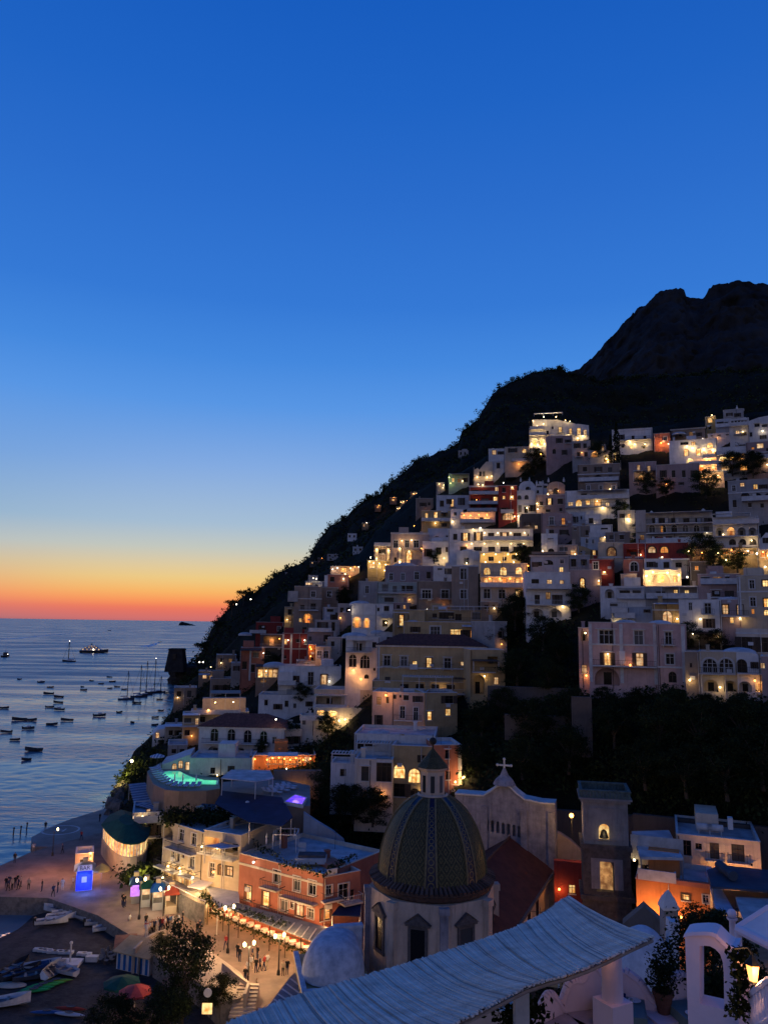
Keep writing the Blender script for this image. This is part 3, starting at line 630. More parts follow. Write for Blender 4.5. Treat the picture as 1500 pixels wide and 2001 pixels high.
def extra(o, fc, e, bb, wm_, tm, col):
    u0, u1, hz, dep = bb; k = e[0]; L = fc.L
    if k == 'lamp':                            # wall lantern: (x, y, watts, colour)
        x, y, P = e[1:4]; c = e[4] if len(e) > 4 else 'y'; off = e[5] if len(e) > 5 else .55; u, z = L(x, y)
        s = MB(); s.ball((u,-off,z), .14, 8); b = s.build('lamp', BULBW if c == 'w' else (BULBO if c == 'o' else BULB), o)
        a = MB(); a.box(u-.03, u+.03, -off+.1, .01, z+.17, z+.23); a.build('lamp_bracket', IRON, b)
        light((u,-off-.15,z-.1), o, P, {'y':(1,.66,.28),'o':(1,.42,.12),'w':(1,.80,.52),'g':(.75,1,.3)}[c], .22)
    elif k == 'cornice':
        x = e[2] if len(e) > 2 else None; zz = fc.L(x if x else _pxm(fc, u0, u1), e[1])[1]
        s = MB(); s.box(u0-.06, u1+.06, -.14, -.003, zz-.14, zz+.14); s.build('cornice', tm, o)
    elif k == 'pil':                           # corner pilasters: xs
        for x in e[1]:
            u = L(x, e[2])[0]; s = MB(); s.box(u-.28, u+.28, -.10, -.002, 0, hz-.2); s.build('pilaster', tm, o)
    elif k == 'balc':                          # (x0, x1, y floor, kind, depth)
        a, z = L(e[1], e[3]); b, _ = L(e[2], e[3]); d = e[5] if len(e) > 5 else 1.3; kind = e[4]
        s = MB(); s.box(a, b, -d, -.002, z-.2, z)
        if kind == 'w': s.box(a, b, -d, -d+.16, z, z+.9); s.box(a, a+.16, -d+.16, -.002, z, z+.9); s.box(b-.16, b, -d+.16, -.002, z, z+.9)
        q = s.build('balcony', TRIM if kind == 'w' else tm, o)
        if kind != 'w': rl = MB(); railing(rl, a+.05, b-.05, z, -d+.06); rl.build('railing', IRON if kind == 'i' else TRIM, q)
    elif k == 'dome':                          # low vault on the roof: (x0, x1, height px)
        a, z = L(e[1], e[3] if len(e) > 3 else _pyt(fc, u0, u1, hz)); b, _ = L(e[2], e[3] if len(e) > 3 else _pyt(fc, u0, u1, hz)); w = (b-a)/2; sc = fc.r/FPX*1.02
        hh = e[4]*sc if len(e) > 4 else w*.35; s = MB(); cyy = min(dep/2, w+.3)
        s.lathe([(w*math.cos(t), hz-.46+hh*math.sin(t)+.3) for t in [i/7*math.pi/2*.99 for i in range(8)]]+[(.001,hz-.16+hh)], 20, ((a+b)/2, cyy), sy=min(1.0, (dep/2-.2)/w) if w > dep/2-.2 else 1.0)
        s.lathe([(w, hz-.46),(w,hz-.16)], 20, ((a+b)/2, cyy), sy=min(1.0, (dep/2-.2)/w) if w > dep/2-.2 else 1.0)
        s.build('roof_dome', ROOFP, o, smooth=True)
    elif k == 'perg':                          # open slatted terrace roof: (x0, x1, ytop, ybot, depth, material)
        a, zt = L(e[1], e[3]); b, _ = L(e[2], e[3]); zb = L(e[1], e[4])[1]; d = e[5]; y0 = e[6] if len(e) > 6 else 0.0; s = MB()
        pm = e[7] if len(e) > 7 else TRIM
        n = max(2, int((b-a)/2.6)+1)
        for i in range(n):
            u = a+.08+(b-a-.16)*i/(n-1); s.box(u-.07, u+.07, y0-d, y0-d+.14, zb, zt-.15)
        s.box(a, b, y0-d-.02, y0-d+.16, zt-.15, zt); s.box(a, b, y0-.16, y0-.003, zt-.15, zt)
        q = s.build('pergola', pm, o); m = int((b-a)/.5)
        for i in range(m+1): u = a+(b-a)*i/m; t = MB(); t.box(u-.1, u+.1, y0-d-.25, y0, zt+.003, zt+.06); t.build('slat', pm, q)
    elif k == 'can':                           # solid canopy on posts: (x0, x1, y edge, rise px, depth, material, y post foot)
        a, z = L(e[1], e[3]); b, _ = L(e[2], e[3]); d = e[5]; mat = e[6]; zb = L(e[1], e[7])[1] if len(e) > 7 else None; rise = e[4]*fc.r/FPX
        s = MB(); s.face([(a,-d,z),(b,-d,z),(b,-.003,z+rise),(a,-.003,z+rise)]); s.face([(a,-.003,z+rise-.1),(b,-.003,z+rise-.1),(b,-d,z-.1),(a,-d,z-.1)])
        for p, q in (((a,-d,z),(b,-d,z)),((b,-d,z),(b,-.003,z+rise)),((a,-.003,z+rise),(a,-d,z))): s.face([p, (p[0],p[1],p[2]-.1), (q[0],q[1],q[2]-.1), q][::-1])
        q = s.build('canopy', mat, o)
        if zb is not None:
            n = max(2, int((b-a)/3.2)+1); t = MB()
            for i in range(n): u = a+.1+(b-a-.2)*i/(n-1); t.cyl((u,-d+.1,zb),(u,-d+.1,z-.1),.06,.06,6)
            t.build('post', TRIM, q)
    elif k == 'chim':                          # chimney: (x, width px, top y)
        u = L(e[1], e[3])[0]; sc = fc.r/FPX; w = e[2]*sc/2; zt = L(e[1], e[3])[1]; yy = e[4] if len(e) > 4 else dep*.4
        s = MB(); s.box(u-w, u+w, yy-w, yy+w, hz-.5, zt-.25); s.box(u-w*1.25, u+w*1.25, yy-w*1.25, yy+w*1.25, zt-.25, zt-.1); s.ball((u,yy,zt-.05), w*.8, 6); s.build('chimney', tm, o)
    elif k == 'tank':                          # water tank lying on the roof
        u = L(e[1], e[2])[0]; s = MB(); s.cyl((u-.9,dep*.35,hz+.35),(u+.9,dep*.35,hz+.35),.4,.4,12); s.box(u-.7,u-.6,dep*.35-.3,dep*.35+.3,hz-.45,hz+.1); s.box(u+.6,u+.7,dep*.35-.3,dep*.35+.3,hz-.45,hz+.1); s.build('water_tank', TRIM, o, smooth=False)
    elif k == 'box':                           # roof hut / plain block: (x0,x1,yt,yb,y0,y1)
        a, zt = L(e[1], e[3]); b, zb = L(e[2], e[4]); s = MB(); s.box(a, b, e[5], e[6], zb, zt); s.build('annexe', wall(e[7]) if len(e) > 7 else wm_, o)
    elif k == 'rail':                          # roof-terrace railing (x0,x1,y)
        a, z = L(e[1], e[3]); b, _ = L(e[2], e[3]); s = MB(); railing(s, a, b, z, .15, sides=False); s.build('railing', IRON if len(e) < 5 else e[4], o)
    elif k == 'fin':                           # little pinnacles along the roof line: xs, height px
        for x in e[1]: 
            u = L(x, e[3])[0]; sc = fc.r/FPX; s = MB(); s.lathe([(.32,hz-.1),(.3,hz+e[2]*sc*.5),(.12,hz+e[2]*sc*.62),(.16,hz+e[2]*sc*.75),(.02,hz+e[2]*sc)], 8, (u,.3)); s.build('pinnacle', TRIM, o)
    elif k == 'recess':                        # painted panel / blind arch
        pass
def _pxm(fc, u0, u1):
    p = fc.O+fc.U*((u0+u1)/2); x, y = pix(np.array([p])); return float(x[0])
def _pyt(fc, u0, u1, hz):
    p = fc.O+fc.U*((u0+u1)/2)+Vector((0,0,hz)); x, y = pix(np.array([p])); return float(y[0])
# ================================================================== THE TOWN (top of the slope first)
h = house
# --- upper town, left of the dark gap
h('hotel', 'floodlit white hotel on the crest with a glowing canopy on its roof', 1033, 1150, 820, 873, 'white', 'R1094,1094,1,840,7,11,lb 1114,843,6,11,lb 1130,843,7,13,lb 1142,845,6,10,lb 1044,863,11,15,lag 1057,863,11,15,lag 1079,836,3,5,d 1128,862,7,6,l',
  [('lamp',1049,833,60),('lamp',1061,829,60),('lamp',1046,849,70),('lamp',1058,847,70),('lamp',1038,868,260),('lamp',1050,870,260),('lamp',1063,868,200),('lamp',1128,857,120),('lamp',1104,822,40),('lamp',1113,824,40),('lamp',1041,823,60),('balc',1035,1064,840,'w',1.6),('balc',1034,1064,852,'w',1.8),('can',1043,1099,814,5,4.5,CLOTHW,820),('lamp',1062,817,150,'w',1.8),('lamp',1086,817,190,'y',1.8),('lamp',1110,852,140),('lamp',1138,853,140)],
  out=[(1033,836),(1040,836),(1040,820),(1088,820),(1120,827),(1127,829),(1127,828),(1150,831)], roof='flat')
h('house', 'pale mauve house directly under the floodlit crest hotel', 1066, 1118, 852, 899, 'mauve', '1082,882,6,9,da 1102,884,5,9,d 1092,861,6,9,d', [('lamp',1056,888,90,'o')])
h('house', 'dark grey house with two balconies right below the crest hotel', 1117, 1153, 862, 899, 'grey', '1127,871,6,9,d 1142,871,6,9,d 1130,888,6,9,db 1144,888,6,9,d')
h('house', 'cream house with one round glowing window left below the crest hotel', 986, 1064, 873, 906, 'cream', '1001,880,8,8,d 1024,881,9,7,la 1042,881,4,6,l 1026,895,10,4,d 1056,893,5,7,d', [('lamp',1013,908,210,'o',1.2),('lamp',1052,888,170,'o'),('balc',1000,1030,902,'w')])
h('house', 'narrow white tower house with one square lit window at the upper left edge', 954, 986, 877, 924, 'white', '965,884,8,8,w 978,885,6,6,d 955,909,5,7,da 973,910,6,10,d', [('cornice',902)])
h('house', 'white gabled house with a battlemented left wall below the tower house', 925, 962, 905, 939, 'warmwhite', '938,926,4,9,d 945,926,4,9,d', [('lamp',932,933,150,'y',1.0),('lamp',951,933,150,'y',1.0),('lamp',960,931,60)], out=[(925,912),(927,918),(933,914),(936,918),(942,910),(950,902),(962,902)])
h('house', 'small terrace house among green-lit plants at the left edge of the upper town', 876, 916, 926, 950, 'green', '885,938,5,7,l 897,939,6,7,m 908,938,5,8,d', [('lamp',877,934,90,'g',1.2),('lamp',880,945,70,'g',1.2),('lamp',903,940,70),('can',882,916,929,2,2.5,WOOD,948)])
h('house', 'tiny lamplit hut on the dark slope left of the terraces', 852, 868, 943, 955, 'grey', '860,949,3,4,l', [('lamp',858,946,60),('lamp',867,948,60)])
h('house', 'white house with a wide flat eave on the far crest right of the hotel', 1195, 1274, 838, 878, 'white', '1214,854,5,9,d 1236,856,5,9,d 1259,856,5,8,d 1216,871,8,8,dag 1233,872,8,8,lag 1257,872,9,9,dag', [('lamp',1230,864,110),('lamp',1239,869,90),('lamp',1259,869,110),('cornice',841),('balc',1205,1270,862,'i')])
h('house', 'orange house lit by a strong lamp on the crest beside the wide-eaved house', 1276, 1309, 847, 877, 'terra', '1299,857,6,8,df', [('lamp',1291,867,420,'o',1.2),('lamp',1305,868,60),('dome',1278,1305,3)])
h('house', 'unlit stone house with a low roof on the crest in front of the black mountain', 1311, 1377, 837, 862, 'brown', '1333,848,6,7,d 1349,848,7,8,m 1365,849,5,7,d', [], roof='hip')
h('tower_house', 'yellow tower with one bright arched window on the upper right crest', 1377, 1398, 814, 846, 'yellow', '1386,821,9,9,la 1386,836,5,6,d', [('lamp',1390,812,40)])
h('house', 'topmost grey house with a small dish on the crest at right', 1412, 1452, 800, 822, 'grey', '1424,810,6,6,d 1440,811,6,7,d', [('fin',[1439],8,800),('tank',1447,800)])
h('house', 'grey house with a blue terrace just right of the yellow tower', 1397, 1428, 819, 846, 'blue', '1406,828,6,7,d 1418,829,6,7,d', [('balc',1397,1426,836,'w')])
h('house', 'white house with a column porch and one lit door high on the right', 1424, 1463, 818, 860, 'white', 'R1430,1456,5,827,4,10,d 1440,845,7,7,wb 1452,848,5,6,d', [('balc',1424,1462,834,'w')])
h('house', 'bright white house at the top right edge of the picture', 1462, 1540, 818, 860, 'white', '1478,831,9,6,d 1493,832,10,5,d 1466,849,5,8,d 1490,854,6,7,d 1514,849,6,8,d', [('lamp',1489,843,40,'w')], out=[(1462,823),(1480,816),(1500,812),(1540,812)])
h('house', 'long low white house with three small windows under the yellow tower', 1382, 1437, 846, 862, 'white', '1390,849,4,6,d 1404,849,6,5,d 1420,847,5,6,d', [('lamp',1372,858,40,'w')])
h('hotel', 'brilliantly lit white hotel with glowing arched windows on the upper right', 1307, 1402, 859, 926, 'white', '1336,864,14,10,d 1354,866,8,6,l 1386,870,11,10,la 1340,884,9,13,la 1364,883,9,13,la 1376,887,8,11,lag 1386,887,8,14,la 1396,889,6,12,la 1347,901,14,11,lag 1366,906,6,8,d 1388,904,8,8,w 1368,917,10,8,l 1386,918,12,8,l 1400,918,8,7,l',
  [('lamp',1341,873,110,'y'),('lamp',1352,876,140,'y'),('lamp',1374,878,140,'y'),('lamp',1392,880,140,'y'),('lamp',1380,899,240,'o'),('lamp',1395,905,200,'o'),('lamp',1346,906,150,'o'),('lamp',1371,912,160,'o'),('lamp',1392,914,160,'o'),('balc',1372,1400,896,'w'),('balc',1345,1402,911,'w',2.0)])
h('restaurant', 'lamplit restaurant terrace tucked beneath the brilliantly lit hotel', 1360, 1414, 924, 942, 'peach', '1371,932,8,6,l 1388,932,9,6,l 1404,932,7,6,l', [('lamp',1370,930,110),('lamp',1386,931,130),('lamp',1402,930,110),('lamp',1401,940,60),('can',1358,1414,925,2,2.4,CLOTHW,938)])
h('house', 'white house with three wide glowing arches in a row on the upper right', 1399, 1465, 873, 922, 'white', '1403,886,6,7,d 1419,885,5,5,d 1432,886,5,5,d 1450,887,10,5,d 1412,900,17,17,lag 1431,901,16,15,oag 1449,902,15,14,oag 1416,915,15,9,la 1453,914,15,9,la', [('balc',1399,1464,890,'w'),('balc',1400,1464,910,'w')])
h('house', 'pinkish house with one amber window at the right edge level with the arches', 1457, 1540, 862, 918, 'mauve', '1484,871,12,9,w 1470,876,5,4,l 1486,891,12,10,dag 1470,892,6,9,d 1505,880,8,9,d 1477,909,7,6,da', [('cornice',883),('balc',1476,1540,897,'w')])
h('house', 'long plain mauve house with four dark windows in the upper right', 1280, 1366, 907, 954, 'mauve', 'R1295,1355,4,926,6,13,d 1330,945,5,5,d', [])
h('house', 'mauve house with two narrow amber windows above a dark verandah', 1228, 1282, 903, 945, 'mauve', '1247,914,6,11,wb 1267,916,6,11,wb 1252,934,8,7,l 1272,935,7,6,m', [('can',1236,1290,925,4,3.0,WOOD,944),('lamp',1251,931,60)])
h('house', 'grey-violet house with arched loggias at the right edge below the tree', 1422, 1540, 937, 998, 'grey', '1449,947,8,7,l 1475,951,8,9,l 1490,951,8,8,d 1455,970,17,16,dag 1479,971,17,16,dag 1499,971,12,14,dag 1464,987,6,8,d 1488,988,6,8,d 1515,951,8,8,d', [('cornice',961),('balc',1448,1540,979,'w')])
h('house', 'dark house with lamplit arches between cypresses below the crest', 1152, 1212, 880, 908, 'grey', '1161,888,14,12,mag 1184,896,11,15,lag 1203,892,10,17,lag 1177,876,4,8,l', [('lamp',1184,898,90,'y',1.2),('lamp',1187,904,60,'y',1.4)], out=[(1152,880),(1171,880),(1171,868),(1183,868),(1183,880),(1212,882)])
h('house', 'grey-brown house with two blind arches below the cypresses', 1128, 1210, 907, 954, 'brown', '1142,917,7,9,d 1168,917,7,9,d 1191,918,7,9,d 1168,935,18,14,dag 1192,936,18,14,dag 1145,936,8,9,d', [('cornice',926),('balc',1130,1208,941,'w')])
h('house', 'brown house with three white-framed windows above the long white terrace', 1143, 1206, 944, 962, 'brown', '1149,953,6,9,df 1173,953,6,9,df 1198,954,6,9,df')
h('hotel', 'white terraced hotel with a long flat canopy and a row of glowing windows', 1104, 1229, 958, 998, 'white', '1159,970,12,8,d 1186,970,9,8,d 1209,971,9,8,d 1140,968,10,7,d 1114,985,9,7,w 1130,983,11,12,la 1148,982,8,8,l 1167,983,13,11,l 1186,986,8,8,w 1208,985,9,8,d', [('can',1126,1224,961,2,2.2,ROOFP,975),('balc',1128,1228,976,'w',1.6),('balc',1104,1222,992,'i',1.6),('lamp',1177,993,110),('lamp',1166,980,50)])
h('house', 'white house with a rounded vault roof beside the pinkish vaulted house', 1013, 1046, 953, 968, 'white', '1031,954,9,6,da', [('fin',[1017,1034],8,952)], out=[(1013,951),(1016,945),(1022,941),(1030,940),(1038,941),(1043,946),(1046,951)])
h('house', 'pinkish barrel-vaulted house with one dark arched door', 1068, 1103, 941, 970, 'peach', '1086,960,11,12,da', [('fin',[1071,1101],9,945),('lamp',1070,967,150,'y',1.2)], out=[(1068,952),(1071,946),(1078,942),(1086,941),(1094,942),(1100,945),(1103,948)])
h('house', 'low white link house with blue shutters between two vaulted houses', 1046, 1070, 946, 968, 'white', '1053,949,9,6,d 1065,950,6,7,d 1049,961,6,6,d', [('fin',[1048,1060],8,946)])
h('house', 'tall white house with small arched upper windows below the white vault', 1010, 1048, 959, 1014, 'white', '1014,972,7,8,da 1028,972,7,9,da 1015,994,6,13,d 1027,996,6,12,d 1039,993,6,12,d', [('cornice',977),('lamp',1012,1010,260,'y',1.2)])
h('house', 'pale mauve house with one shuttered lit window and a glowing left edge', 1047, 1108, 967, 1002, 'mauve', '1073,980,6,12,ls 1094,980,9,10,d 1070,998,8,5,d 1095,996,5,6,d', [('lamp',1049,985,170,'y',1.0),('lamp',1050,996,150,'y',1.0)])
h('house', 'mauve house with an orange window and scalloped white roof edge', 1057, 1118, 1003, 1052, 'mauve', '1077,1018,8,15,dfb 1100,1019,7,13,ob 1077,1039,8,7,d 1101,1040,8,9,d', [], out=[(1057,1000),(1062,1004),(1085,1001),(1103,1003),(1106,999),(1111,1004),(1118,1004)])
h('house', 'small white cube house with two dark doors right of the orange window', 1115, 1144, 1001, 1026, 'white', '1124,1015,9,10,d 1135,1012,3,6,d')
h('house', 'white cube house with one dark door stepping down to the right', 1143, 1174, 1006, 1028, 'white', '1154,1018,8,11,d', [('balc',1118,1173,1025,'i')])
h('house', 'white boxy house with a long slit window near the dark stairs', 1152, 1196, 1026, 1056, 'white', '1180,1033,12,3,d 1190,1048,4,5,d', [('balc',1150,1200,1049,'w')])
h('house', 'plain brownish house under the two white cube houses', 1116, 1153, 1028, 1052, 'brown', '1123,1034,4,5,d 1146,1041,5,9,d')
h('house', 'bluish low house behind the cream house with the framed window', 1134, 1170, 1050, 1068, 'blue', '1146,1057,5,8,df 1158,1058,4,8,df')
h('house', 'bare white box house lit from below with a single slit', 1057, 1089, 1043, 1080, 'white', '1075,1053,10,2,d 1076,1076,11,8,da', [('lamp',1060,1078,130,'y',1.2)])
h('house', 'peach terrace house with a little lit porch right of the white box', 1088, 1128, 1065, 1090, 'peach', '1100,1073,14,7,d 1119,1080,10,9,w', [('lamp',1123,1083,40)])
h('house', 'sandy house with a curved top and one lit slit window', 1127, 1170, 1066, 1092, 'ochre', '1160,1080,6,9,ls 1138,1078,8,3,d', out=[(1127,1066),(1140,1068),(1155,1074),(1170,1076)])
h('house', 'cream house with one white-framed arched window lit inside', 1168, 1219, 1060, 1100, 'cream', '1194,1078,15,16,maf', [('cornice',1089)])
h('house', 'dark red house with two glowing arched windows side by side', 1258, 1344, 1061, 1094, 'red', '1273,1074,14,12,laf 1297,1074,14,12,laf 1330,1077,17,8,da', [('lamp',1293,1089,12)])
h('house', 'dark red house with a black verandah left of the twin lit arches', 1217, 1259, 1062, 1093, 'red', '1237,1080,28,13,dg', [('balc',1220,1256,1089,'i')])
h('house', 'rust red house with one white-rimmed arched doorway', 1217, 1259, 1093, 1122, 'terra', '1238,1107,14,18,daf', [])
h('house', 'white house with three stepped bays below the dark red house', 1258, 1344, 1092, 1113, 'white', '1271,1103,8,10,d 1281,1104,6,9,d 1301,1104,10,11,d 1325,1104,11,9,d', [('chim',1289,10,1089),('can',1310,1346,1095,3,2.4,CLOTHW,1110)])
h('restaurant', 'cream vaulted terrace blazing with yellow light around a wide arch', 1256, 1330, 1112, 1142, 'warmwhite', '1290,1129,34,19,lag 1318,1130,10,15,lag', [('lamp',1262,1126,340,'y',1.3),('lamp',1275,1119,300,'y',1.6),('lamp',1303,1120,340,'y',1.6),('lamp',1325,1124,300,'y',1.3),('lamp',1268,1136,160,'o',1.6)], out=[(1256,1112),(1264,1115),(1272,1112),(1290,1114),(1308,1112),(1318,1115),(1330,1110)])
h('house', 'small dark red house with two bright lamps over its terrace', 1151, 1199, 1093, 1128, 'red', '1163,1105,9,14,df 1162,1119,8,6,l 1180,1119,8,6,l', [('lamp',1162,1117,50),('lamp',1180,1118,50)])
h('house', 'grey house with a shaded loggia right of the peach porch', 1110, 1152, 1085, 1116, 'grey', '1120,1100,9,14,d 1140,1099,12,12,dg', [])
h('house', 'slate blue house with a red tiled edge below the lit hotel steps', 1036, 1113, 1085, 1118, 'blue', '1045,1103,6,9,d 1055,1102,6,8,d 1071,1099,16,9,da 1097,1097,7,8,df 1096,1114,7,11,l', [('box',1038,1106,1078,1086,.3,3.0,'brown')], roof='hip')
h('hotel', 'slim white hotel with three stacked balconies and arches at its foot', 1027, 1114, 1118, 1212, 'white', '1045,1137,13,10,d 1073,1139,9,12,l 1097,1139,8,10,w 1049,1172,9,18,d 1088,1172,9,18,d 1049,1198,24,17,dag 1084,1198,24,17,dag', [('balc',1027,1114,1149,'w',1.6),('balc',1028,1113,1181,'t',1.6),('cornice',1156)], yaw=-6)
h('house', 'purplish house with one tall lit arched window beside the slim hotel', 1113, 1174, 1114, 1162, 'mauve', '1137,1139,8,18,laf 1169,1139,5,8,l', [('lamp',1169,1135,40)])
h('house', 'white house with a dark arch and a slatted porch above the pink palace', 1172, 1262, 1146, 1190, 'white', '1190,1160,18,18,dag 1220,1160,18,12,d 1243,1160,14,12,d 1199,1184,14,8,d', [('perg',1205,1255,1149,1168,2.0),('balc',1205,1258,1168,'w')])
h('house', 'low grey house with two small lit windows and a wide flat terrace', 1260, 1368, 1146, 1178, 'grey', '1319,1157,8,9,l 1341,1158,8,9,l 1290,1160,16,8,d', [('balc',1262,1366,1168,'w',1.4),('can',1290,1362,1147,2,1.8,ROOFP,1166)])
h('house', 'long pinkish house with open balconies at the right under the lamplit garden', 1363, 1445, 1122, 1176, 'mauve', '1377,1132,17,12,dg 1401,1132,16,12,m 1420,1130,8,12,d 1398,1160,14,11,d 1424,1160,16,11,d', [('balc',1368,1440,1140,'w',1.2),('balc',1385,1440,1167,'i',1.2),('lamp',1342,1128,60,'w'),('tank',1389,1120)])
h('house', 'tall cream house at the right edge with scattered lit windows', 1440, 1540, 1124, 1214, 'cream', '1468,1142,9,16,df 1494,1140,10,12,lf 1470,1176,10,17,df 1496,1178,9,16,lf 1470,1195,5,9,l 1496,1197,9,11,la 1518,1142,9,14,d 1518,1178,9,14,w', [('cornice',1156),('dome',1452,1500,4),('pil',[1443],1150)], yaw=4)
h('house', 'dusky red house with two tall amber windows and one small one below', 1406, 1463, 1172, 1222, 'mauve', '1416,1191,11,18,wf 1445,1192,11,18,wf 1429,1212,6,10,l', [('chim',1427,6,1166),('chim',1448,9,1152),('balc',1408,1462,1203,'i')])
h('house', 'white house with a shallow dome roof and dark tall windows', 1326, 1409, 1172, 1232, 'white', '1348,1185,6,14,df 1382,1189,12,20,dfb 1384,1218,11,17,d', [('dome',1344,1392,6)])
h('house', 'stepped blue-white terrace house behind the pink palace domes', 1192, 1276, 1186, 1220, 'blue', '1263,1194,6,6,d 1210,1204,9,8,d', [('balc',1194,1226,1196,'w'),('balc',1200,1240,1206,'w'),('rail',1192,1225,1187)])
h('house', 'ochre house with one glowing orange arched window behind the pink palace', 1274, 1334, 1180, 1222, 'ochre', '1303,1206,17,24,wa', [('can',1276,1330,1180,2,1.6,ROOFP,1192),('cornice',1192),('balc',1284,1332,1217,'i')])
h('palace', 'large pink palace with two white roof domes and shuttered balcony windows', 1150, 1283, 1217, 1335, 'pink', '1184,1245,25,26,dfh 1247,1246,16,26,dfh 1186,1288,13,23,lsh 1249,1289,13,24,wsh 1185,1322,48,34,dag',
  [('dome',1164,1206,9),('dome',1224,1267,9),('pil',[1153,1213,1279],1260),('balc',1158,1282,1299,'i',1.3),('cornice',1260),('lamp',1187,1278,25),('box',1209,1221,1272,1297,-.28,-.01,'white')], yaw=3, base=7)
h('palace_wing', 'narrow pink wing with white corner strips joined to the pink palace', 1284, 1338, 1220, 1336, 'pink', '1305,1247,12,23,dfhb 1308,1288,15,20,df 1313,1323,14,20,da', [('pil',[1334],1260),('cornice',1304)], yaw=3, base=7)
h('house', 'thin pink side annexe with a small loggia left of the palace', 1130, 1151, 1227, 1336, 'pink', '1140,1243,13,19,dg', [('lamp',1143,1237,20)], base=7)
h('house', 'cream house with big arched windows on two floors right of the palace', 1366, 1440, 1274, 1352, 'cream', '1386,1301,26,27,dabf 1418,1301,25,27,daf 1388,1340,28,24,dag 1426,1341,26,22,dag', [('dome',1350,1412,8),('balc',1370,1436,1314,'t',.8)], base=7)
h('house', 'white house with an arched window and curved roof right of the big arches', 1439, 1487, 1276, 1350, 'white', '1448,1302,19,26,da 1473,1300,7,12,d 1455,1342,26,21,dag 1485,1342,20,21,mag', [('balc',1440,1540,1314,'i',1.3)], out=[(1439,1274),(1465,1275),(1478,1279),(1487,1290)], base=7)
h('house', 'pinkish house at the right edge with a small lit window above the garden', 1487, 1560, 1284, 1350, 'mauve', '1489,1301,8,10,w 1512,1301,12,20,d 1508,1342,18,20,dag', [], base=7)
h('house', 'narrow house with a plain dark wall between palace wing and arches', 1338, 1367, 1274, 1348, 'brown', '1349,1300,4,8,d', [], base=7)
h('house', 'pale house with two wide barred windows at the right edge', 1438, 1560, 1230, 1280, 'warmwhite', '1461,1259,23,27,d 1494,1260,23,27,d 1528,1260,20,27,d', [('cornice',1238)])
h('greenhouse', 'small dark garden house with a lit doorway behind the dome-roofed house', 1338, 1410, 1234, 1262, 'dark', '1398,1240,10,9,l 1352,1240,4,5,l', [('lamp',1353,1238,45,'w'),('lamp',1402,1244,60),('perg',1345,1400,1236,1256,2.4,0,WOOD)])
# --- long terraced hotel and lamplit garden, right
h('hotel', 'long grey-white hotel with three rows of partitioned balconies', 1241, 1392, 1001, 1066, 'grey', '1277,1018,7,11,d R1293,1387,5,1018,11,11,d R1273,1360,5,1033,11,14,daf 1292,1035,4,14,l 1379,1035,9,12,d R1278,1360,4,1053,12,9,d 1299,1051,6,6,l 1345,1053,4,7,w 1364,1053,7,4,l',
  [('balc',1262,1391,1025,'i',1.6),('balc',1262,1391,1043,'i',1.6),('balc',1262,1391,1061,'w',1.6)]+[('box',x-.8,x+6,1014,1025,-1.5,-.01,'blue') for x in (1280,1299,1319,1362)]+[('box',x-.8,x+4,1050,1061,-1.55,-.01,'white') for x in (1274,1296,1322,1343)]+[('box',1241,1262,998,1040,-.6,-.01,'grey'),('lamp',1380,1041,30,'w'),('can',1262,1391,1004,1.5,2.0,ROOFP),('chim',1374,5,991),('chim',1271,4,995),('chim',1312,4,996)], base=6)
h('hotel', 'white arcaded hotel wing with four dark arches at the long hotel end', 1392, 1482, 1010, 1070, 'white', 'R1402,1470,4,1018,17,12,dg 1405,1039,15,17,dag 1427,1039,15,17,mag 1448,1039,15,17,dag 1469,1039,15,17,dag R1430,1470,3,1059,12,11,da', [('balc',1392,1482,1025,'w',1.4),('balc',1392,1480,1049,'i',1.3),('can',1390,1466,1007,1.5,2.4,ROOFP,1018),('lamp',1412,1045,25)], base=6)
h('house', 'white house with a sloped roof at the right edge beside the arcaded wing', 1482, 1560, 1042, 1072, 'white', '1500,1056,10,10,d', [], out=[(1482,1056),(1495,1041),(1560,1041)])
h('restaurant', 'garden restaurant glowing with warm lamps under dark trees at the right', 1352, 1482, 1072, 1108, 'ochre', '1400,1083,10,12,l 1372,1080,12,7,m 1416,1079,9,7,o 1435,1079,12,8,w 1452,1080,14,10,l 1468,1079,8,7,w 1398,1100,12,5,l', [('lamp',1345,1078,60),('lamp',1388,1076,60),('lamp',1418,1096,420,'y',2.2),('lamp',1428,1076,90,'o',1.2),('lamp',1442,1080,150,'o',1.4),('lamp',1452,1083,150,'y',1.4),('lamp',1460,1078,120,'w',1.4),('lamp',1402,1082,90,'y',1.2),('lamp',1371,1081,50,'o',1.2),('can',1425,1480,1072,2,3.0,WOOD,1086)])
h('restaurant', 'string-lit restaurant terrace at the far right edge under a dark awning', 1482, 1560, 1074, 1110, 'ochre', '1490,1084,8,9,o 1500,1086,8,14,l 1515,1085,12,10,w', [('lamp',1478,1083,90,'w',1.4),('lamp',1490,1080,120,'o',1.4),('lamp',1500,1087,160,'y',1.4),('lamp',1494,1108,40,'w')])
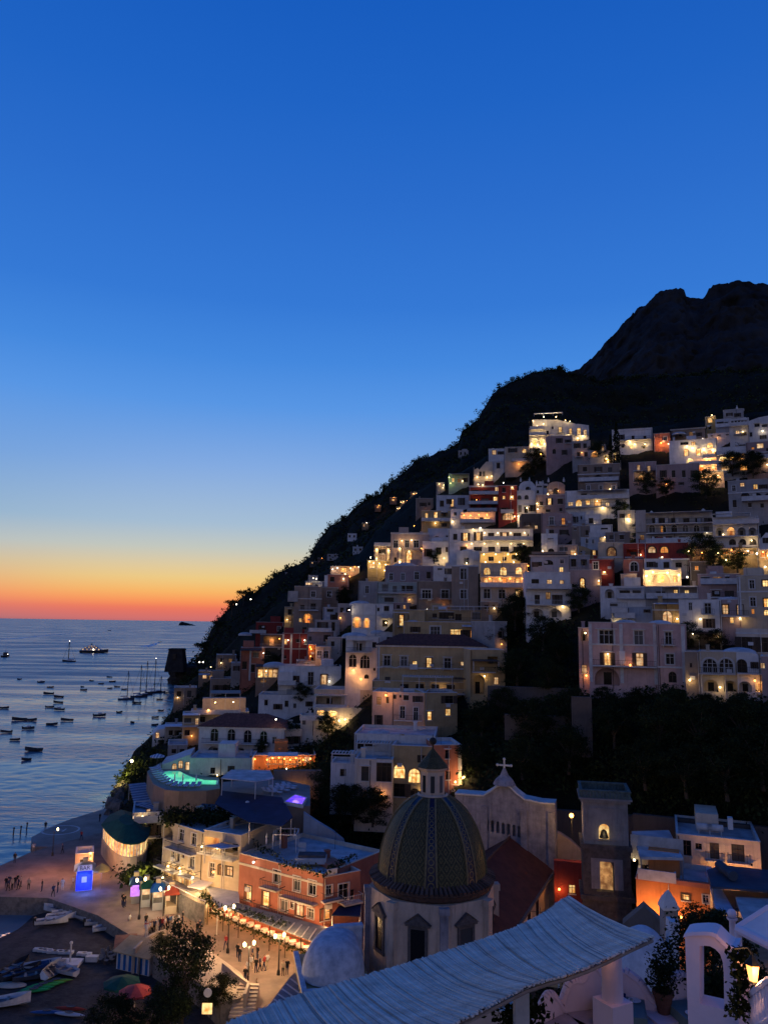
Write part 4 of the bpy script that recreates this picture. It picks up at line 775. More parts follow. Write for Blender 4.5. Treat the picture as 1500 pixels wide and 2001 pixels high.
# --- middle of the town
h('hotel', 'dark red hotel with white balconies and white scalloped arches', 916, 972, 949, 996, 'red', '928,962,12,8,d 949,962,12,8,d 971,958,8,12,l 927,978,14,8,d 947,978,13,8,d 968,977,8,12,l 925,991,15,11,dag 945,991,15,11,dag 964,991,13,11,dag', [('balc',916,1000,966,'w',1.3),('balc',914,972,985,'w',1.3),('cornice',951),('lamp',934,947,50),('lamp',943,948,50),('lamp',983,944,60,'w'),('balc',912,970,999,'w',1.5)], trim='white')
h('house', 'dark red house with lit round windows and a white-rimmed arch at its foot', 973, 1010, 949, 1015, 'red', '1000,953,6,6,l 984,957,6,9,d 984,972,5,6,l 999,972,8,8,l 992,1009,19,13,laf 984,996,8,8,d', [('lamp',1000,953,35),('lamp',999,972,35),('balc',978,1003,1002,'w',1.0),('lamp',1005,1010,150,'y',1.0)])
h('restaurant', 'white terrace restaurant lit orange beneath the red hotel arches', 899, 968, 1001, 1026, 'warmwhite', '919,1015,7,7,w 930,1015,8,8,l 940,1015,6,8,d 951,1015,11,8,l 907,1013,6,8,l', [('lamp',906,1008,240,'o',1.2),('lamp',919,1008,130,'o',1.2),('lamp',935,1007,170,'o',1.2),('lamp',951,1007,200,'o',1.2),('lamp',963,1020,170,'o',1.2),('balc',899,967,1021,'w',1.5)])
h('house', 'white house with two tall lit doors left of the red hotel', 852, 917, 968, 998, 'white', '863,984,7,11,d 883,983,6,14,lb 901,980,6,13,d 877,980,5,9,d', [])
h('house', 'sandy house with two narrow lit windows left of the lit restaurant', 823, 882, 998, 1034, 'ochre', '833,1009,6,13,l 851,1007,6,13,l 868,1004,13,11,dg 868,1026,9,7,d', [('balc',823,880,1018,'w',1.4),('lamp',809,1028,90,'o')])
h('house', 'plain white house with one small window right of the narrow lit windows', 880, 904, 995, 1034, 'white', '889,1004,5,6,d')
h('house', 'tall unlit brown house with an outside stair on the left of town', 812, 846, 974, 1004, 'brown', '826,986,6,7,d 838,985,4,6,d', [('lamp',846,998,90,'o',1.0)])
h('hotel', 'big white hotel floodlit yellow with two long rows of windows', 875, 1041, 1034, 1078, 'white', '889,1049,7,11,d 909,1049,8,15,ls 934,1048,8,16,las 959,1046,11,9,d 985,1048,8,15,ls 1010,1046,14,9,d 905,1072,12,8,d 933,1073,14,8,d 960,1073,12,9,d 985,1073,15,9,d 1010,1073,14,9,d 1031,1045,3,5,d',
  [('balc',944,1040,1055,'w',1.2),('cornice',1060),('lamp',924,1035,70,'y'),('lamp',938,1032,70,'w')]+[('lamp',x,1063,85,'y',1.0) for x in (921,946,972,998,1022)]+[('lamp',x,1042,60,'y',.9) for x in (946,972,997,1024)])
h('hotel', 'lower floor of yellow-lit vaults below the big white hotel', 937, 1017, 1079, 1102, 'yellow', '959,1092,9,8,d 985,1092,7,7,d', [('lamp',x,1084,170,'y',1.3) for x in (945,968,992,1008)]+[('lamp',x,1099,130,'y',1.3) for x in (948,975,1003)], out=[(937,1079),(948,1082),(960,1078),(972,1082),(985,1078),(998,1082),(1010,1079),(1017,1080)], trim='white')
h('hotel', 'cream hotel front with three tall glowing doors over a lit terrace', 938, 1030, 1101, 1175, 'cream', '951,1116,12,14,la 983,1116,12,16,la 1013,1115,12,14,la 948,1135,8,11,l 966,1135,8,10,w 984,1138,9,15,l 1011,1138,9,15,l 1000,1136,7,10,w 951,1160,12,18,df 980,1161,12,17,df 1012,1161,9,15,lf',
  [('balc',938,1030,1126,'i',1.1),('balc',938,1030,1146,'w',1.2),('lamp',956,1131,110,'o',1.0),('lamp',976,1131,110,'o',1.0),('lamp',996,1131,110,'o',1.0),('lamp',1020,1131,110,'o',1.0)]+[('lamp',1031,y,60,'o',.8) for y in (1106,1118,1134,1150,1166)])
h('house', 'white house with a rounded bush and bright globe lamp in front', 825, 893, 1058, 1092, 'white', '836,1080,7,14,d 857,1076,9,12,d 878,1074,7,9,d 888,1076,5,9,d', [('lamp',867,1092,380,'y',2.0),('lamp',823,1072,110,'o')])
h('house', 'pale white row house with a long parapet above the globe lamp', 836, 894, 1033, 1060, 'blue', '853,1052,6,8,d 874,1050,7,7,d', [('balc',836,880,1056,'w',1.3)])
h('palace', 'pink villa with three white shuttered windows and floodlit columns', 763, 838, 1041, 1106, 'peach', '773,1063,8,14,df 795,1063,7,14,df 813,1063,9,14,df 799,1090,10,20,lf', [('lamp',785,1057,75,'y',.6),('lamp',804,1056,75,'y',.6),('lamp',781,1072,150,'y',.9),('lamp',781,1098,190,'y',.9),('lamp',799,1078,70,'y',.8),('box',779,783,1072,1106,-.7,-.1,'cream'),('box',790,818,1072,1076,-.9,-.01,'cream'),('cornice',1043)])
h('house', 'floodlit terrace house with two bright pilasters left of the pink villa', 731, 764, 1062, 1104, 'peach', '748,1078,9,9,d 742,1078,4,7,d', [('lamp',736,1074,190,'y',.9),('lamp',736,1092,150,'y',.9),('lamp',759,1076,190,'y',.9),('lamp',759,1093,150,'y',.9),('box',734,738,1071,1100,-.6,-.05,'cream'),('box',756,761,1071,1100,-.6,-.05,'cream'),('balc',731,764,1066,'w',1.0)])
h('restaurant', 'terrace restaurant strung with bright lights at the left shoulder of town', 718, 772, 1096, 1122, 'yellow', '727,1106,9,8,l 741,1106,10,9,l 757,1106,9,9,w', [('lamp',722,1098,120,'y',1.4),('lamp',730,1101,160,'y',1.6),('lamp',741,1102,170,'y',1.8),('lamp',753,1104,150,'y',1.8),('lamp',764,1104,120,'y',1.6),('lamp',724,1090,70,'w',1.2),('rail',718,772,1096)])
h('house', 'white cube tower with one framed window right of the globe lamp', 892, 938, 1077, 1108, 'white', '911,1096,9,12,df', [('dome',898,930,3)])
h('house', 'long mauve-brown house with four dark windows in a row mid-slope', 752, 848, 1106, 1142, 'mauve', '764,1127,7,13,df 787,1127,7,13,df 814,1125,8,14,df 837,1124,7,12,d', [('dome',778,828,4)])
h('house', 'little white square house between the mauve and brown houses', 846, 885, 1106, 1128, 'white', '859,1112,8,3,d', [])
h('house', 'tall brown tower house with stacked white-framed windows', 882, 934, 1107, 1192, 'brown', '905,1121,11,21,df 905,1161,11,17,df', [('box',884,932,1104,1108,.2,3,'white')])
h('house', 'broad brown house with two white balcony windows left of the brown tower', 814, 884, 1136, 1196, 'brown', '833,1161,16,16,dfb 869,1161,13,16,dfb')
h('house', 'faded green-white house with patchy balconies left of the broad brown house', 736, 816, 1138, 1182, 'green', '752,1148,10,14,d 771,1151,7,11,d 788,1150,6,10,d 800,1150,12,10,d 760,1172,16,8,d', [('balc',738,812,1158,'t',1.2)])
h('house', 'dark slate house with one shuttered window above the orange arches', 700, 738, 1136, 1178, 'grey', '717,1152,7,14,df', [('rail',700,736,1134)])
h('house', 'white house with two deep orange glowing arches', 687, 768, 1180, 1236, 'white', '697,1216,17,21,oag 716,1217,12,19,oag 739,1191,4,6,d 755,1189,9,9,d 752,1218,9,12,d', [('dome',706,744,5),('cornice',1202),('lamp',682,1192,90,'w',1.0),('balc',744,766,1206,'w')])
h('house', 'sandy house with one tall amber window right of the orange arches', 767, 834, 1192, 1236, 'ochre', '784,1212,8,20,lfb 805,1206,14,10,d', [('lamp',834,1191,60,'w'),('cornice',1197)])
h('house', 'ochre villa topped by a white roof-terrace frame', 830, 980, 1192, 1220, 'ochre', '849,1203,8,8,d 872,1202,26,14,d 895,1206,11,12,d 930,1203,14,14,d 952,1202,20,14,d', [('perg',846,978,1184,1194,2.2),('balc',838,970,1214,'i',1.4),('tank',863,1180)], roof='flat')
h('house', 'house with a long dark red tiled roof behind the white terrace frame', 876, 990, 1186, 1200, 'brown', '900,1193,6,6,d', [], r=196, roof='hip')
h('house', 'ochre house with one wide yellow-lit window and white door frames', 787, 969, 1216, 1275, 'ochre', '811,1230,9,10,d 810,1249,14,8,d 850,1237,17,24,dfb 891,1237,22,14,l 909,1238,9,13,d 921,1239,6,13,l 949,1243,12,20,dfb', [('dome',806,828,3),('box',876,880,1216,1275,-.12,-.01,'ochre'),('can',902,930,1224,3,1.0,ROOFP)], yaw=0)
h('house', 'grey-white side house at the right end of the ochre row', 966, 990, 1215, 1272, 'grey', '978,1240,5,12,d', yaw=-35)
h('hotel', 'cream hotel under a red tile roof with a row of white balcony windows', 736, 948, 1262, 1330, 'ochre', '756,1291,12,19,dfbh 789,1292,12,18,dfbh 810,1296,8,8,l 838,1295,10,18,lfbh 874,1296,12,19,dfbh 903,1297,8,8,l 915,1295,5,14,l', [('pil',[739,941],1290),('cornice',1306),('balc',800,816,1306,'w',.6)], roof='hip', trim='white', yaw=2)
h('house', 'ochre annexe with a deep arch at the right end of the cream hotel', 918, 986, 1270, 1352, 'ochre', '935,1338,22,38,dag 962,1290,20,14,dg', [('balc',922,966,1312,'i',1.2),('can',920,970,1290,2,2.5,WOOD,1310)], yaw=-10)
h('hotel', 'terrace front with white posts and slatted roof beneath the cream hotel', 727, 912, 1332, 1352, 'ochre', '757,1328,9,10,d R790,880,4,1342,14,10,d', [('perg',788,884,1319,1346,4.0,0),('balc',730,912,1351,'p',2.2),('perg',884,912,1324,1348,3.0,0,WOOD)], r=164, yaw=2)
h('house', 'tan corner house with plain dark windows below the slatted terrace', 727, 830, 1353, 1428, 'peach', '771,1361,5,9,da 782,1358,4,10,d 793,1362,9,12,d 816,1366,9,11,d 786,1392,9,23,df 812,1395,8,24,df 757,1368,5,12,d', [('lamp',756,1357,260,'o',1.4),('lamp',823,1421,150,'o',1.2),('balc',770,824,1406,'i',.6)], yaw=8)
h('house', 'ochre house with two bright tall windows right of the tan corner house', 829, 893, 1354, 1414, 'ochre', '839,1399,8,16,lh 877,1367,14,14,d 875,1392,9,13,l', [('rail',829,890,1352)], yaw=-14)
h('house', 'white house of tall arches lit warmly at its foot beside the cream hotel', 675, 742, 1244, 1345, 'white', '689,1291,14,24,daf 713,1293,17,25,daf 716,1322,8,8,da 731,1308,4,5,d 702,1262,24,20,dg', [('lamp',690,1309,260,'o',1.0),('lamp',705,1326,260,'o',1.2),('dome',694,740,6),('balc',676,726,1273,'i',1.3),('perg',676,726,1250,1272,1.3,0)])
h('house', 'small white service house roofed with pipes behind the tall arches', 742, 792, 1236, 1262, 'white', '760,1249,8,8,d', [('dome',744,770,3)], r=190)
# --- left shoulder of the town
h('house', 'brownish tower house with one blazing orange arch near its foot', 574, 628, 1146, 1238, 'brown', '612,1161,8,11,df 591,1187,7,9,d 612,1185,9,11,d 601,1208,20,18,oag 587,1212,5,7,l 595,1228,7,5,d', [('cornice',1170),('balc',584,622,1192,'t',1.0),('box',563,582,1155,1176,-1.4,-.01,'grey')])
h('house', 'brownish square house with two windows right of the orange-arch tower', 627, 661, 1148, 1180, 'brown', '643,1161,8,11,df', [])
h('house', 'small orange house with a dark shuttered window on the left crest', 639, 682, 1123, 1150, 'terra', '649,1132,7,9,d 671,1132,5,7,l', [('lamp',671,1131,50,'w'),('box',634,640,1124,1146,-.3,-.01,'white')])
h('restaurant', 'low restaurant with a bright white lit sign wall at the town left crest', 596, 640, 1136, 1152, 'grey', '604,1140,12,6,l 620,1145,8,5,d', [('lamp',618,1131,40,'w'),('lamp',612,1130,40,'w'),('box',622,630,1137,1150,-.4,-.01,'white')])
h('restaurant', 'roof-terrace restaurant with many small warm lamps on the left crest', 646, 702, 1107, 1124, 'peach', '671,1114,12,8,l 688,1113,9,7,w', [('lamp',650,1113,70,'w',1.0),('lamp',659,1110,50,'w',1.2),('lamp',670,1113,120,'o',1.4),('lamp',685,1111,110,'y',1.4),('lamp',693,1108,90,'o',1.2),('lamp',683,1127,150,'o',1.6),('lamp',701,1108,50,'w',1.0),('can',660,702,1106,1,2.6,WOOD,1118)])
h('house', 'blue-white stepped house beside the orange-arch tower', 631, 678, 1187, 1218, 'blue', '645,1193,11,5,d 652,1206,6,10,d 665,1204,9,13,d', [('rail',632,676,1186),('perg',636,662,1187,1200,1.5)])
h('house', 'narrow pale house with a louvred terrace below the blue-white house', 615, 664, 1212, 1248, 'grey', '622,1222,5,12,d 632,1222,8,12,d 651,1224,6,16,d', [('balc',603,648,1233,'w',1.5)])
h('house', 'plum coloured wall house above the small cream house', 600, 652, 1234, 1262, 'mauve', '606,1248,5,8,d', [])
h('house', 'dark red upper house with a white roof edge at the left of town', 500, 554, 1216, 1242, 'red', '512,1226,6,8,d', [('lamp',562,1229,90,'o',1.0),('balc',488,520,1236,'w',1.2)], trim='white')
h('house', 'dark red house with white corner strips and a round wall lamp', 551, 606, 1238, 1302, 'red', '558,1254,5,10,l 585,1290,6,6,d 557,1284,4,6,d 583,1252,5,6,d', [('pil',[553,569,602],1260),('cornice',1268),('lamp',595,1251,55,'w',.4),('lamp',563,1251,25,'w')], trim='warmwhite')
h('house', 'open loggia house lit inside at the left of the red corner house', 508, 552, 1240, 1286, 'dark', '531,1253,32,18,mg 521,1276,12,9,d', [('lamp',546,1248,70,'o',1.2),('balc',508,552,1264,'t',1.0),('dome',516,540,3)])
h('house', 'dark terrace house with a red wall and one round lamp by the cliff', 470, 516, 1266, 1330, 'terra', '500,1280,10,9,d 478,1300,8,14,d 494,1306,7,14,d', [('lamp',515,1276,40,'w',1.0),('pil',[489],1290),('can',470,512,1270,3,2.5,WOOD,1290)])
h('restaurant', 'glazed restaurant glowing yellow behind a grid of windows at left', 500, 545, 1302, 1336, 'brown', 'R509,538,4,1316,9,15,l 515,1331,10,6,m', [('lamp',541,1337,40,'w'),('lamp',520,1311,60,'y',1.2),('can',500,546,1302,4,1.4,WOOD,1324)])
h('house', 'slim cream house beside an orange-lit passage wall', 616, 646, 1264, 1302, 'cream', '624,1279,9,14,df 637,1279,9,14,df', [('lamp',608,1268,190,'o',1.2),('lamp',607,1282,130,'o',1.2)])
h('house', 'orange-lit passage wall between the red corner house and the cream house', 602, 617, 1260, 1302, 'orange', '610,1290,5,10,d', [('lamp',606,1264,150,'o',1.2)])
h('house', 'white villa with curved balcony walls in the centre left', 544, 666, 1302, 1358, 'white', '556,1320,4,10,d 563,1320,4,10,d 574,1327,10,12,d 607,1326,10,24,dfb 633,1328,11,18,wf', [('box',544,572,1312,1336,-1.6,-.01,'white'),('dome',560,600,3),('lamp',643,1331,25,'w'),('balc',544,578,1336,'w',2.0)])
h('house', 'low white house with a pair of small dark windows below the white villa', 505, 615, 1358, 1394, 'white', '520,1373,6,10,d 543,1381,8,10,d 576,1379,5,8,d', [('rail',520,570,1357),('box',560,610,1347,1360,.4,4,'blue')], yaw=4)
h('house', 'pale cream house with a white pergola terrace above the lit arcade', 613, 752, 1348, 1410, 'cream', '691,1381,10,21,dfb 717,1384,10,20,dfb 642,1369,48,16,dg 693,1356,5,3,d', [('pil',[735],1380),('perg',618,678,1356,1382,2.4,0),('balc',614,680,1382,'w',2.4),('chim',726,12,1343)], yaw=5, r=176)
h('arcade', 'yellow-lit arcade terrace with one wide arch and wall lamps', 613, 752, 1384, 1428, 'warmwhite', '627,1393,15,16,lag 649,1402,25,28,lag 684,1419,6,12,d 627,1410,8,10,d', [('lamp',663,1407,170,'y',.8),('lamp',675,1405,170,'y',.8),('lamp',695,1409,170,'y',.8),('lamp',640,1414,120,'y',.8),('balc',588,640,1404,'w',1.6)], yaw=5, r=171)
h('house', 'small white wall house with one slanting window left of the lit arcade', 587, 614, 1403, 1428, 'white', '594,1410,6,11,d', [], r=173)
h('villa', 'white villa with arched windows on two floors and a dark tiled roof', 388, 555, 1421, 1482, 'white', '419,1436,14,24,daf 452,1437,14,24,daf 484,1439,14,24,daf 515,1441,13,24,daf 536,1447,7,13,df 417,1469,22,22,dag 446,1470,21,22,dag 470,1471,16,20,dag', [('balc',396,525,1450,'i',1.2),('lamp',540,1405,30,'w')], roof='hip', yaw=12, r=172, trim='white')
h('house', 'white end house with a dark side terrace right of the arched villa', 553, 590, 1425, 1482, 'warmwhite', '562,1447,9,14,d 579,1446,9,14,d', [('balc',553,590,1460,'i',1.2)], r=172)
h('restaurant', 'garden restaurant under a white awning full of orange lamps', 488, 616, 1476, 1506, 'orange', 'R525,585,6,1486,8,12,o 600,1484,10,9,w', [('lamp',x,1478+((x*7)%5),85,'o',1.4) for x in (499,522,533,545,556,567,578,592,606)]+[('can',524,582,1472,2,3.0,CLOTHW,1494),('rail',488,614,1494)], r=163)
h('house', 'long wall tinted green by the pool with painted scrolls below the arched villa', 370, 492, 1482, 1532, 'white', '452,1502,6,10,d', [], r=160, yaw=8)
h('house', 'low white pool house with three lit arched niches', 314, 372, 1482, 1512, 'white', '341,1498,9,12,wa 353,1494,9,15,wa 366,1497,8,15,w', [], out=[(314,1494),(330,1490),(350,1482),(372,1474)], r=163, yaw=6)
h('house', 'cream house holding a lamplit roof terrace near the cliff edge', 372, 486, 1392, 1420, 'cream', '396,1406,9,10,d 380,1408,8,12,l', [('balc',374,470,1393,'w',2.2),('lamp',421,1371,260,'y',2.0),('lamp',456,1370,260,'y',2.0),('lamp',408,1385,90,'o',2.2),('can',412,470,1352,3,4.0,WOODG,1390),('box',396,480,1366,1394,2.0,5.0,'peach')], r=205)
h('house', 'sandy house with balconies stepping down the cliff left of the arched villa', 356, 390, 1398, 1452, 'ochre', '367,1408,12,9,d 385,1410,7,12,l 366,1432,9,10,d', [('balc',352,392,1418,'t',1.4),('can',358,388,1396,2,1.4,CLOTHW)], r=200)
h('house', 'small grey cliff house with a white awning above the water', 340, 384, 1344, 1372, 'brown', '350,1356,8,10,d 370,1356,7,12,d', [('lamp',398,1318,60,'y',1.0),('can',388,410,1318,2,2.0,ROOFP)], r=285)
h('house', 'tiny lamplit cliff-top house by the black trees', 388, 420, 1312, 1345, 'brown', '400,1322,8,8,w 412,1324,6,8,m 402,1338,6,7,d', [('lamp',412,1303,70,'y',1.4),('lamp',424,1297,60,'w',1.4)], r=300)
h('house', 'narrow unlit cliff house between two terraces at the left', 410, 470, 1326, 1372, 'brown', '424,1344,7,10,d 440,1344,7,10,d 456,1346,7,10,d 432,1362,8,8,d', [], r=262)
h('house', 'grey house with striped awnings on the lower cliff', 322, 362, 1420, 1452, 'grey', '334,1432,7,9,d 350,1432,8,9,d', [('can',322,362,1418,3,2,CLOTHW)], r=228)
h('house', 'white hut with an amber window low on the cliff', 298, 330, 1424, 1462, 'white', '308,1437,7,10,w 320,1450,8,8,d', [], out=[(298,1436),(308,1426),(330,1422)], r=232)
h('house', 'grey terrace house with round white tables above the pool', 328, 366, 1456, 1480, 'grey', '340,1468,8,8,d 356,1468,8,8,d', [('rail',328,366,1455)], r=190)
# --- scattered lit houses on the dark slope to the left
for i, (x, y, w, hh, c, W, lbl, lm) in enumerate([
    (688,1047,18,9,'white','683,1048,3,4,d 692,1048,3,4,d','small unlit white house alone on the dark slope, upper of two',0),
    (699,1073,20,9,'white','694,1074,3,4,d 704,1074,4,4,d','small unlit white house alone on the dark slope, lower of two',0),
    (714,1026,14,8,'dark','711,1027,3,4,w','grey hut with a white lamp on the dark slope',60),
    (738,991,12,7,'dark','738,991,4,3,l','hut under an orange street lamp on the dark slope',110),
    (768,976,14,8,'dark','768,977,4,3,l','hut under the upper orange lamp beside the crest road',110),
    (786,995,26,9,'dark','779,994,4,4,l 786,995,4,4,l 793,994,4,4,l','row of tiny lights under a terrace roof on the dark slope',50),
    (793,982,22,7,'dark','787,982,4,3,l 795,982,5,3,l','second row of tiny lights nearer the ridge',50),
    (818,966,34,8,'dark','808,965,5,3,o 818,966,5,4,l 826,966,5,4,l','reddish terrace house with string lights below the ridge line',90),
    (905,885,20,9,'grey','900,886,3,5,d 908,886,3,5,d','faint ruined house on the black mountainside',0),
    (627,1094,14,7,'dark','624,1095,3,3,d','unlit grey shed at the low end of the dark slope',25),
    (650,1086,22,6,'grey','644,1086,3,3,d 655,1086,3,3,d','long unlit terrace wall house on the dark slope',0),
    (612,1100,14,6,'dark','610,1100,3,3,w','hut with a faint light where the dark slope meets town',0),
    (563,1122,12,7,'grey','561,1123,3,3,d','pale shed under the ridge at the far left of the slope',0)]):
    rr = float(ridge_r(x, y, np.array([0.25]))) if not np.isscalar(ridge_r(x, y, 0.25)) else ridge_r(x, y, 0.25)
    rb = np.interp(x, [p[0] for p in BOT], [p[1] for p in BOT]); rt_ = np.interp(x, [p[0] for p in RIDGE], [p[1] for p in RIDGE])
    rr = float(ridge_r(x, y, (rb-y-hh/2)/(rb-rt_)))-7
    ex = [('lamp',x+2,y-hh*.45,lm*2.2,'w' if lm == 60 else 'o',1.6)] if lm else []
    if 'tiny lights' in lbl or 'string' in lbl: ex += [('lamp',x+d,y+((d*3)%4)-2,60,'y',2.2) for d in (-10,-5,5,9)]
    h('house', lbl, x-w/2, x+w/2, y-hh/2, y+hh/2, c, W, ex, r=rr, dep=6, base=2, auto=False)
for x0,x1,yt,yb,c,W,lb in [
 (1018,1058,1004,1040,'dark','1030,1024,6,6,d 1047,1030,5,6,l','dark low house with one lit pane between the white hotel and the mauve house'),
 (660,690,1180,1212,'grey','668,1192,6,9,d 680,1192,6,9,d','grey house squeezed left of the orange glowing arches'),
 (768,800,1178,1194,'mauve','778,1186,6,7,d 790,1186,5,7,w','small mauve house with a lit pane under the green-white house'),
 (1206,1240,998,1026,'grey','1216,1008,6,8,d 1228,1008,6,8,l','grey house with one lit window beside the lit stairs'),
 (1182,1230,1040,1062,'brown','1194,1050,7,8,d 1214,1050,7,8,d','brown house with two dark windows behind the framed arched window'),
 (1330,1372,1062,1076,'mauve','1342,1069,6,6,d 1358,1069,7,6,w','low mauve house behind the garden restaurant'),
 (556,580,1186,1218,'ochre','566,1196,6,10,d 566,1210,6,7,m','narrow ochre house at the left foot of the orange-arch tower'),
 (1346,1384,1098,1124,'dark','1360,1110,8,8,l','dark garden lodge with one lit window left of the garden restaurant'),
 (1212,1244,1122,1148,'peach','1226,1134,8,10,d','peach house under the white-rimmed doorway'),
 (940,972,1176,1196,'brown','950,1186,7,8,d 964,1186,5,8,d','brown house wedged below the cream hotel front'),
 (452,482,1296,1330,'grey','462,1306,6,9,d 474,1320,6,9,d','grey cliff house below the dark terrace house'),
 (424,462,1280,1302,'brown','434,1290,6,7,d 450,1291,6,7,m','brown cliff house among black trees at the left'),
 (640,668,1246,1272,'grey','650,1258,6,9,d','grey house right of the slim cream house'),
 (580,640,1292,1306,'mauve','600,1300,8,7,d 624,1300,8,7,w','low mauve house behind the white villa roof'),
 (752,790,1334,1352,'ochre','764,1344,6,8,d 780,1344,6,8,m','ochre lean-to at the left end of the slatted terrace')]:
    h('house', lb, x0, x1, yt, yb, c, W, [], yaw=((x0*7)%13)-6)
ORD = 'first second third fourth fifth sixth seventh eighth ninth tenth eleventh twelfth thirteenth fourteenth fifteenth'.split()
# ================================================================== SHORE AND LOWER TOWN
def ccw(P):
    a = sum(P[i][0]*P[(i+1)%len(P)][1]-P[(i+1)%len(P)][0]*P[i][1] for i in range(len(P))); return P if a > 0 else P[::-1]
def pz(pts, z): return ccw([(lambda p: (p.x, p.y))(atz(x, y, z)) for x, y in pts])
def slab(name, pts, z0, z1, mat, parent=None, mtop=None, kind=None):
    m = MB(); m.prism(pz(pts, z1), z0, z1, 0, 1 if mtop else 0); o = m.build(name, [mat, mtop] if mtop else mat, parent); return tag(o, kind=kind) if kind else o
SANDD = rough_mat('dark_beach', (.062,.056,.052), (.018,.017,.017), scale=0.5, bump=1.0, bscale=2.2, detail=12)
PLAZA = rough_mat('plaza_stone', (.26,.19,.155), (.15,.115,.095), scale=0.35, bump=0.5, bscale=1.2, detail=10)
slab('quay', [(62,1636),(104,1614),(140,1600),(206,1580),(232,1600),(222,1640),(205,1634),(146,1641),(131,1655),(62,1654)], -2, 2.1, STONE, mtop=CONC, kind='structure')
slab('promenade', [(-60,1722),(0,1692),(64,1664),(142,1641),(206,1625),(260,1600),(420,1660),(560,1740),(660,1810),(700,1900),(690,2060),(470,2080),(470,1998),(432,1962),(380,1905),(340,1868),(262,1832),(192,1789),(95,1755),(0,1752),(-60,1752)], -1.5, 2.4, STONE, mtop=PLAZA, kind='structure')
BE = [(-120,1905),(-60,1858),(0,1829),(32,1812),(60,1790),(82,1772),(95,1757),(190,1788),(262,1831),(340,1868),(400,1925),(470,1998),(470,2120),(-120,2160)]
m = MB(); c_ = [(lambda p: (p.x,p.y,-0.15 if i < 6 else 1.0))(atz(x,y,-0.15 if i < 6 else 1.0)) for i,(x,y) in enumerate(BE)]
mid = [(lambda p: (p.x,p.y,1.0))(atz(x,y,1.0)) for x,y in [(-120,1990),(-60,1915),(0,1868),(52,1838),(90,1808),(108,1782)]]
for i in range(5): m.face([c_[i], c_[i+1], mid[i+1], mid[i]])
m.face([c_[5], c_[6], mid[5]]); m.face([mid[0],mid[1],mid[2],mid[3],mid[4],mid[5]]+c_[6:][:8])
tag(m.build('beach', SANDD), kind='structure')
slab('church_square', [(660,1700),(1900,1700),(1900,2700),(500,2700),(600,2080),(690,2050)], -1.5, 2.3, STONE, mtop=PAVE, kind='structure')
# helipad ring painted on the quay
pc = atz(119,1622,2.1); m = MB(); m.lathe([(3.1,2.106),(3.5,2.106)], 40, (pc.x,pc.y)); tag(m.build('quay_marking', TRIM), kind='structure')
m = MB()
for dx, dy, w_, l_ in ((-.7,0,.18,1.0),(.7,0,.18,1.0),(0,0,.6,.15)): m.face([(pc.x+dx-w_,pc.y+dy-l_,2.107),(pc.x+dx+w_,pc.y+dy-l_,2.107),(pc.x+dx+w_,pc.y+dy+l_,2.107),(pc.x+dx-w_,pc.y+dy+l_,2.107)])
tag(m.build('quay_marking', TRIM), kind='structure')
# rocks along the waterline
ROCKM = rough_mat('shore_rock', (.16,.14,.12), (.06,.055,.05), scale=0.8, bump=0.8)
def rock(label, p, s, seed):
    r = np.random.default_rng(seed); m = MB(); m.ball((0,0,0), 1.0, 9, 0, .8); v = np.array(m.v); n = np.linalg.norm(v,axis=1); v *= (1+.28*np.sin(v[:,0:1]*4+seed)+.2*np.sin(v[:,1:2]*7+seed*2)+r.normal(size=(len(v),1))*.08); m.v = [tuple(q) for q in v*s]
    o = m.build('rock', ROCKM, loc=p, rot=(r.uniform(-.3,.3),r.uniform(-.3,.3),r.uniform(0,6))); return o
for i,(x,y,s) in enumerate([(222,1588,1.8),(228,1576,2.2),(234,1566,2.0),(240,1552,2.4),(244,1540,1.8),(238,1580,2.4),(246,1562,2.6),(252,1548,2.2),(212,1592,1.2),(250,1532,1.6)]):
    tag(rock('', atz(x,y,1.0+.5*(i%3)), s, i), ['pale rock at the foot of the floodlit cliff path','dark rock by the quay corner under the cliff'][i in (0,5,8)], 'rock', 'rocks at the foot of the cliff')
# floodlit yellow creepers on the cliff edge
V = clumps(np.array([at(x+rng.normal()*2, y+rng.normal()*3, 208) for x,y in np.stack([np.linspace(272,236,60), np.linspace(1490,1528,60)],1)]), 10, .8, .45)
o = quads_mesh('creeper', V, [LEAF2]); tag(o, 'floodlit yellow-green creeper hanging over the cliff edge by the sea', 'creeper')
p = at(258,1488,203); r_ = root('street_lamp', 'dazzling lamp at the cliff edge above the floodlit creeper', 'lamp', p - Vector((0,0,3)))
m = MB(); m.cyl((0,0,0),(0,0,3),.07,.05,6); m.build('pole', IRON, r_); m = MB(); m.ball((0,0,3.1),.35,8); m.build('lamp', BULB, r_); light((-.3,-.7,3.0), r_, 900, (1,.78,.22), .4); light((-2.5,-1.2,-1.5), r_, 420, (1,.78,.22), .4)
for x, y in ((246,1512),(240,1524)): light(at(x,y,203), None, 260, (1,.75,.2), .3)
def curve_row(x0, y0, x1, y1, n): return [(x0+(x1-x0)*i/(n-1), y0+(y1-y0)*i/(n-1)) for i in range(n)]

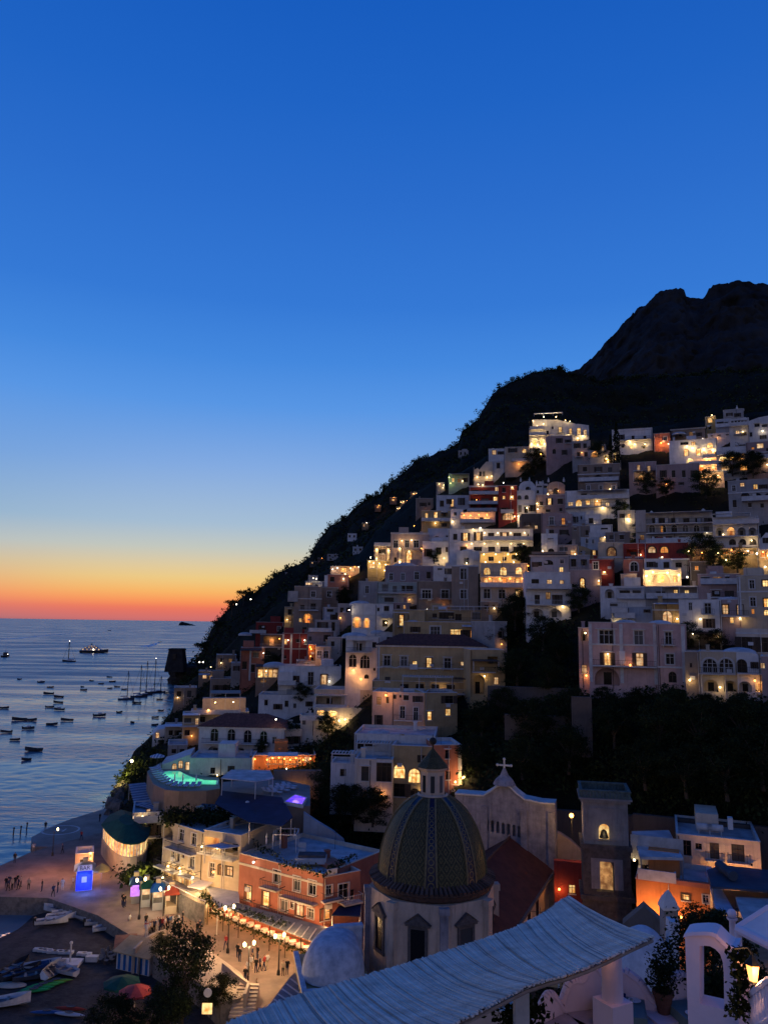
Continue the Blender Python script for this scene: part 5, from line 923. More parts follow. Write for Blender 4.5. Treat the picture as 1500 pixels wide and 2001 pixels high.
# ---- the pool terrace
ZP = 13.0
slab('pool_terrace', [(288,1508),(296,1500),(315,1490),(372,1513),(428,1520),(430,1541),(404,1545),(350,1546),(322,1543),(300,1533)], 6.5, ZP, wall('brown'), mtop=CONC)
tag(bpy.data.objects['pool_terrace'], 'curved sun terrace with a brown outer wall holding the green pool', 'terrace')
def pool_mat(name, a, b_, s, sc):  # the water surface itself emits, standing in for underwater lamps
    m, t, b = newmat(name); co = nd(t,'ShaderNodeTexCoord'); n = nd(t,'ShaderNodeTexNoise', i_Scale=sc, i_Detail=3.0); t.links.new(co.outputs['Object'], n.inputs['Vector'])
    r = cramp(t, n.outputs['Fac'], [(.35,a),(.7,b_)]); t.links.new(r.outputs[0], b.inputs['Emission Color']); t.links.new(r.outputs[0], b.inputs['Base Color']); b.inputs['Emission Strength'].default_value = s; b.inputs['Roughness'].default_value = .08; return m
pl = [(314,1511),(330,1508),(352,1508),(362,1514),(376,1520),(398,1525),(423,1526),(422,1534),(392,1533),(350,1533),(330,1526)]
o = root('swimming_pool', 'glowing turquoise-green swimming pool on the curved terrace', 'pool', atz(368,1522,ZP)); L0 = o.location
def rel(P, o): return [(x-o.location.x, y-o.location.y) for x, y in P]
m = MB(); P = rel(pz(pl, ZP), o); m.prism(P, .0, .06); m.build('pool_water', pool_mat('pool_emission_green', (.02,.42,.26), (.16,.80,.42), .75, .25), o)
m = MB(); cen = (sum(p[0] for p in P)/len(P), sum(p[1] for p in P)/len(P)); Q = [(cen[0]+(p[0]-cen[0])*1.07, cen[1]+(p[1]-cen[1])*1.07) for p in P]
for i in range(len(P)): j = (i+1)%len(P); m.face([(*P[i],.12),(*Q[i],.12),(*Q[j],.12),(*P[j],.12)][::-1]); m.face([(*P[i],0),(*P[i],.12),(*P[j],.12),(*P[j],0)])
m.build('pool_coping', TRIM, o)
for x, y in ((335,1516),(372,1525),(405,1529)): q = atz(x,y,ZP); light((q.x-L0.x,q.y-L0.y,1.6), o, 75, (.25,1,.6), .8)  # bare green light points added above the water to tint the walls
STRIPE = {}
def stripe_mat(name, a, b_, w, axis=0):
    m, t, b = newmat(name); co = nd(t,'ShaderNodeTexCoord'); s = nd(t,'ShaderNodeSeparateXYZ'); t.links.new(co.outputs['Object'], s.inputs[0]); k = nd(t,'ShaderNodeMath', operation='PINGPONG'); k.inputs[1].default_value = w; t.links.new(s.outputs[axis], k.inputs[0])
    g = nd(t,'ShaderNodeMath', operation='GREATER_THAN'); g.inputs[1].default_value = w/2; t.links.new(k.outputs[0], g.inputs[0]); x = nd(t,'ShaderNodeMix', data_type='RGBA'); t.links.new(g.outputs[0], x.inputs['Factor']); x.inputs['A'].default_value = (*a,1); x.inputs['B'].default_value = (*b_,1); t.links.new(x.outputs['Result'], b.inputs['Base Color']); b.inputs['Roughness'].default_value = .8; return m
LOUNGE = stripe_mat('lounger_stripe', (.65,.67,.72), (.16,.22,.40), .16); LOUNGE2 = rough_mat('lounger_white', (.66,.67,.70), scale=3, bump=.05)
def lounger(p, rz_, mat, label, group):
    o = root('sun_lounger', label, 'sun lounger', p, (0,0,rz_), group)
    m = MB(); m.box(-.35,.35,-1.0,.35,.32,.40); m.build('seat', mat, o); m = MB(); m.face([(-.35,.35,.40),(.35,.35,.40),(.35,.95,.78),(-.35,.95,.78)]); m.face([(-.35,.95,.71),(.35,.95,.71),(.35,.35,.33),(-.35,.35,.33)]); m.build('backrest', mat, o)
    for x in (-.3,.3):
        for y in (-.9,.3): q = MB(); q.box(x-.03,x+.03,y-.03,y+.03,0,.32); q.build('leg', WOODG, o)
    return o
k = 0
for (x, y), a in zip([(302,1503),(304,1506),(306,1510),(308,1514),(311,1518),(314,1522),(318,1526),(324,1530),(332,1534),(341,1537),(352,1538),(364,1538.5),(376,1538.5),(388,1538)], [-.9]*6+[-.7,-.5,-.3,-.1,0,0,0,0]):
    lounger(atz(x,y,ZP)+Vector((0,0,.004)), a, LOUNGE, '%s striped lounger along the green pool, counted from the far corner' % ORD[k], 'striped loungers round the green pool'); k += 1
def parasol(p, h, r, mat, label, closed=False, group=None, sides=8):
    o = root('parasol', label, 'parasol', p, None, group); m = MB(); m.cyl((0,0,0),(0,0,h),.03,.03,6); m.build('pole', WOODG, o); m = MB()
    if closed: m.lathe([(.05,h*.35),(.14,h*.5),(.10,h*.8),(.02,h*1.02)], 8)
    else: m.lathe([(r,h*.80),(r*.55,h*.91),(.02,h*1.02)], sides); m.lathe([(r,h*.73),(r,h*.80)], sides)
    m.build('canopy', mat, o); return o
parasol(atz(307,1496,ZP), 2.3, 1.5, STRIPE.setdefault('p', stripe_mat('parasol_stripe', (.6,.62,.66), (.14,.2,.38), .3)), 'striped open parasol at the far corner of the green pool')
for x in (341,357,383): parasol(atz(x,1535.5,ZP), 2.2, .2, CLOTHW, 'closed parasol standing at the near rim of the green pool', True, 'closed parasols along the green pool')
# white slatted roof left under the pool
def px_roof(name, label, cat, pts, z, th, mat, slats=None, posts=True, zf=None, side=None):
    P = pz(pts, z); cx_, cy_ = sum(p[0] for p in P)/len(P), sum(p[1] for p in P)/len(P); o = root(name, label, cat, (cx_,cy_,zf if zf is not None else z-2.6)); zz = z-o.location.z; P = [(p[0]-cx_,p[1]-cy_) for p in P]
    m = MB(); m.prism(P, zz-th, zz); m.build('roof', mat, o)
    if posts:
        for p in P: q = MB(); q.cyl((p[0]*.96,p[1]*.96,0),(p[0]*.96,p[1]*.96,zz-th-.002),.08,.08,6); q.build('post', side or TRIM, o)
    return o, P, zz
def slats_between(o, a0, a1, b0, b1, n, z, w, mat, name='slat'):    # pixel edges a0->a1 and b0->b1 at height z
    for i in range(n):
        t = i/(n-1); p = atz(a0[0]+(a1[0]-a0[0])*t, a0[1]+(a1[1]-a0[1])*t, z); q = atz(b0[0]+(b1[0]-b0[0])*t, b0[1]+(b1[1]-b0[1])*t, z); d = (q-p).normalized(); s = Vector((-d.y,d.x,0))*w; L_ = o.location
        m = MB(); a, b, c, e = p-s-L_, p+s-L_, q+s-L_, q-s-L_
        m.face([a-Vector((0,0,.06)),e-Vector((0,0,.06)),c-Vector((0,0,.06)),b-Vector((0,0,.06))]); m.face([a,b,c,e] if (b-a).cross(c-b).z > 0 else [a,e,c,b])
        for u, v in ((a,b),(b,c),(c,e),(e,a)): m.face([u, v, v-Vector((0,0,.06)), u-Vector((0,0,.06))])
        m.build(name, mat, o)
BLUEW = rough_mat('awning_bluewhite', (.44,.48,.56), (.30,.34,.42), scale=1, bump=.1)
o, P, zz = px_roof('pergola', 'striped white slatted terrace roof between the pool wall and the quay', 'pergola', [(252,1532),(284,1529),(303,1553),(350,1570),(300,1582),(263,1572)], 9.5, .08, rough_mat('awning_blue', (.16,.2,.3), scale=1), zf=6.5)
slats_between(o, (252,1534),(263,1572), (284,1530),(306,1566), 9, 9.56, .22, BLUEW)
slats_between(o, (268,1574),(298,1581), (306,1556),(346,1569), 6, 9.56, .2, BLUEW)
h('house', 'cliff house with glazed arches under the striped slatted roof', 258, 318, 1588, 1652, 'grey', '284,1616,13,22,mag 296,1622,9,24,d 306,1624,8,22,d 262,1604,5,18,w 290,1588,8,12,w 310,1591,9,14,d', [('balc',284,318,1634,'i',1.2),('lamp',279,1594,60),('balc',262,318,1604,'w',1.2)], r=143, base=8)
# dark blue awning roofs and tan blocks behind the lower hotel
NAVY = rough_mat('awning_navy', (.02,.035,.085), (.012,.02,.05), scale=.5, bump=.1)
px_roof('awning', 'huge dark navy awning over the terrace behind the lower hotel', 'awning', [(420,1570),(434,1545),(551,1558),(572,1596),(551,1614),(487,1606)], 14.5, .12, NAVY, zf=11.5)
px_roof('awning', 'small dark blue awning at the left of the huge navy awning', 'awning', [(384,1588),(395,1570),(424,1572),(420,1590)], 12.5, .1, NAVY, zf=10)
h('house', 'dark flat-roofed kitchen block under the navy awning', 470, 560, 1604, 1640, 'brown', '500,1622,8,12,d', [('chim',482,12,1580),('lamp',482,1609,14,'w')], r=122)
h('house', 'tan block with a dark side wall holding the jacuzzi', 552, 598, 1575, 1632, 'ochre', '562,1600,5,12,d', [], r=130)
px_roof('canopy', 'grey flat canopy with a white edge beside the jacuzzi terrace', 'canopy', [(432,1520),(452,1504),(528,1505),(535,1520),(500,1527)], 17.2, .16, ROOFP, zf=14.4)
ZJ = 14.2
slab('jacuzzi_terrace', [(432,1545),(436,1528),(540,1521),(606,1535),(606,1575),(552,1575)], 9, ZJ, wall('brown'), mtop=CONC); tag(bpy.data.objects['jacuzzi_terrace'], 'sun terrace with white loungers beside the violet jacuzzi', 'terrace')
o = root('jacuzzi', 'violet-blue glowing jacuzzi in a white surround', 'jacuzzi', atz(577,1565,ZJ)); L0 = o.location
m = MB(); P = rel(pz([(555,1566),(577,1551),(600,1558),(592,1573)], ZJ+.5), o); m.prism(P, .0, .5); m.build('pool_coping', TRIM, o)
m = MB(); P2 = rel(pz([(558,1566),(577,1553.5),(597,1559),(590,1571)], ZJ+.52), o); m.prism(P2, .505, .54); m.build('pool_water', pool_mat('pool_emission_violet', (.06,.03,.75), (.30,.10,.95), 1.0, .6), o); light((0,0,1.4), o, 40, (.3,.2,1), .5)
for i,(x,y) in enumerate([(520,1549),(530,1550),(541,1551),(535,1545),(546,1546),(556,1547),(548,1541),(558,1542),(568,1543),(560,1538),(570,1539)]): lounger(atz(x,y,ZJ)+Vector((0,0,.004)), .9, LOUNGE2, 'white lounger on the jacuzzi terrace, %s of the %s' % ((['left','middle','right'][i%3] if i < 9 else ['left','right'][i-9]), ['front row','second row','third row','back row'][i//3]), 'white loungers on the jacuzzi terrace')
# uplit garden wall behind the loungers
h('garden_wall', 'rough stone garden wall with small uplights behind the white loungers', 534, 632, 1506, 1540, 'stone', '', [('lamp',x,1537-((x*3)%4),26,'o',.5) for x in range(540,604,8)], r=144, dep=1.0, cat='wall', roof='none')
h('garden_wall', 'bluish bare retaining wall sloping down between the pink hotel and the garden', 592, 680, 1600, 1672, 'blue', '', [], r=122, dep=1.0, cat='wall', roof='none', out=[(592,1588),(620,1606),(650,1624),(672,1642),(680,1668)])

# ---- lower hotel on the promenade (two wings), base terrace, pink hotel
h('hotel', 'cream seaside hotel with glowing arches above the kiosks', 315, 394, 1602, (1708,1738), 'cream', '327,1626,23,28,dag 355,1632,9,22,df 379,1640,9,22,df 340,1674,8,22,df 347,1672,9,22,df 358,1671,4,9,d 375,1683,10,26,df 397,1690,9,24,df 307,1690,12,20,la 329,1698,14,28,la 349,1709,20,33,la 374,1719,21,34,la',
  [('balc',333,361,1652,'i',1.1),('balc',358,386,1660,'i',1.1),('balc',312,353,1688,'i',1.1),('balc',358,392,1704,'i',1.1),('lamp',338,1690,80,'y',.8),('lamp',362,1700,80,'y',.8),('lamp',386,1712,80,'y',.8),('lamp',330,1712,90,'y',1.0),('balc',318,393,1722,'w',1.6)], r=(1,1), z=5.0, dep=10)
h('hotel_wing', 'cream hotel wing with an open loggia and striped awning left of the pink hotel', 394, 467, 1621, (1738,1752), 'cream', '412,1648,32,24,mg 448,1658,34,22,dg 414,1700,9,26,df 431,1700,8,20,maf 448,1703,11,17,wf 401,1728,12,14,l',
  [('can',434,470,1638,-8,4,BLUEW,1672),('balc',393,424,1662,'i',1.0),('balc',424,466,1670,'t',1.4),('lamp',400,1652,60,'y',.6),('lamp',430,1655,60,'y',.6),('can',388,417,1722,3,2.4,CLOTHW),('lamp',402,1727,200,'y',1.4)], r=(1,1), z=5.0, dep=10)
slab('terrace_wall', [(316,1712),(394,1742),(410,1752),(400,1768),(388,1764),(318,1728)], 2.4, 5.0, STONE, mtop=CONC); tag(bpy.data.objects['terrace_wall'], 'stone terrace wall carrying the arches of the cream seaside hotel', 'wall')
m = MB(); ps = [atz(x,y,5.9) for x,y in [(318,1720),(350,1736),(388,1756),(402,1761)]]
m.tube(ps, .07, 5); tag(m.build('handrail', TRIM), 'pale handrail along the edge of the arched hotel terrace', 'handrail')
V = clumps(np.array([atz(x,y,12.9)+Vector((0,0,.3)) for x,y in zip(rng.uniform(322,450,150), rng.uniform(1590,1606,150))]), 12, .6, .3); tag(quads_mesh('roof_garden', V, [LEAF,LEAF2], rng.integers(0,2,len(V))), 'dark roof garden on top of the cream seaside hotel', 'plants')
h('hotel', 'terracotta pink hotel with rows of white-framed balcony windows by the plaza', 465, 629, 1667, (1763,1813), 'pinkhotel' if 'pinkhotel' in WALLS else 'terra', '541,1713,12,24,df 580,1727,12,27,df 610,1735,13,27,df 485,1745,11,27,lf 519,1757,12,28,lf 555,1766,13,28,df 571,1768,6,13,df 585,1775,13,30,wf 607,1785,11,18,df',
  [('balc',517,551,1728,'i',1.1),('balc',556,622,1747,'i',1.1),('balc',462,490,1762,'i',1.0),('balc',498,528,1773,'i',1.0),('balc',530,564,1783,'i',1.0),('balc',564,600,1793,'i',1.0),('perg',467,526,1669,1700,1.0,1.3),('cornice',1706),('lamp',501,1683,25,'w')], r=(1,1), z=4.5, dep=13, trim='warmwhite')
fcp = HOUSES['terracotta pink hotel with rows of white-framed balcony windows by the plaza'][1]
h('hotel_wing', 'terracotta side wing with a small white sign on the roof edge', 629, 702, 1716, (1813,1796), 'terra', '643,1740,10,18,df 671,1744,17,32,df 636,1787,17,21,lf 688,1748,6,18,d', [('balc',626,664,1760,'i',1.0),('balc',664,700,1764,'t',1.2),('box',640,659,1700,1716,.05,.2,'white'),('box',662,690,1700,1716,2.0,5.0,'terra')], r=(1,1), z=4.5, dep=9, trim='warmwhite')
light(atz(640,1800,5.5)+Vector((0,-1.5,0)), None, 130, (1,.45,.16), .3)
# things on the pink hotel's roof
zr = 10.7
o = root('roof_frame', 'white cube frame pergola on the roof of the pink hotel', 'pergola', atz(558,1660,zr)); m = MB(); s_ = 1.6
for x in (-s_,s_):
    for y in (-s_,s_): q = MB(); q.box(x-.06,x+.06,y-.06,y+.06,0,2.3); q.build('post', TRIM, o)
for a in (-s_,s_): m.box(-s_,s_,a-.06,a+.06,2.3,2.42); m.box(a-.06,a+.06,-s_+.06,s_-.06,2.302,2.418)
m.build('top_frame', TRIM, o)
o = root('hot_tub', 'white square hot tub with a dark cover on the pink hotel roof', 'hot tub', atz(608,1684,zr)); m = MB(); m.box(-2.0,2.0,-1.1,1.1,0,.7); m.build('tub', TRIM, o); m = MB(); m.box(-1.7,1.9,-.8,1.0,.705,1.0); m.build('cover', ROOFD, o)
o = root('roof_chair', 'white lounge chair on the pink hotel roof by the cube frame', 'chair', atz(590,1664,zr)); m = MB(); m.box(-.5,.5,-.5,.5,0,.45); m.build('seat', TRIM, o); m = MB(); m.box(-.5,.5,.3,.5,.452,1.1); m.build('backrest', TRIM, o)
V = clumps(np.array([atz(x+rng.normal()*2,y+rng.normal()*1.5,zr+.5) for a,b in (((480,1640),(545,1676)),((552,1684),(632,1708)),((640,1700),(690,1672)),((500,1636),(560,1622))) for x,y in curve_row(*a,*b,26)]), 9, .3, .17); tag(quads_mesh('roof_garden', V, [LEAF,LEAF2], rng.integers(0,2,len(V))), 'dark planters round the roof terrace of the pink hotel', 'plants')
for i,(x,y) in enumerate([(520,1662),(534,1656),(575,1650)]): parasol(atz(x,y,zr), 2.3, .3, CLOTHW, 'closed white parasol on the pink hotel roof, %s from the left' % ORD[i], True, 'closed parasols on the pink hotel roof')
# navy awning at the pink hotel's right foot
px_roof('awning', 'dark blue awning at the right foot of the pink hotel', 'awning', [(648,1788),(668,1762),(706,1762),(704,1790)], 6.6, .1, NAVY, zf=4.0)
# pale glass roofs of the promenade
px_roof('awning', 'pale blue slanting terrace roof between the cream and pink hotels', 'awning', [(404,1732),(466,1728),(468,1762),(425,1775)], 5.6, .1, BLUEW, zf=2.4)
GREYR = rough_mat('roof_greyblue', (.20,.22,.25), (.12,.135,.16), scale=.6, bump=.1)
rr_, P, zz = px_roof('restaurant_pergola', 'long restaurant pergola glowing along the promenade below the pink hotel', 'restaurant', [(404,1756),(462,1764),(640,1812),(648,1826),(618,1842),(500,1797)], 5.4, .1, GREYR, zf=2.4, posts=False)
slats_between(rr_, (420,1760),(632,1818),(404,1757),(618,1841), 16, 5.46, .07, TRIM, 'rafter')
for i,(x,y) in enumerate(curve_row(407,1763,618,1846,8)): q = MB(); p = atz(x,y,5.2)-rr_.location; q.cyl((p.x,p.y,0),(p.x,p.y,2.9),.06,.06,6); q.build('post', WOOD, rr_)
for i,(x,y) in enumerate(curve_row(413,1770,610,1848,17)):
    p = atz(x,y,4.2)-rr_.location; p += Vector((.5,.9,.15)); q = MB(); q.lathe([(.26,p.z-.2),(.17,p.z),(.05,p.z+.16),(.01,p.z+.18)], 8, (p.x,p.y)); q.ball((p.x,p.y,p.z-.1),.12,6); q.build('lamp_shade', SHADE, rr_)
    if i % 2 == 0: light((p.x,p.y,p.z-.5), rr_, 120, (1,.42,.13), .2)
REDC = rough_mat('cloth_red', (.38,.05,.03), scale=3, bump=.05)
def table(p, label, group, mat=CLOTHW, r=.5, chairs=0, rz_=0):
    o = root('restaurant_table', label, 'table', p, (0,0,rz_), group); m = MB(); m.lathe([(r*1.05,.38),(r,.74),(.01,.745)], 10); m.build('tablecloth', mat, o); m = MB(); m.cyl((0,0,0),(0,0,.7),.05,.05,6); m.lathe([(.25,0),(.25,.04),(.01,.05)],8); m.build('pedestal', IRON, o); return o
def chair(p, rz_, label, group, mat=None):
    o = root('chair', label, 'chair', p, (0,0,rz_), group); mat = mat or REDC
    m = MB(); m.box(-.22,.22,-.22,.22,.42,.48); m.build('seat', mat, o); m = MB(); m.box(-.22,.22,.18,.23,.482,.95); m.build('backrest', mat, o)
    for x in (-.19,.19):
        for y in (-.19,.19): q = MB(); q.box(x-.025,x+.025,y-.025,y+.025,0,.42); q.build('leg', WOOD, o)
    return o
for i,(x,y) in enumerate(curve_row(420,1786,600,1862,14)):
    p = atz(x,y,2.404); table(p, '%s white-clothed table under the promenade pergola, counted from the hotel end' % ORD[i], 'tables under the promenade pergola')
    if i % 2 == 0: chair(p+Vector((.75,-.35,0)), 2.2, ('red chair on the %s of the '+ORD[i]+' white table under the promenade pergola') % 'near side', 'red chairs under the promenade pergola'); chair(p+Vector((-.6,.55,0)), -.9, ('red chair on the %s of the '+ORD[i]+' white table under the promenade pergola') % 'far side', 'red chairs under the promenade pergola')
V = clumps(np.array([Vector(atz(x,y,3.0)) for x,y in curve_row(412,1784,612,1871,60)]), 8, .3, .16); tag(quads_mesh('hedge', V, [LEAF2]), 'low planter hedge along the open side of the glowing pergola', 'hedge')
V = clumps(np.array([Vector(atz(x+rng.normal()*3,y+rng.normal()*4,5.6)) for x,y in curve_row(396,1748,430,1782,40)]+[Vector(atz(x+rng.normal()*5,y+rng.normal()*2,5.7)) for x,y in curve_row(456,1776,560,1806,30)]), 9, .3, .16); tag(quads_mesh('creeper', V, [LEAF,LEAF2], rng.integers(0,2,len(V))), 'dark creeper spilling over the end of the glowing promenade pergola', 'creeper')
for x,y in ((400,1758),(412,1768),(396,1772)): light(atz(x,y,4.4), None, 130, (1,.62,.25), .2)

# ---- round restaurant with the green roof
GREENR = rough_mat('roof_green', (.012,.085,.06), (.008,.05,.038), scale=.8, bump=.15)
o = root('restaurant', 'round lit restaurant with a dark green roof above the quay', 'restaurant', atz(248,1665,4.6)); L0 = o.location
fp = [(199,1642),(207,1654),(217,1665),(228,1674),(240,1679),(254,1681),(268,1679),(280,1674),(287,1664),(292,1640),(262,1620),(236,1612),(215,1622)]
F_ = [(p.x-L0.x,p.y-L0.y) for p in (atz(x,y,4.6) for x,y in fp)]; m = MB(); m.prism(ccw(F_), -2.3, 0.35); m.build('base_wall', wall('cream'), o)
Fc = (sum(p[0] for p in F_)/len(F_), sum(p[1] for p in F_)/len(F_)); G_ = [(Fc[0]+(p[0]-Fc[0])*.95, Fc[1]+(p[1]-Fc[1])*.95) for p in F_]
for i in range(9):
    a, b = G_[i], G_[i+1]
    for s in range(2):
        c = (a[0]+(b[0]-a[0])*s/2, a[1]+(b[1]-a[1])*s/2); d = (a[0]+(b[0]-a[0])*(s+1)/2, a[1]+(b[1]-a[1])*(s+1)/2); m = MB(); m.face([(*c,.37),(*d,.37),(*d,2.5),(*c,2.5)]); m.build('window_pane', GL_Y if (i+s)%3 else GL_W, o)
        q = MB(); q.cyl((c[0],c[1],.36),(c[0],c[1],2.5),.09,.09,5); q.build('mullion', TRIM, o)
m = MB(); n = len(F_); E_ = [(Fc[0]+(p[0]-Fc[0])*1.06, Fc[1]+(p[1]-Fc[1])*1.06, 2.55) for p in F_]
I_ = [(Fc[0]+(p[0]-Fc[0])*.35, Fc[1]+(p[1]-Fc[1])*.35, 4.0) for p in F_]
for i in range(n): j = (i+1)%n; m.face([E_[i],E_[j],I_[j],I_[i]]); m.face([E_[i],E_[j],(E_[j][0],E_[j][1],2.4),(E_[i][0],E_[i][1],2.4)])
m.face(I_); m.build('roof', GREENR, o); m = MB(); m.face([(p[0],p[1],2.39) for p in E_][::-1]); m.build('soffit', wall('cream'), o)
for x,y in ((228,1690),(255,1692)): light(atz(x,y,4.2), None, 60, (1,.7,.35), .3)
# glowing shrubs beside it
V = clumps(np.array([Vector(atz(x+rng.normal()*9,y+rng.normal()*6,3.6+rng.uniform(0,1))) for x,y in [(278,1705)]*40+[(296,1700)]*25+[(255,1715)]*30+[(300,1722)]*25]), 12, .5, .3); tag(quads_mesh('shrub', V, [LEAF2]), 'leafy shrubs lit yellow between the round restaurant and the hotel arches', 'shrub')
for x,y,P_ in ((270,1706,420),(284,1698,300),(252,1722,150)): light(atz(x,y,5.2)+Vector((0,-.8,0)), None, P_, (1,.72,.18), .3)
h('kiosk_house', 'small lamp-lit beach office under the street lamp beside the bar kiosk', 147, 182, 1668, 1704, 'peach', '160,1686,6,12,d', [('lamp',178,1660,700,'o',2.0),('lamp',178,1674,120,'o',1.0)], r=rz(165,1704,2.4), base=1, dep=4)

# ---- kiosks
def box_kiosk(name, label, x0, x1, yb, hgt, col, roofm, dep=3.0, glow=None, E=None, ov=.35, panel=None):
    fc = Face(x0, x1, yb, rz((x0+x1)/2, yb, 2.4)); o = root(name, label, 'kiosk', fc.O, fc.rot); u0, u1 = fc.L(x0,yb)[0], fc.L(x1,yb)[0]
    m = MB(); m.box(u0,u1,0,dep,0,.95); m.build('counter', wall(col), o); m = MB(); m.box(u0,u1,dep-.12,dep,.95,hgt); m.box(u0,u0+.1,.1,dep-.12,.952,hgt); m.box(u1-.1,u1,.1,dep-.12,.952,hgt); m.build('wall', wall(col), o)
    if glow: m = MB(); m.face([(u0+.12,dep-.14,.96),(u1-.12,dep-.14,.96),(u1-.12,dep-.14,hgt-.1),(u0+.12,dep-.14,hgt-.1)]); m.build('lit_shelf', glow, o)
    m = MB(); c = ((u0+u1)/2, dep/2); m.face([(u0-ov,-ov,hgt),(u1+ov,-ov,hgt),(c[0]+.3,c[1],hgt+.9),(c[0]-.3,c[1],hgt+.9)]); m.face([(u1+ov,-ov,hgt),(u1+ov,dep+ov,hgt),(c[0]+.3,c[1],hgt+.9)]); m.face([(u1+ov,dep+ov,hgt),(u0-ov,dep+ov,hgt),(c[0]-.3,c[1],hgt+.9),(c[0]+.3,c[1],hgt+.9)]); m.face([(u0-ov,dep+ov,hgt),(u0-ov,-ov,hgt),(c[0]-.3,c[1],hgt+.9)]); m.face([(u0-ov,-ov,hgt-.02),(u0-ov,dep+ov,hgt-.02),(u1+ov,dep+ov,hgt-.02),(u1+ov,-ov,hgt-.02)]); m.build('roof', roofm, o)
    m = MB(); m.box(c[0]-.35,c[0]+.35,c[1]-.35,c[1]+.35,hgt+.8,hgt+1.35); m.build('roof_vent', wall('cream'), o)
    return o, fc, u0, u1
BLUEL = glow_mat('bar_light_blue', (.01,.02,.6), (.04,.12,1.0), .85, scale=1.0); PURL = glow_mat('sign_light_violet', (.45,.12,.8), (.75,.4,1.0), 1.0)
o, fc, u0, u1 = box_kiosk('bar_kiosk', 'bar kiosk washed in bright blue light on the waterfront', 147, 180, 1741, 2.9, 'white', wall('cream'), 2.8, BLUEL)
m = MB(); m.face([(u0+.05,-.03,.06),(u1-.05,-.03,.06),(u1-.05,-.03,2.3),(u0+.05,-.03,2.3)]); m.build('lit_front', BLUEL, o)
m = MB(); m.box(-.35,.35,-.06,-.035,1.2,2.0); m.build('sign_panel', TRIM, o)
def text(body, size, p, rot, mat, parent, name='lettering'):
    c = bpy.data.curves.new(name, 'FONT'); c.body = body; c.size = size; c.align_x = 'CENTER'; c.extrude = .01; t = link(name, c); me = bpy.data.meshes.new_from_object(t.evaluated_get(bpy.context.evaluated_depsgraph_get())); bpy.data.objects.remove(t); me.materials.clear(); me.materials.append(mat); return link(name, me, parent, p, rot)
m = MB(); m.box(-1.0,1.0,-.50,-.42,2.95,3.75); sb = m.build('sign_board', TRIM, o); text('BAR', .8, (0,-.515,3.08), (math.pi/2,0,0), IRON, sb)
light((0,-1.6,1.6), o, 260, (.1,.22,1), .3); light((1.8,-1.0,2.0), o, 150, (.1,.15,1), .3)
parasol(fc.O+Vector((2.2,.8,0)), 3.6, 1.2, wall('yellow'), 'yellow parasol rising behind the blue-lit bar kiosk')
for x,y,P_,c_ in ((122,1736,200,(.75,.65,1)),(60,1722,330,(1,.42,.18)),(100,1704,620,(1,.38,.15)),(215,1780,160,(1,.5,.2)),(20,1728,170,(1,.50,.28))): light(atz(x,y,2.4)+Vector((0,0,4.2)), None, P_, c_, .5)
box_kiosk('ticket_kiosk', 'kiosk with a violet lit poster at the left end of the kiosk row', 256, 272, 1766, 2.6, 'grey', rough_mat('roof_blue', (.03,.08,.2), scale=1), 2.4, PURL)
o = bpy.data.objects['ticket_kiosk']; m = MB(); m.box(-.7,.55,-.06,-.03,1.0,2.3); m.build('lit_poster', PURL, o)
box_kiosk('ticket_kiosk', 'kiosk with a dark teal roof and a round lit sign, second in the row', 275, 293, 1773, 2.5, 'grey', GREENR, 2.4, GL_W)
box_kiosk('ticket_kiosk', 'kiosk with a bright blue roof, third in the row', 297, 318, 1779, 2.5, 'grey', rough_mat('roof_brightblue', (.02,.12,.42), scale=1), 2.4, GL_W)
box_kiosk('ticket_kiosk', 'kiosk with a red roof at the right end of the row', 322, 345, 1786, 2.5, 'cream', rough_mat('roof_kioskred', (.30,.06,.04), scale=1), 2.4, GL_W)
for x,y in ((280,1778),(304,1786),(330,1792)): light(atz(x,y,2.4)+Vector((0,-1.0,2.0)), None, 90, (1,.85,.55), .2)

# ---- plaza lamps
def lamppost(x, y, hgt, label, P_=300, arms=2, col=(1,.66,.3)):
    o = root('street_lamp', label, 'street lamp', atz(x,y,2.4)); m = MB(); m.cyl((0,0,0),(0,0,hgt),.09,.05,8); m.lathe([(.2,0),(.18,.4),(.09,.6)],8); m.build('pole', IRON, o); m = MB()
    for i in range(arms): a = math.pi*i+.5; m.tube([(0,0,hgt-.3),(.4*math.cos(a),.4*math.sin(a),hgt),(.55*math.cos(a),.55*math.sin(a),hgt)],.03,5)
    m.build('bracket', IRON, o)
    for i in range(arms):
        a = math.pi*i+.5; q = MB(); c = (.55*math.cos(a),.55*math.sin(a)); q.lathe([(.05,hgt-.05),(.13,hgt+.02),(.17,hgt+.3),(.03,hgt+.45)],8,c); q.build('lantern', BULB, o)
    light((0,-.4,hgt+.1), o, P_, col, .25); return o
lamppost(318,1812,4.6,'bright double street lamp in the crowd at the head of the beach ramp',900)
lamppost(445,1862,5.0,'double street lamp before the glowing pergola on the promenade',900)
lamppost(272,1796,4.8,'thin street lamp standing in front of the kiosk row',260)
lamppost(484,1932,4.4,'double street lamp beside the lit steps',800)
lamppost(103,1672,4.0,'unlit slim lamp post on the quay side of the plaza',0.01,1)
lamppost(544,1905,4.0,'small street lamp by the dark planter near the pergola end',650)
for x,y,P_ in ((350,1800,240),(382,1800,640),(400,1840,420),(430,1890,560),(505,1890,850),(560,1885,600),(470,1950,520)): light(atz(x,y,2.4)+Vector((0,0,4.5)), None, P_, (1,.53,.18), .4)

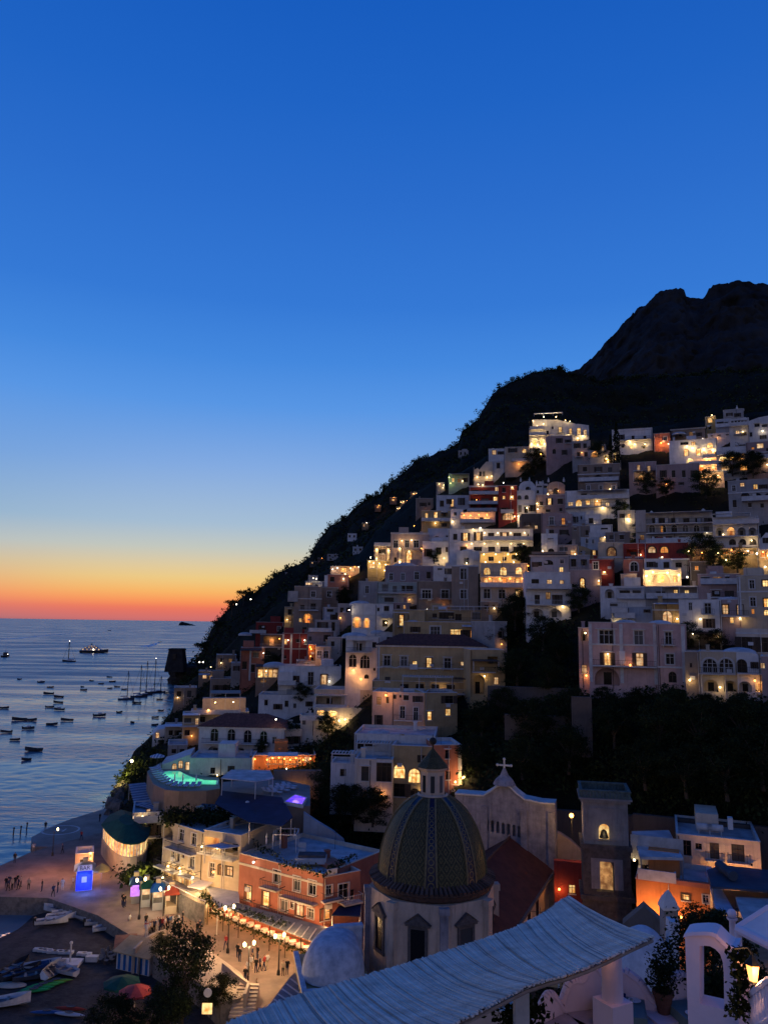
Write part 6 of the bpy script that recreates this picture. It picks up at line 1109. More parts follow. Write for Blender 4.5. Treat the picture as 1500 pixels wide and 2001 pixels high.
# ---- ramp, upper terrace, steps
SAND = rough_mat('terrace_paving', (.40,.34,.28), (.30,.25,.2), scale=.4, bump=.1)
slab('terrace', [(300,1866),(322,1846),(352,1832),(400,1850),(470,1900),(486,1925),(470,1950),(432,1960),(390,1920)], 1.0, 3.4, STONE, mtop=SAND, kind='structure')
slab('ramp', [(262,1860),(280,1842),(300,1830),(324,1823),(330,1832),(308,1840),(290,1852),(274,1870)], 1.0, 3.0, STONE, mtop=SAND, kind='structure')
m = MB(); ps = [atz(x,y,3.5) for x,y in [(262,1858),(280,1840),(300,1828),(324,1820)]]
for a, b in zip(ps[:-1], ps[1:]):
    d = (b-a).normalized(); s = Vector((-d.y,d.x,0))*.16
    for k in (0,): m.prism(ccw([tuple((a+s)[:2]),tuple((b+s)[:2]),tuple((b-s)[:2]),tuple((a-s)[:2])]), 1.0, 3.75)
tag(m.build('ramp_wall', SAND), 'pale curved parapet wall of the beach ramp', 'wall')
m = MB()
for a, b in zip([(436,1884),(462,1906),(486,1924)], [(462,1906),(486,1924),(478,1946)]):
    p, q = atz(*a,4.0), atz(*b,4.0); d = (q-p).normalized(); s = Vector((-d.y,d.x,0))*.15; m.prism(ccw([tuple((p+s)[:2]),tuple((q+s)[:2]),tuple((q-s)[:2]),tuple((p-s)[:2])]), 2.4, 4.2)
tag(m.build('terrace_parapet', SAND), 'pale stone parapet along the edge of the lit upper terrace', 'wall')
o = root('steps', 'broad lit stone steps descending beside the pergola roof', 'steps', atz(474,1970,2.4)); L0 = o.location
for i in range(9):
    t = i/9; a = atz(468+ -22*t, 1946+44*t, 2.4); b = atz(506 - 10*t, 1948+40*t, 2.4); a2 = atz(468-22*(t+1/9), 1946+44*(t+1/9), 2.4); b2 = atz(506-10*(t+1/9), 1948+40*(t+1/9), 2.4)
    m = MB(); zt = 1.35-.15*i; m.prism(ccw([((p-L0).x,(p-L0).y) for p in (a,b,b2,a2)]), .01, zt); m.build('step', SAND, o)
light(atz(478,1968,6.0), None, 260, (1,.62,.26), .3)
o = root('signboard', 'small yellow lit signboard below the pine tree', 'sign', atz(404,1992,2.4)); m = MB(); m.box(-.5,.5,-.05,.05,.5,1.5); m.build('board', GL_Y, o); m = MB(); m.box(-.4,-.32,-.04,.04,0,.5); m.box(.32,.4,-.04,.04,0,.5); m.build('stand', IRON, o)
o = root('street_clock', 'round clock-like lit disc above the yellow signboard', 'clock', atz(404,1988,2.4)); m = MB(); m.cyl((0,-.06,2.3),(0,.06,2.3),.42,.42,14); m.build('dial', CLOTHW, o); m = MB(); m.cyl((0,0,0),(0,0,1.9),.05,.05,6); m.build('pole', IRON, o)
light(atz(408,1985,5.5), None, 130, (1,.65,.28), .2)

# ---- beach: cabins, shower, boats, kayaks
fc = Face(227, 291, (1893,1908), (1,1), 0, 1.0); o = root('beach_cabins', 'row of blue and white striped beach cabins under a brown roof', 'cabins', fc.O, fc.rot); u0, u1 = fc.L(227,1893)[0], fc.L(291,1908)[0]; n = 6; WHITEP = TRIM; BLUEP = rough_mat('paint_blue', (.02,.13,.36), scale=2, bump=.05)
for i in range(n):
    a, b = u0+(u1-u0)*i/n, u0+(u1-u0)*(i+1)/n; m = MB(); m.box(a+.01,b-.01,0,2.2,0,2.1); m.build('cabin', WHITEP, o); q = MB(); q.box(a+(b-a)*.28,a+(b-a)*.74,-.04,-.004,.05,2.0); q.build('door', BLUEP, o)
m = MB(); m.face([(u0-.3,-.5,2.1),(u1+.3,-.5,2.1),(u1+.3,2.6,2.9),(u0-.3,2.6,2.9)]); m.face([(u0-.3,2.6,2.8),(u1+.3,2.6,2.8),(u1+.3,-.5,2.0),(u0-.3,-.5,2.0)]); m.face([(u0-.3,-.5,2.0),(u1+.3,-.5,2.0),(u1+.3,-.5,2.1),(u0-.3,-.5,2.1)]); m.build('roof', wall('ochre'), o)
h('beach_hut', 'small thatched hut with a sloping ochre roof at the end of the cabins', 232, 258, 1848, 1876, 'ochre', '245,1866,6,8,d', [], r=rz(245,1876,1.0), base=1, dep=3, roof='hip', cat='hut')
o = root('beach_shower', 'white shower post on a square concrete plinth on the dark beach', 'shower', atz(137,1885,1.0)); m = MB(); m.box(-1.3,1.3,-1.0,1.0,0,.35); m.build('plinth', TRIM, o); m = MB(); m.cyl((0,0,.35),(0,0,2.4),.12,.10,8); m.ball((0,0,2.45),.2,8); m.build('post', TRIM, o)
o = root('cool_box', 'white box lying on the dark beach by the stacked chairs', 'box', atz(180,1878,1.0)); m = MB(); m.box(-.7,.7,-.35,.35,0,.5); m.build('chest', TRIM, o); m = MB(); m.box(-.72,.72,-.37,.37,.505,.6); m.build('lid', TRIM, o)
for i,(x,y) in enumerate([(196,1882),(202,1878),(208,1884),(214,1876),(219,1882),(200,1868),(210,1864),(217,1868),(222,1874)]): chair(atz(x,y,1.0), .7*i, 'pale chair in the huddle of chairs beside the beach cabins', 'chairs huddled by the beach cabins', WOODG)
def hull_mb(L_, W_, D_, n=9, bow=.35, flat=.75):
    m = MB(); R_ = []
    for i in range(n):
        t = i/(n-1); w = W_/2*(flat+(1-flat)*min(1,t*3))*(1-max(0,(t-.45)/.55)**2.2) if t > 0 else W_/2*flat; x = -L_/2+L_*t; sh = D_*(1+.55*max(0,t-.35)**1.4*2); w = max(w,.02)
        R_.append([(x,-w,sh),(x,-w*.8,D_*.35),(x,0,.0+D_*.5*max(0,t-.8)*2),(x,w*.8,D_*.35),(x,w,sh)])
    for a, b in zip(R_[:-1], R_[1:]):
        for k in range(4): m.face([a[k],a[k+1],b[k+1],b[k]][::-1])
    m.face(R_[0]); return m, R_
def boat(p, rz_, L_, label, group, cat='boat', mh=None, kind=0, name='rowing_boat', W_=None):
    W_ = W_ or L_*.34; D_ = max(.55, L_*.16); o = root(name, label, cat, p, (0,0,rz_), group); m, R_ = hull_mb(L_, W_, D_); m.build('hull', mh or BOATW, o, smooth=False)
    m = MB()
    for a, b in zip(R_[:-1], R_[1:]): m.face([(a[0][0],a[0][1]*.9,D_*.62),(b[0][0],b[0][1]*.9,D_*.62),(b[4][0],b[4][1]*.9,D_*.62),(a[4][0],a[4][1]*.9,D_*.62)])
    m.build('deck', BOATD, o)
    for t in (.3,.55): m = MB(); x = -L_/2+L_*t; m.box(x-.13,x+.13,-W_*.42,W_*.42,D_*.8,D_*.88); m.build('thwart', WOODG, o)
    if kind >= 1: m = MB(); m.box(-L_/2-.22,-L_/2+.12,-.18,.18,D_*.5,D_*1.5); m.cyl((-L_/2-.1,0,-.1),(-L_/2-.1,0,D_*.5),.06,.05,5); m.build('outboard', IRON, o)
    if kind == 2: m = MB(); m.box(-L_*.12,L_*.14,-W_*.28,W_*.28,D_*.9,D_*1.9); m.face([(L_*.14,-W_*.28,D_*1.9),(L_*.14,W_*.28,D_*1.9),(L_*.24,W_*.22,D_),(L_*.24,-W_*.22,D_)]); m.build('cabin', BOATW, o)
    if kind == 3: m = MB(); m.face([(-L_*.2,-W_*.4,D_*2.6),(L_*.12,-W_*.4,D_*2.6),(L_*.12,W_*.4,D_*2.6),(-L_*.2,W_*.4,D_*2.6)]); m.face([(-L_*.2,W_*.4,D_*2.55),(L_*.12,W_*.4,D_*2.55),(L_*.12,-W_*.4,D_*2.55),(-L_*.2,-W_*.4,D_*2.55)]); [m.cyl((x,y,D_),(x,y,D_*2.55),.03,.03,4) for x in (-L_*.19,L_*.11) for y in (-W_*.38,W_*.38)]; m.build('sun_awning', BOATW, o)
    return o
BOATW = rough_mat('boat_white', (.58,.60,.63), (.42,.44,.48), scale=1.2, bump=.03, rough=.45, rnd=.15); BOATD = rough_mat('boat_deck', (.24,.25,.27), (.12,.12,.13), scale=1.5, bump=.05, rnd=.3); BOATK = rough_mat('boat_dark', (.05,.055,.07), (.03,.03,.04), scale=1, bump=.03, rough=.5, rnd=.4); BOATB = rough_mat('boat_blue', (.03,.10,.28), scale=1, bump=.03, rough=.5)
for x,y,a,k in [(111,1783,2.9,1),(133,1788,.4,0),(122,1796,.2,0),(154,1794,2.6,0),(101,1806,.25,1)]: boat(atz(x,y,1.0), a, 4.2, 'white dinghy on the dark beach, left group, %s from the left' % ORD[[101,111,122,133,154].index(x)], 'dinghies of the left group on the beach', kind=k)
for x,y,a,k in [(191,1787,3.0,0),(205,1792,.1,0),(217,1785,2.9,0),(232,1791,2.4,1),(198,1807,.3,1),(214,1817,.5,0),(226,1804,.1,0)]: boat(atz(x,y,1.0), a, 4.2, 'white dinghy on the dark beach below the kiosks, %s from the left' % ORD[[191,198,205,214,217,226,232].index(x)], 'dinghies of the right group on the beach', kind=k)
for x,y,a,mm,lb in [(60,1902,.5,BOATB,'blue-grey boat in the crowded boat park at lower left'),(42,1908,.8,BOATK,'dark boat at the left of the crowded boat park'),(80,1894,.3,BOATW,'pale boat at the back of the crowded boat park'),(122,1902,2.7,BOATW,'white boat lying alone right of the boat park'),(28,1898,1.2,BOATK,'dark boat at the far left back of the boat park'),(66,1914,.4,BOATK,'long dark boat nearest the green kayaks')]: boat(atz(x,y,1.0), a, 4.4, lb, 'boats in the boat park', mh=mm)
o = boat(atz(99,1905,1.0)+Vector((0,0,.2)), 1.4, 4.6, 'white boat propped up on its side in the boat park', 'boats in the boat park'); o.rotation_euler = (.7,.12,1.5)
boat(atz(10,1967,1.0), .3, 5.0, 'white motor boat cut by the left edge at the bottom', None, kind=1, name='motor_boat')
o = root('paddle_board', 'pale oval board lying left of the green kayaks', 'board', atz(22,1927,1.0)); m = MB(); m.lathe([(1.3,.1),(1.2,.2),(.01,.24)],16,sx=1.35,sy=.62); m.build('board_body', wall('cream'), o, smooth=True)
def kayak(p, rz_, mat, label, group=None):
    o = root('kayak', label, 'kayak', p, (0,0,rz_), group); m = MB(); n = 11; L_ = 3.6
    prof = [(.30*math.sin(math.pi*i/(n-1))**.7+.01, -L_/2+L_*i/(n-1)) for i in range(n)]; m.lathe(prof, 10); m.v = [(z, x, max(0, y*.55+.22)) for x, y, z in m.v]; m.build('kayak_hull', mat, o, smooth=True)
    q = MB(); q.lathe([(.3,.41),(.33,.47),(.01,.43)],10,sx=1.6,sy=.8); q.build('cockpit', BOATK, o); return o
KG = [rough_mat('kayak_green%s' % s, c, scale=2, bump=.02, rough=.4) for s, c in (('',(.02,.32,.09)),('_light',(.06,.38,.07)),('_lime',(.16,.34,.04)))]
for i,(x,y,c,lb) in enumerate([(66,1940,0,'green kayak lying nearest in the fan of five'),(74,1935,0,'green kayak second in the fan of five'),(84,1930,1,'bright green kayak in the middle of the fan'),(95,1926,1,'light green kayak fourth in the fan of five'),(110,1921,2,'lime green kayak farthest in the fan of five')]): kayak(atz(x,y,1.0), .25, KG[c], lb, 'fan of green kayaks')
kayak(atz(92,1982,1.0), .05, BOATB, 'blue kayak lying flat near the bottom of the beach'); kayak(atz(135,1986,1.0), -.15, BOATW, 'white kayak end to end with the blue kayak'); kayak(atz(138,1975,1.0), -.1, REDC, 'dark red kayak just behind the white kayak')
parasol(atz(236,1960,1.0), 2.6, 2.0, GREENR, 'dark green parasol beside the red one on the beach'); 
o = parasol(atz(262,1985,1.0), 3.0, 1.7, rough_mat('cloth_coral', (.62,.10,.08), scale=2, bump=.05), 'coral red parasol lit from below among the trees', sides=8); light((0,-1.2,1.4), o, 90, (1,.6,.4), .2)
o = root('low_wall', 'broken pale stone kerb lying across the dark beach', 'wall', atz(125,1862,1.0)); 
for x,y in [(75,1858),(84,1859),(93,1860),(102,1862),(114,1862),(124,1863),(135,1863),(160,1866),(170,1867)]: p = atz(x,y,1.0)-o.location; m = MB(); m.box(p.x-.55,p.x+.55,p.y-.3,p.y+.3,0,.3); m.build('block', TRIM, o)
# trees of the shore
tree('tree','dense', atz(354,2012,1.2), 10.2, 'big dark pine standing at the head of the beach before the lit terrace', wide=.72)
tree('tree','dense', atz(430,1968,2.4), 3.2, 'round bush-like tree right of the big dark pine', wide=1.35)
tree('tree','dense', atz(405,1975,2.4), 2.2, 'low dark shrub between the big pine and the round bush', 'shrub', wide=1.3)
tree('tree','dense', atz(215,2060,1.2), 5.2, 'dark leafy tree at the bottom edge left of the red parasol', wide=1.15)
tree('tree','dense', atz(318,2050,1.2), 5.6, 'dark leafy tree at the bottom edge right of the red parasol', wide=1.1)
tree('tree','dense', atz(262,2068,1.2), 4.0, 'low dark tree at the bottom edge below the red parasol', wide=1.2)
tree('tree','dense', atz(320,1870,3.0), 2.6, 'little dark shrub on the lit upper terrace', 'shrub', wide=1.6)
# ================================================================== CHURCH, BELL TOWER AND NEIGHBOURS
def uv_split(): pass
def dome_tiles():
    m, t, b = newmat('majolica_tiles'); co = nd(t,'ShaderNodeTexCoord'); s = nd(t,'ShaderNodeSeparateXYZ'); t.links.new(co.outputs['Object'], s.inputs[0])
    at_ = nd(t,'ShaderNodeMath', operation='ARCTAN2'); t.links.new(s.outputs['Y'], at_.inputs[0]); t.links.new(s.outputs['X'], at_.inputs[1])
    u = nd(t,'ShaderNodeMath', operation='MULTIPLY'); u.inputs[1].default_value = 32/(2*math.pi); t.links.new(at_.outputs[0], u.inputs[0])
    w = nd(t,'ShaderNodeMath', operation='MULTIPLY'); w.inputs[1].default_value = .66; t.links.new(s.outputs['Z'], w.inputs[0])
    def tri(i_):
        k = nd(t,'ShaderNodeMath', operation='PINGPONG'); k.inputs[1].default_value = .5; t.links.new(i_, k.inputs[0]); return k.outputs[0]
    d = nd(t,'ShaderNodeMath', operation='ADD'); t.links.new(tri(u.outputs[0]), d.inputs[0]); t.links.new(tri(w.outputs[0]), d.inputs[1])
    d3 = nd(t,'ShaderNodeMath', operation='MULTIPLY'); d3.inputs[1].default_value = 3.0; t.links.new(d.outputs[0], d3.inputs[0])
    ring = tri(d3.outputs[0])
    r = cramp(t, ring, [(.10,(.050,.045,.020)),(.28,(.080,.066,.028)),(.42,(.155,.115,.042))])
    # rows of small overlapping tiles
    row = nd(t,'ShaderNodeMath', operation='MULTIPLY'); row.inputs[1].default_value = 5.2; t.links.new(s.outputs['Z'], row.inputs[0]); fr = nd(t,'ShaderNodeMath', operation='FRACT'); t.links.new(row.outputs[0], fr.inputs[0])
    u2 = nd(t,'ShaderNodeMath', operation='MULTIPLY'); u2.inputs[1].default_value = 160/(2*math.pi); t.links.new(at_.outputs[0], u2.inputs[0]); fu = tri(u2.outputs[0])
    hh = nd(t,'ShaderNodeMath', operation='MULTIPLY_ADD'); hh.inputs[1].default_value = .8; t.links.new(fu, hh.inputs[0]); inv = nd(t,'ShaderNodeMath', operation='SUBTRACT'); inv.inputs[0].default_value = 1.0; t.links.new(fr.outputs[0], inv.inputs[1]); t.links.new(inv.outputs[0], hh.inputs[2])
    n = nd(t,'ShaderNodeTexNoise', i_Scale=9.0, i_Detail=4.0); t.links.new(co.outputs['Object'], n.inputs['Vector'])
    hs = nd(t,'ShaderNodeMix', data_type='RGBA', blend_type='MULTIPLY'); hs.inputs['Factor'].default_value = .8; t.links.new(r.outputs[0], hs.inputs['A']); rr = cramp(t, n.outputs['Fac'], [(.35,(.45,.45,.45)),(.65,(1.3,1.3,1.3))]); t.links.new(rr.outputs[0], hs.inputs['B'])
    t.links.new(hs.outputs['Result'], b.inputs['Base Color']); b.inputs['Roughness'].default_value = .5; b.inputs['Specular IOR Level'].default_value = .18
    bp = nd(t,'ShaderNodeBump', i_Strength=.8, i_Distance=.06); t.links.new(hh.outputs[0], bp.inputs['Height']); t.links.new(bp.outputs[0], b.inputs['Normal']); return m
MAJ = dome_tiles()
def band_mat():
    m, t, b = newmat('majolica_band'); co = nd(t,'ShaderNodeTexCoord'); v = nd(t,'ShaderNodeTexVoronoi', i_Scale=2.0); v.feature = 'DISTANCE_TO_EDGE'; t.links.new(co.outputs['Object'], v.inputs['Vector'])
    r = cramp(t, v.outputs['Distance'], [(.02,(.30,.25,.13)),(.09,(.012,.022,.07))]); t.links.new(r.outputs[0], b.inputs['Base Color']); b.inputs['Roughness'].default_value = .3; return m
BANDM = rough_mat('majolica_blue', (.010,.018,.060), (.008,.010,.025), scale=3, rough=.3, bump=.1, spec=.3); YEL = rough_mat('majolica_yellow', (.22,.17,.085), (.11,.09,.05), scale=4, rough=.4, bump=.1)
PLAST = rough_mat('church_plaster', (.62,.47,.35), (.44,.34,.26), scale=.5, bump=.2, dirt=.9, bscale=5)
PLASTG = rough_mat('church_plaster_grey', (.36,.33,.34), (.17,.16,.18), scale=.7, bump=.2, dirt=.85, bscale=5)
OLDT = rough_mat('old_roof_tile', (.15,.085,.06), (.06,.045,.04), scale=2.5, bump=.3, rnd=.35)
DC = atz(844,1704,15.6); RD = 5.75; ZB = 15.6
ch = root('church', 'old church with a huge ribbed majolica-tiled dome and lantern', 'church', (DC.x, DC.y, 2.4)); zc = ZB-2.4
HD = 8.0
def dome_r(z):     # z above the dome's springing
    t = min(.999, max(0, z/HD)); return RD*math.sqrt(max(0, 1-(t*.955)**2.05))*(1-.02*t)
prof = [(dome_r(HD*i/26), zc+HD*i/26) for i in range(27)]; m = MB(); m.lathe(prof, 64); d_ = m.build('dome', MAJ, ch, smooth=True)
R0 = math.atan2(-DC.y, -DC.x)           # towards the terrace we stand on
for k in range(8):                       # patterned ribs: dark blue band, two pale borders, linked rings
    a = R0-.02 + k*math.pi/4; m = MB(); q = MB(); hw = .075
    zz = [HD*i/22 for i in range(23)]
    for z0, z1 in zip(zz[:-1], zz[1:]):
        r0, r1 = dome_r(z0)+.05, dome_r(z1)+.05; w0, w1 = max(.22,.62*(1-.45*z0/HD)), max(.22,.62*(1-.45*z1/HD))
        P_ = lambda r, w, z, o_=0: Vector((r*math.cos(a)-w*math.sin(a), r*math.sin(a)+w*math.cos(a), zc+z))
        m.face([P_(r0,-w0,z0),P_(r0,w0,z0),P_(r1,w1,z1),P_(r1,-w1,z1)])
        for s in (-1,1): q.face([P_(r0+.07,s*w0-.1,z0),P_(r0+.07,s*w0+.1,z0),P_(r1+.07,s*w1+.1,z1),P_(r1+.07,s*w1-.1,z1)]); q.face([P_(r0+.07,s*w0+s*.1,z0),P_(r0-.1,s*w0+s*.1,z0),P_(r1-.1,s*w1+s*.1,z1),P_(r1+.07,s*w1+s*.1,z1)])
    rb = m.build('rib', BANDM, ch); q.build('rib_border', YEL, rb)
    if math.cos(a-R0) > -.1:
        g = MB(); z = .35
        while z < HD*.93:                # chain of rings along the rib
            r = dome_r(z)+.10; w = .62*(1-.45*z/HD)*.62; s = (dome_r(z+.3)-dome_r(z-.3))/.6; n = 10; pts = []
            for i in range(n):
                t = 2*math.pi*i/n; pts.append((w*math.cos(t), w*math.sin(t)))
            nrm = math.hypot(1, s)
            def Q(x, y, k_): rr = r+s*y/nrm; return Vector((rr*math.cos(a)-x*math.sin(a), rr*math.sin(a)+x*math.cos(a), zc+z+y/nrm))
            for i in range(n): p0, p1 = pts[i], pts[(i+1)%n]; g.face([Q(*p0,0),Q(*p1,0),Q(p1[0]*.68,p1[1]*.68,0),Q(p0[0]*.68,p0[1]*.68,0)])
            z += w*2.0/nrm+.02
        g.build('rib_rings', YEL, rb)
# lantern
zl = zc+HD-.35; m = MB(); m.lathe([(1.9,zl-.3),(1.95,zl+.05),(1.7,zl+.15),(1.7,zl+.45),(1.5,zl+.55)], 16); ln = m.build('lantern_base', PLAST, ch)
m = MB(); m.lathe([(1.38,zl+.5),(1.38,zl+2.9),(1.46,zl+3.0),(1.66,zl+3.1),(1.66,zl+3.3)], 8, a0=R0+math.pi/8, a1=R0+math.pi/8+2*math.pi); lt = m.build('lantern', PLAST, ch)
for k in range(8):
    a = R0+k*math.pi/4; c, s = math.cos(a), math.sin(a); m = MB(); rr = 1.30
    for (w0,w1,z0,z1,e) in ((-.22,.22,zl+.75,zl+2.5,.0),): m.face([(rr*c-w0*s, rr*s+w0*c, z0),(rr*c-w1*s, rr*s+w1*c, z0),(rr*c-w1*s, rr*s+w1*c, z1),(rr*c-w0*s, rr*s+w0*c, z1)])
    m.build('lantern_window', GLASS, lt)
m = MB(); m.lathe([(1.78,zl+3.3),(1.72,zl+3.38),(.12,zl+5.2)], 8, a0=R0+math.pi/8, a1=R0+math.pi/8+2*math.pi); m.build('lantern_roof', MAJ, ch)
m = MB(); m.lathe([(.10,zl+5.1),(.08,zl+5.6),(.16,zl+5.65)],8); m.ball((0,0,zl+6.0),.42,12); m.cyl((0,0,zl+6.4),(0,0,zl+6.75),.04,.02,5); m.build('finial', IRON, ch, smooth=True)
# tiled skirt roof round the dome, tile by tile
tm_ = MB(); tm_.cyl((0,0,0),(1.05,0,-.46),.17,.19,5,cap=True); tme = tm_.build('tile', OLDT, ch); tme.location = (0,0,-50)
nT = 84
for i in range(nT):
    a = 2*math.pi*i/nT; o = tme if i == 0 else link('tile', tme.data, ch); o.location = ((RD-.1)*math.cos(a), (RD-.1)*math.sin(a), zc+.22); o.rotation_euler = (random.uniform(-.05,.05), random.uniform(-.05,.05), a)
m = MB(); m.lathe([(RD-.2,zc+.12),(RD+.88,zc-.34),(RD+.88,zc-.5),(RD+.7,zc-.62),(RD+.6,zc-1.0),(RD+.3,zc-1.2)], 48); m.build('cornice', OLDT, ch)
# octagonal drum with corner piers, windows with pediments
RO = RD+.55; a8 = R0-.22
V8 = [(RO/math.cos(math.pi/8)*math.cos(a8+math.pi/8+k*math.pi/4), RO/math.cos(math.pi/8)*math.sin(a8+math.pi/8+k*math.pi/4)) for k in range(8)]
m = MB(); m.prism(ccw(V8), -1.0, zc-1.2); m.build('drum', PLAST, ch)
for k in range(8):
    c = V8[k]; q = MB(); s = .55; a = math.atan2(c[1], c[0]); q.prism([(c[0]+s*(math.cos(a+t)), c[1]+s*math.sin(a+t)) for t in (math.pi/4,3*math.pi/4,5*math.pi/4,7*math.pi/4)], -1.0, zc-1.9); q.prism([(c[0]+s*1.3*(math.cos(a+t)), c[1]+s*1.3*math.sin(a+t)) for t in (math.pi/4,3*math.pi/4,5*math.pi/4,7*math.pi/4)], zc-1.895, zc-1.25); q.build('pier', PLASTG if k % 3 == 0 else PLAST, ch)
DARKP = rough_mat('carved_stone', (.13,.115,.105), (.07,.06,.06), scale=3, bump=.3)
for k in range(8):
    a = a8+k*math.pi/4; 
    if math.cos(a-R0) < .1: continue
    w_ = root('window', None, None, (RO*math.cos(a), RO*math.sin(a), zc-6.7), (0,0,a+math.pi/2)); w_.parent = ch
    g = MB(); g.box(-1.0,-.72,-.16,.02,0,3.4); g.box(.72,1.0,-.16,.02,0,3.4); g.box(-.718,.718,-.15,.02,3.1,3.4); g.box(-1.1,1.1,-.2,.02,-.25,-.003); g.box(-1.25,1.25,-.3,.02,3.403,3.6); g.build('frame', DARKP, w_)
    g = MB(); g.face([(-1.25,-.28,3.62),(1.25,-.28,3.62),(0,-.28,4.5)]); g.face([(-1.4,-.36,3.605),(0,-.36,4.62),(0,.02,4.62),(-1.4,.02,3.605)][::-1]); g.face([(1.4,-.36,3.605),(0,-.36,4.62),(0,.02,4.62),(1.4,.02,3.605)]); g.face([(-1.4,-.36,3.6),(1.4,-.36,3.6),(1.1,-.34,3.72),(-1.1,-.34,3.72)]); g.build('pediment', DARKP, w_)
    g = MB(); g.face([(-.72,-.03,0),(.72,-.03,0),(.72,-.03,3.1),(-.72,-.03,3.1)]); g.build('pane', GLASS, w_)
# nave: red gable roof from the drum to the facade
ZE = 10.0; e0, e1 = atz(1005,1814,ZE), atz(1083,1696,ZE); ax = (e1-e0); ax.z = 0; LN = ax.length; axn = ax.normalized(); side = Vector((-axn.y, axn.x, 0)); WN = 11.5
nv = root('nave', None, None, (e0-Vector((DC.x,DC.y,2.4))), (0,0,math.atan2(axn.y,axn.x))); nv.parent = ch; z0 = 0
m = MB(); m.box(-4,LN,.6,WN-.6,-8.6,-.05); m.build('wall', PLAST, nv)
for i in range(3): q = MB(); x = 5.0+i*4.6; q.box(x-.6,x+.6,.52,.595,-3.6,-1.2); q.build('window', GLASS, nv)
RH = 3.6; m = MB(); m.face([(-5,-.1,0),(LN,-.1,0),(LN,WN/2,RH),(-5,WN/2,RH)]); m.face([(LN,WN+.1,0),(-5,WN+.1,0),(-5,WN/2,RH),(LN,WN/2,RH)]); m.face([(-5,-.1,-.15),(-5,-.1,0),(-5,WN/2,RH),(-5,WN/2,RH-.15)]); m.build('roof', rough_mat('nave_roof_red', (.085,.034,.030), (.045,.022,.022), scale=.8, bump=.3, bscale=4), nv)
m = MB(); m.cyl((-5,WN/2,RH),(LN,WN/2,RH),.16,.16,6); m.build('ridge_tiles', OLDT, nv); m = MB(); m.box(-5,LN,-.35,-.1,-.2,.06); m.build('eave', DARKP, nv)
# facade wall seen from behind
fc = Face(889, 1084, 1790, (113,110.5)); ft = root('facade', None, None, fc.O-Vector((DC.x,DC.y,2.4)), fc.rot); ft.parent = ch
top = [(889,1549),(930,1552),(944,1553),(958,1545),(970,1536),(983,1530),(996,1536),(1008,1548),(1024,1560),(1056,1567),(1084,1569)]
tp = [fc.L(*p) for p in top]; ux0, ux1 = tp[0][0], tp[-1][0]; holes = []
for i in range(7): u, z = fc.L(951+i*10.5, 1612+i*2.2); holes.append(arch_pts(u, z-.75, .42, 1.5, n=5))
m = MB(); outer = [(ux0,-4),(ux1,-4)]+tp[::-1]; holed(m, outer, holes, 0.0)
for hl in holes:
    n = len(hl)
    for i in range(n): a, b = hl[i], hl[(i+1)%n]; m.face([(a[0],0,a[1]),(b[0],0,b[1]),(b[0],.7,b[1]),(a[0],.7,a[1])])
    m.face([(p[0],.7,p[1]) for p in hl])
for i in range(len(outer)): a, b = outer[i], outer[(i+1)%len(outer)]; m.face([(b[0],0,b[1]),(a[0],0,a[1]),(a[0],1.6,a[1]),(b[0],1.6,b[1])])
m.face([(p[0],1.6,p[1]) for p in reversed(outer)]); m.build('facade_wall', PLASTG, ft)
m = MB()
for a, b in zip(tp[:-1], tp[1:]): m.face([(a[0],-.25,a[1]+.02),(b[0],-.25,b[1]+.02),(b[0],1.8,b[1]+.14),(a[0],1.8,a[1]+.14)]); m.face([(a[0],-.25,a[1]-.2),(b[0],-.25,b[1]-.2),(b[0],-.25,b[1]+.02),(a[0],-.25,a[1]+.02)])
m.build('coping', TRIM, ft)
for px in (893,946,1024,1078): u, z = fc.L(px,1700); q = MB(); q.box(u-.45,u+.45,-.22,-.003,-3,tp[0][1]-1.4); q.build('pilaster', PLASTG, ft)
uc, zt = fc.L(983,1530); m = MB(); m.lathe([(1.6,zt-.3),(1.2,zt+.35),(.6,zt+.9),(.28,zt+1.6),(.12,zt+1.9)], 10, (uc,.7)); m.build('pedestal', PLASTG, ft)
m = MB(); zc2 = fc.L(983,1497)[1]; z9 = fc.L(983,1485)[1]; m.box(uc-.11,uc+.11,.6,.8,zt+1.85,z9); m.box(uc-.95,uc-.112,.61,.79,zc2-.11,zc2+.11); m.box(uc+.112,uc+.95,.61,.79,zc2-.11,zc2+.11)
for x, z in ((uc-.95,zc2),(uc+.95,zc2),(uc,z9)): m.ball((x,.7,z),.2,8)
m.build('cross', TRIM, ft)
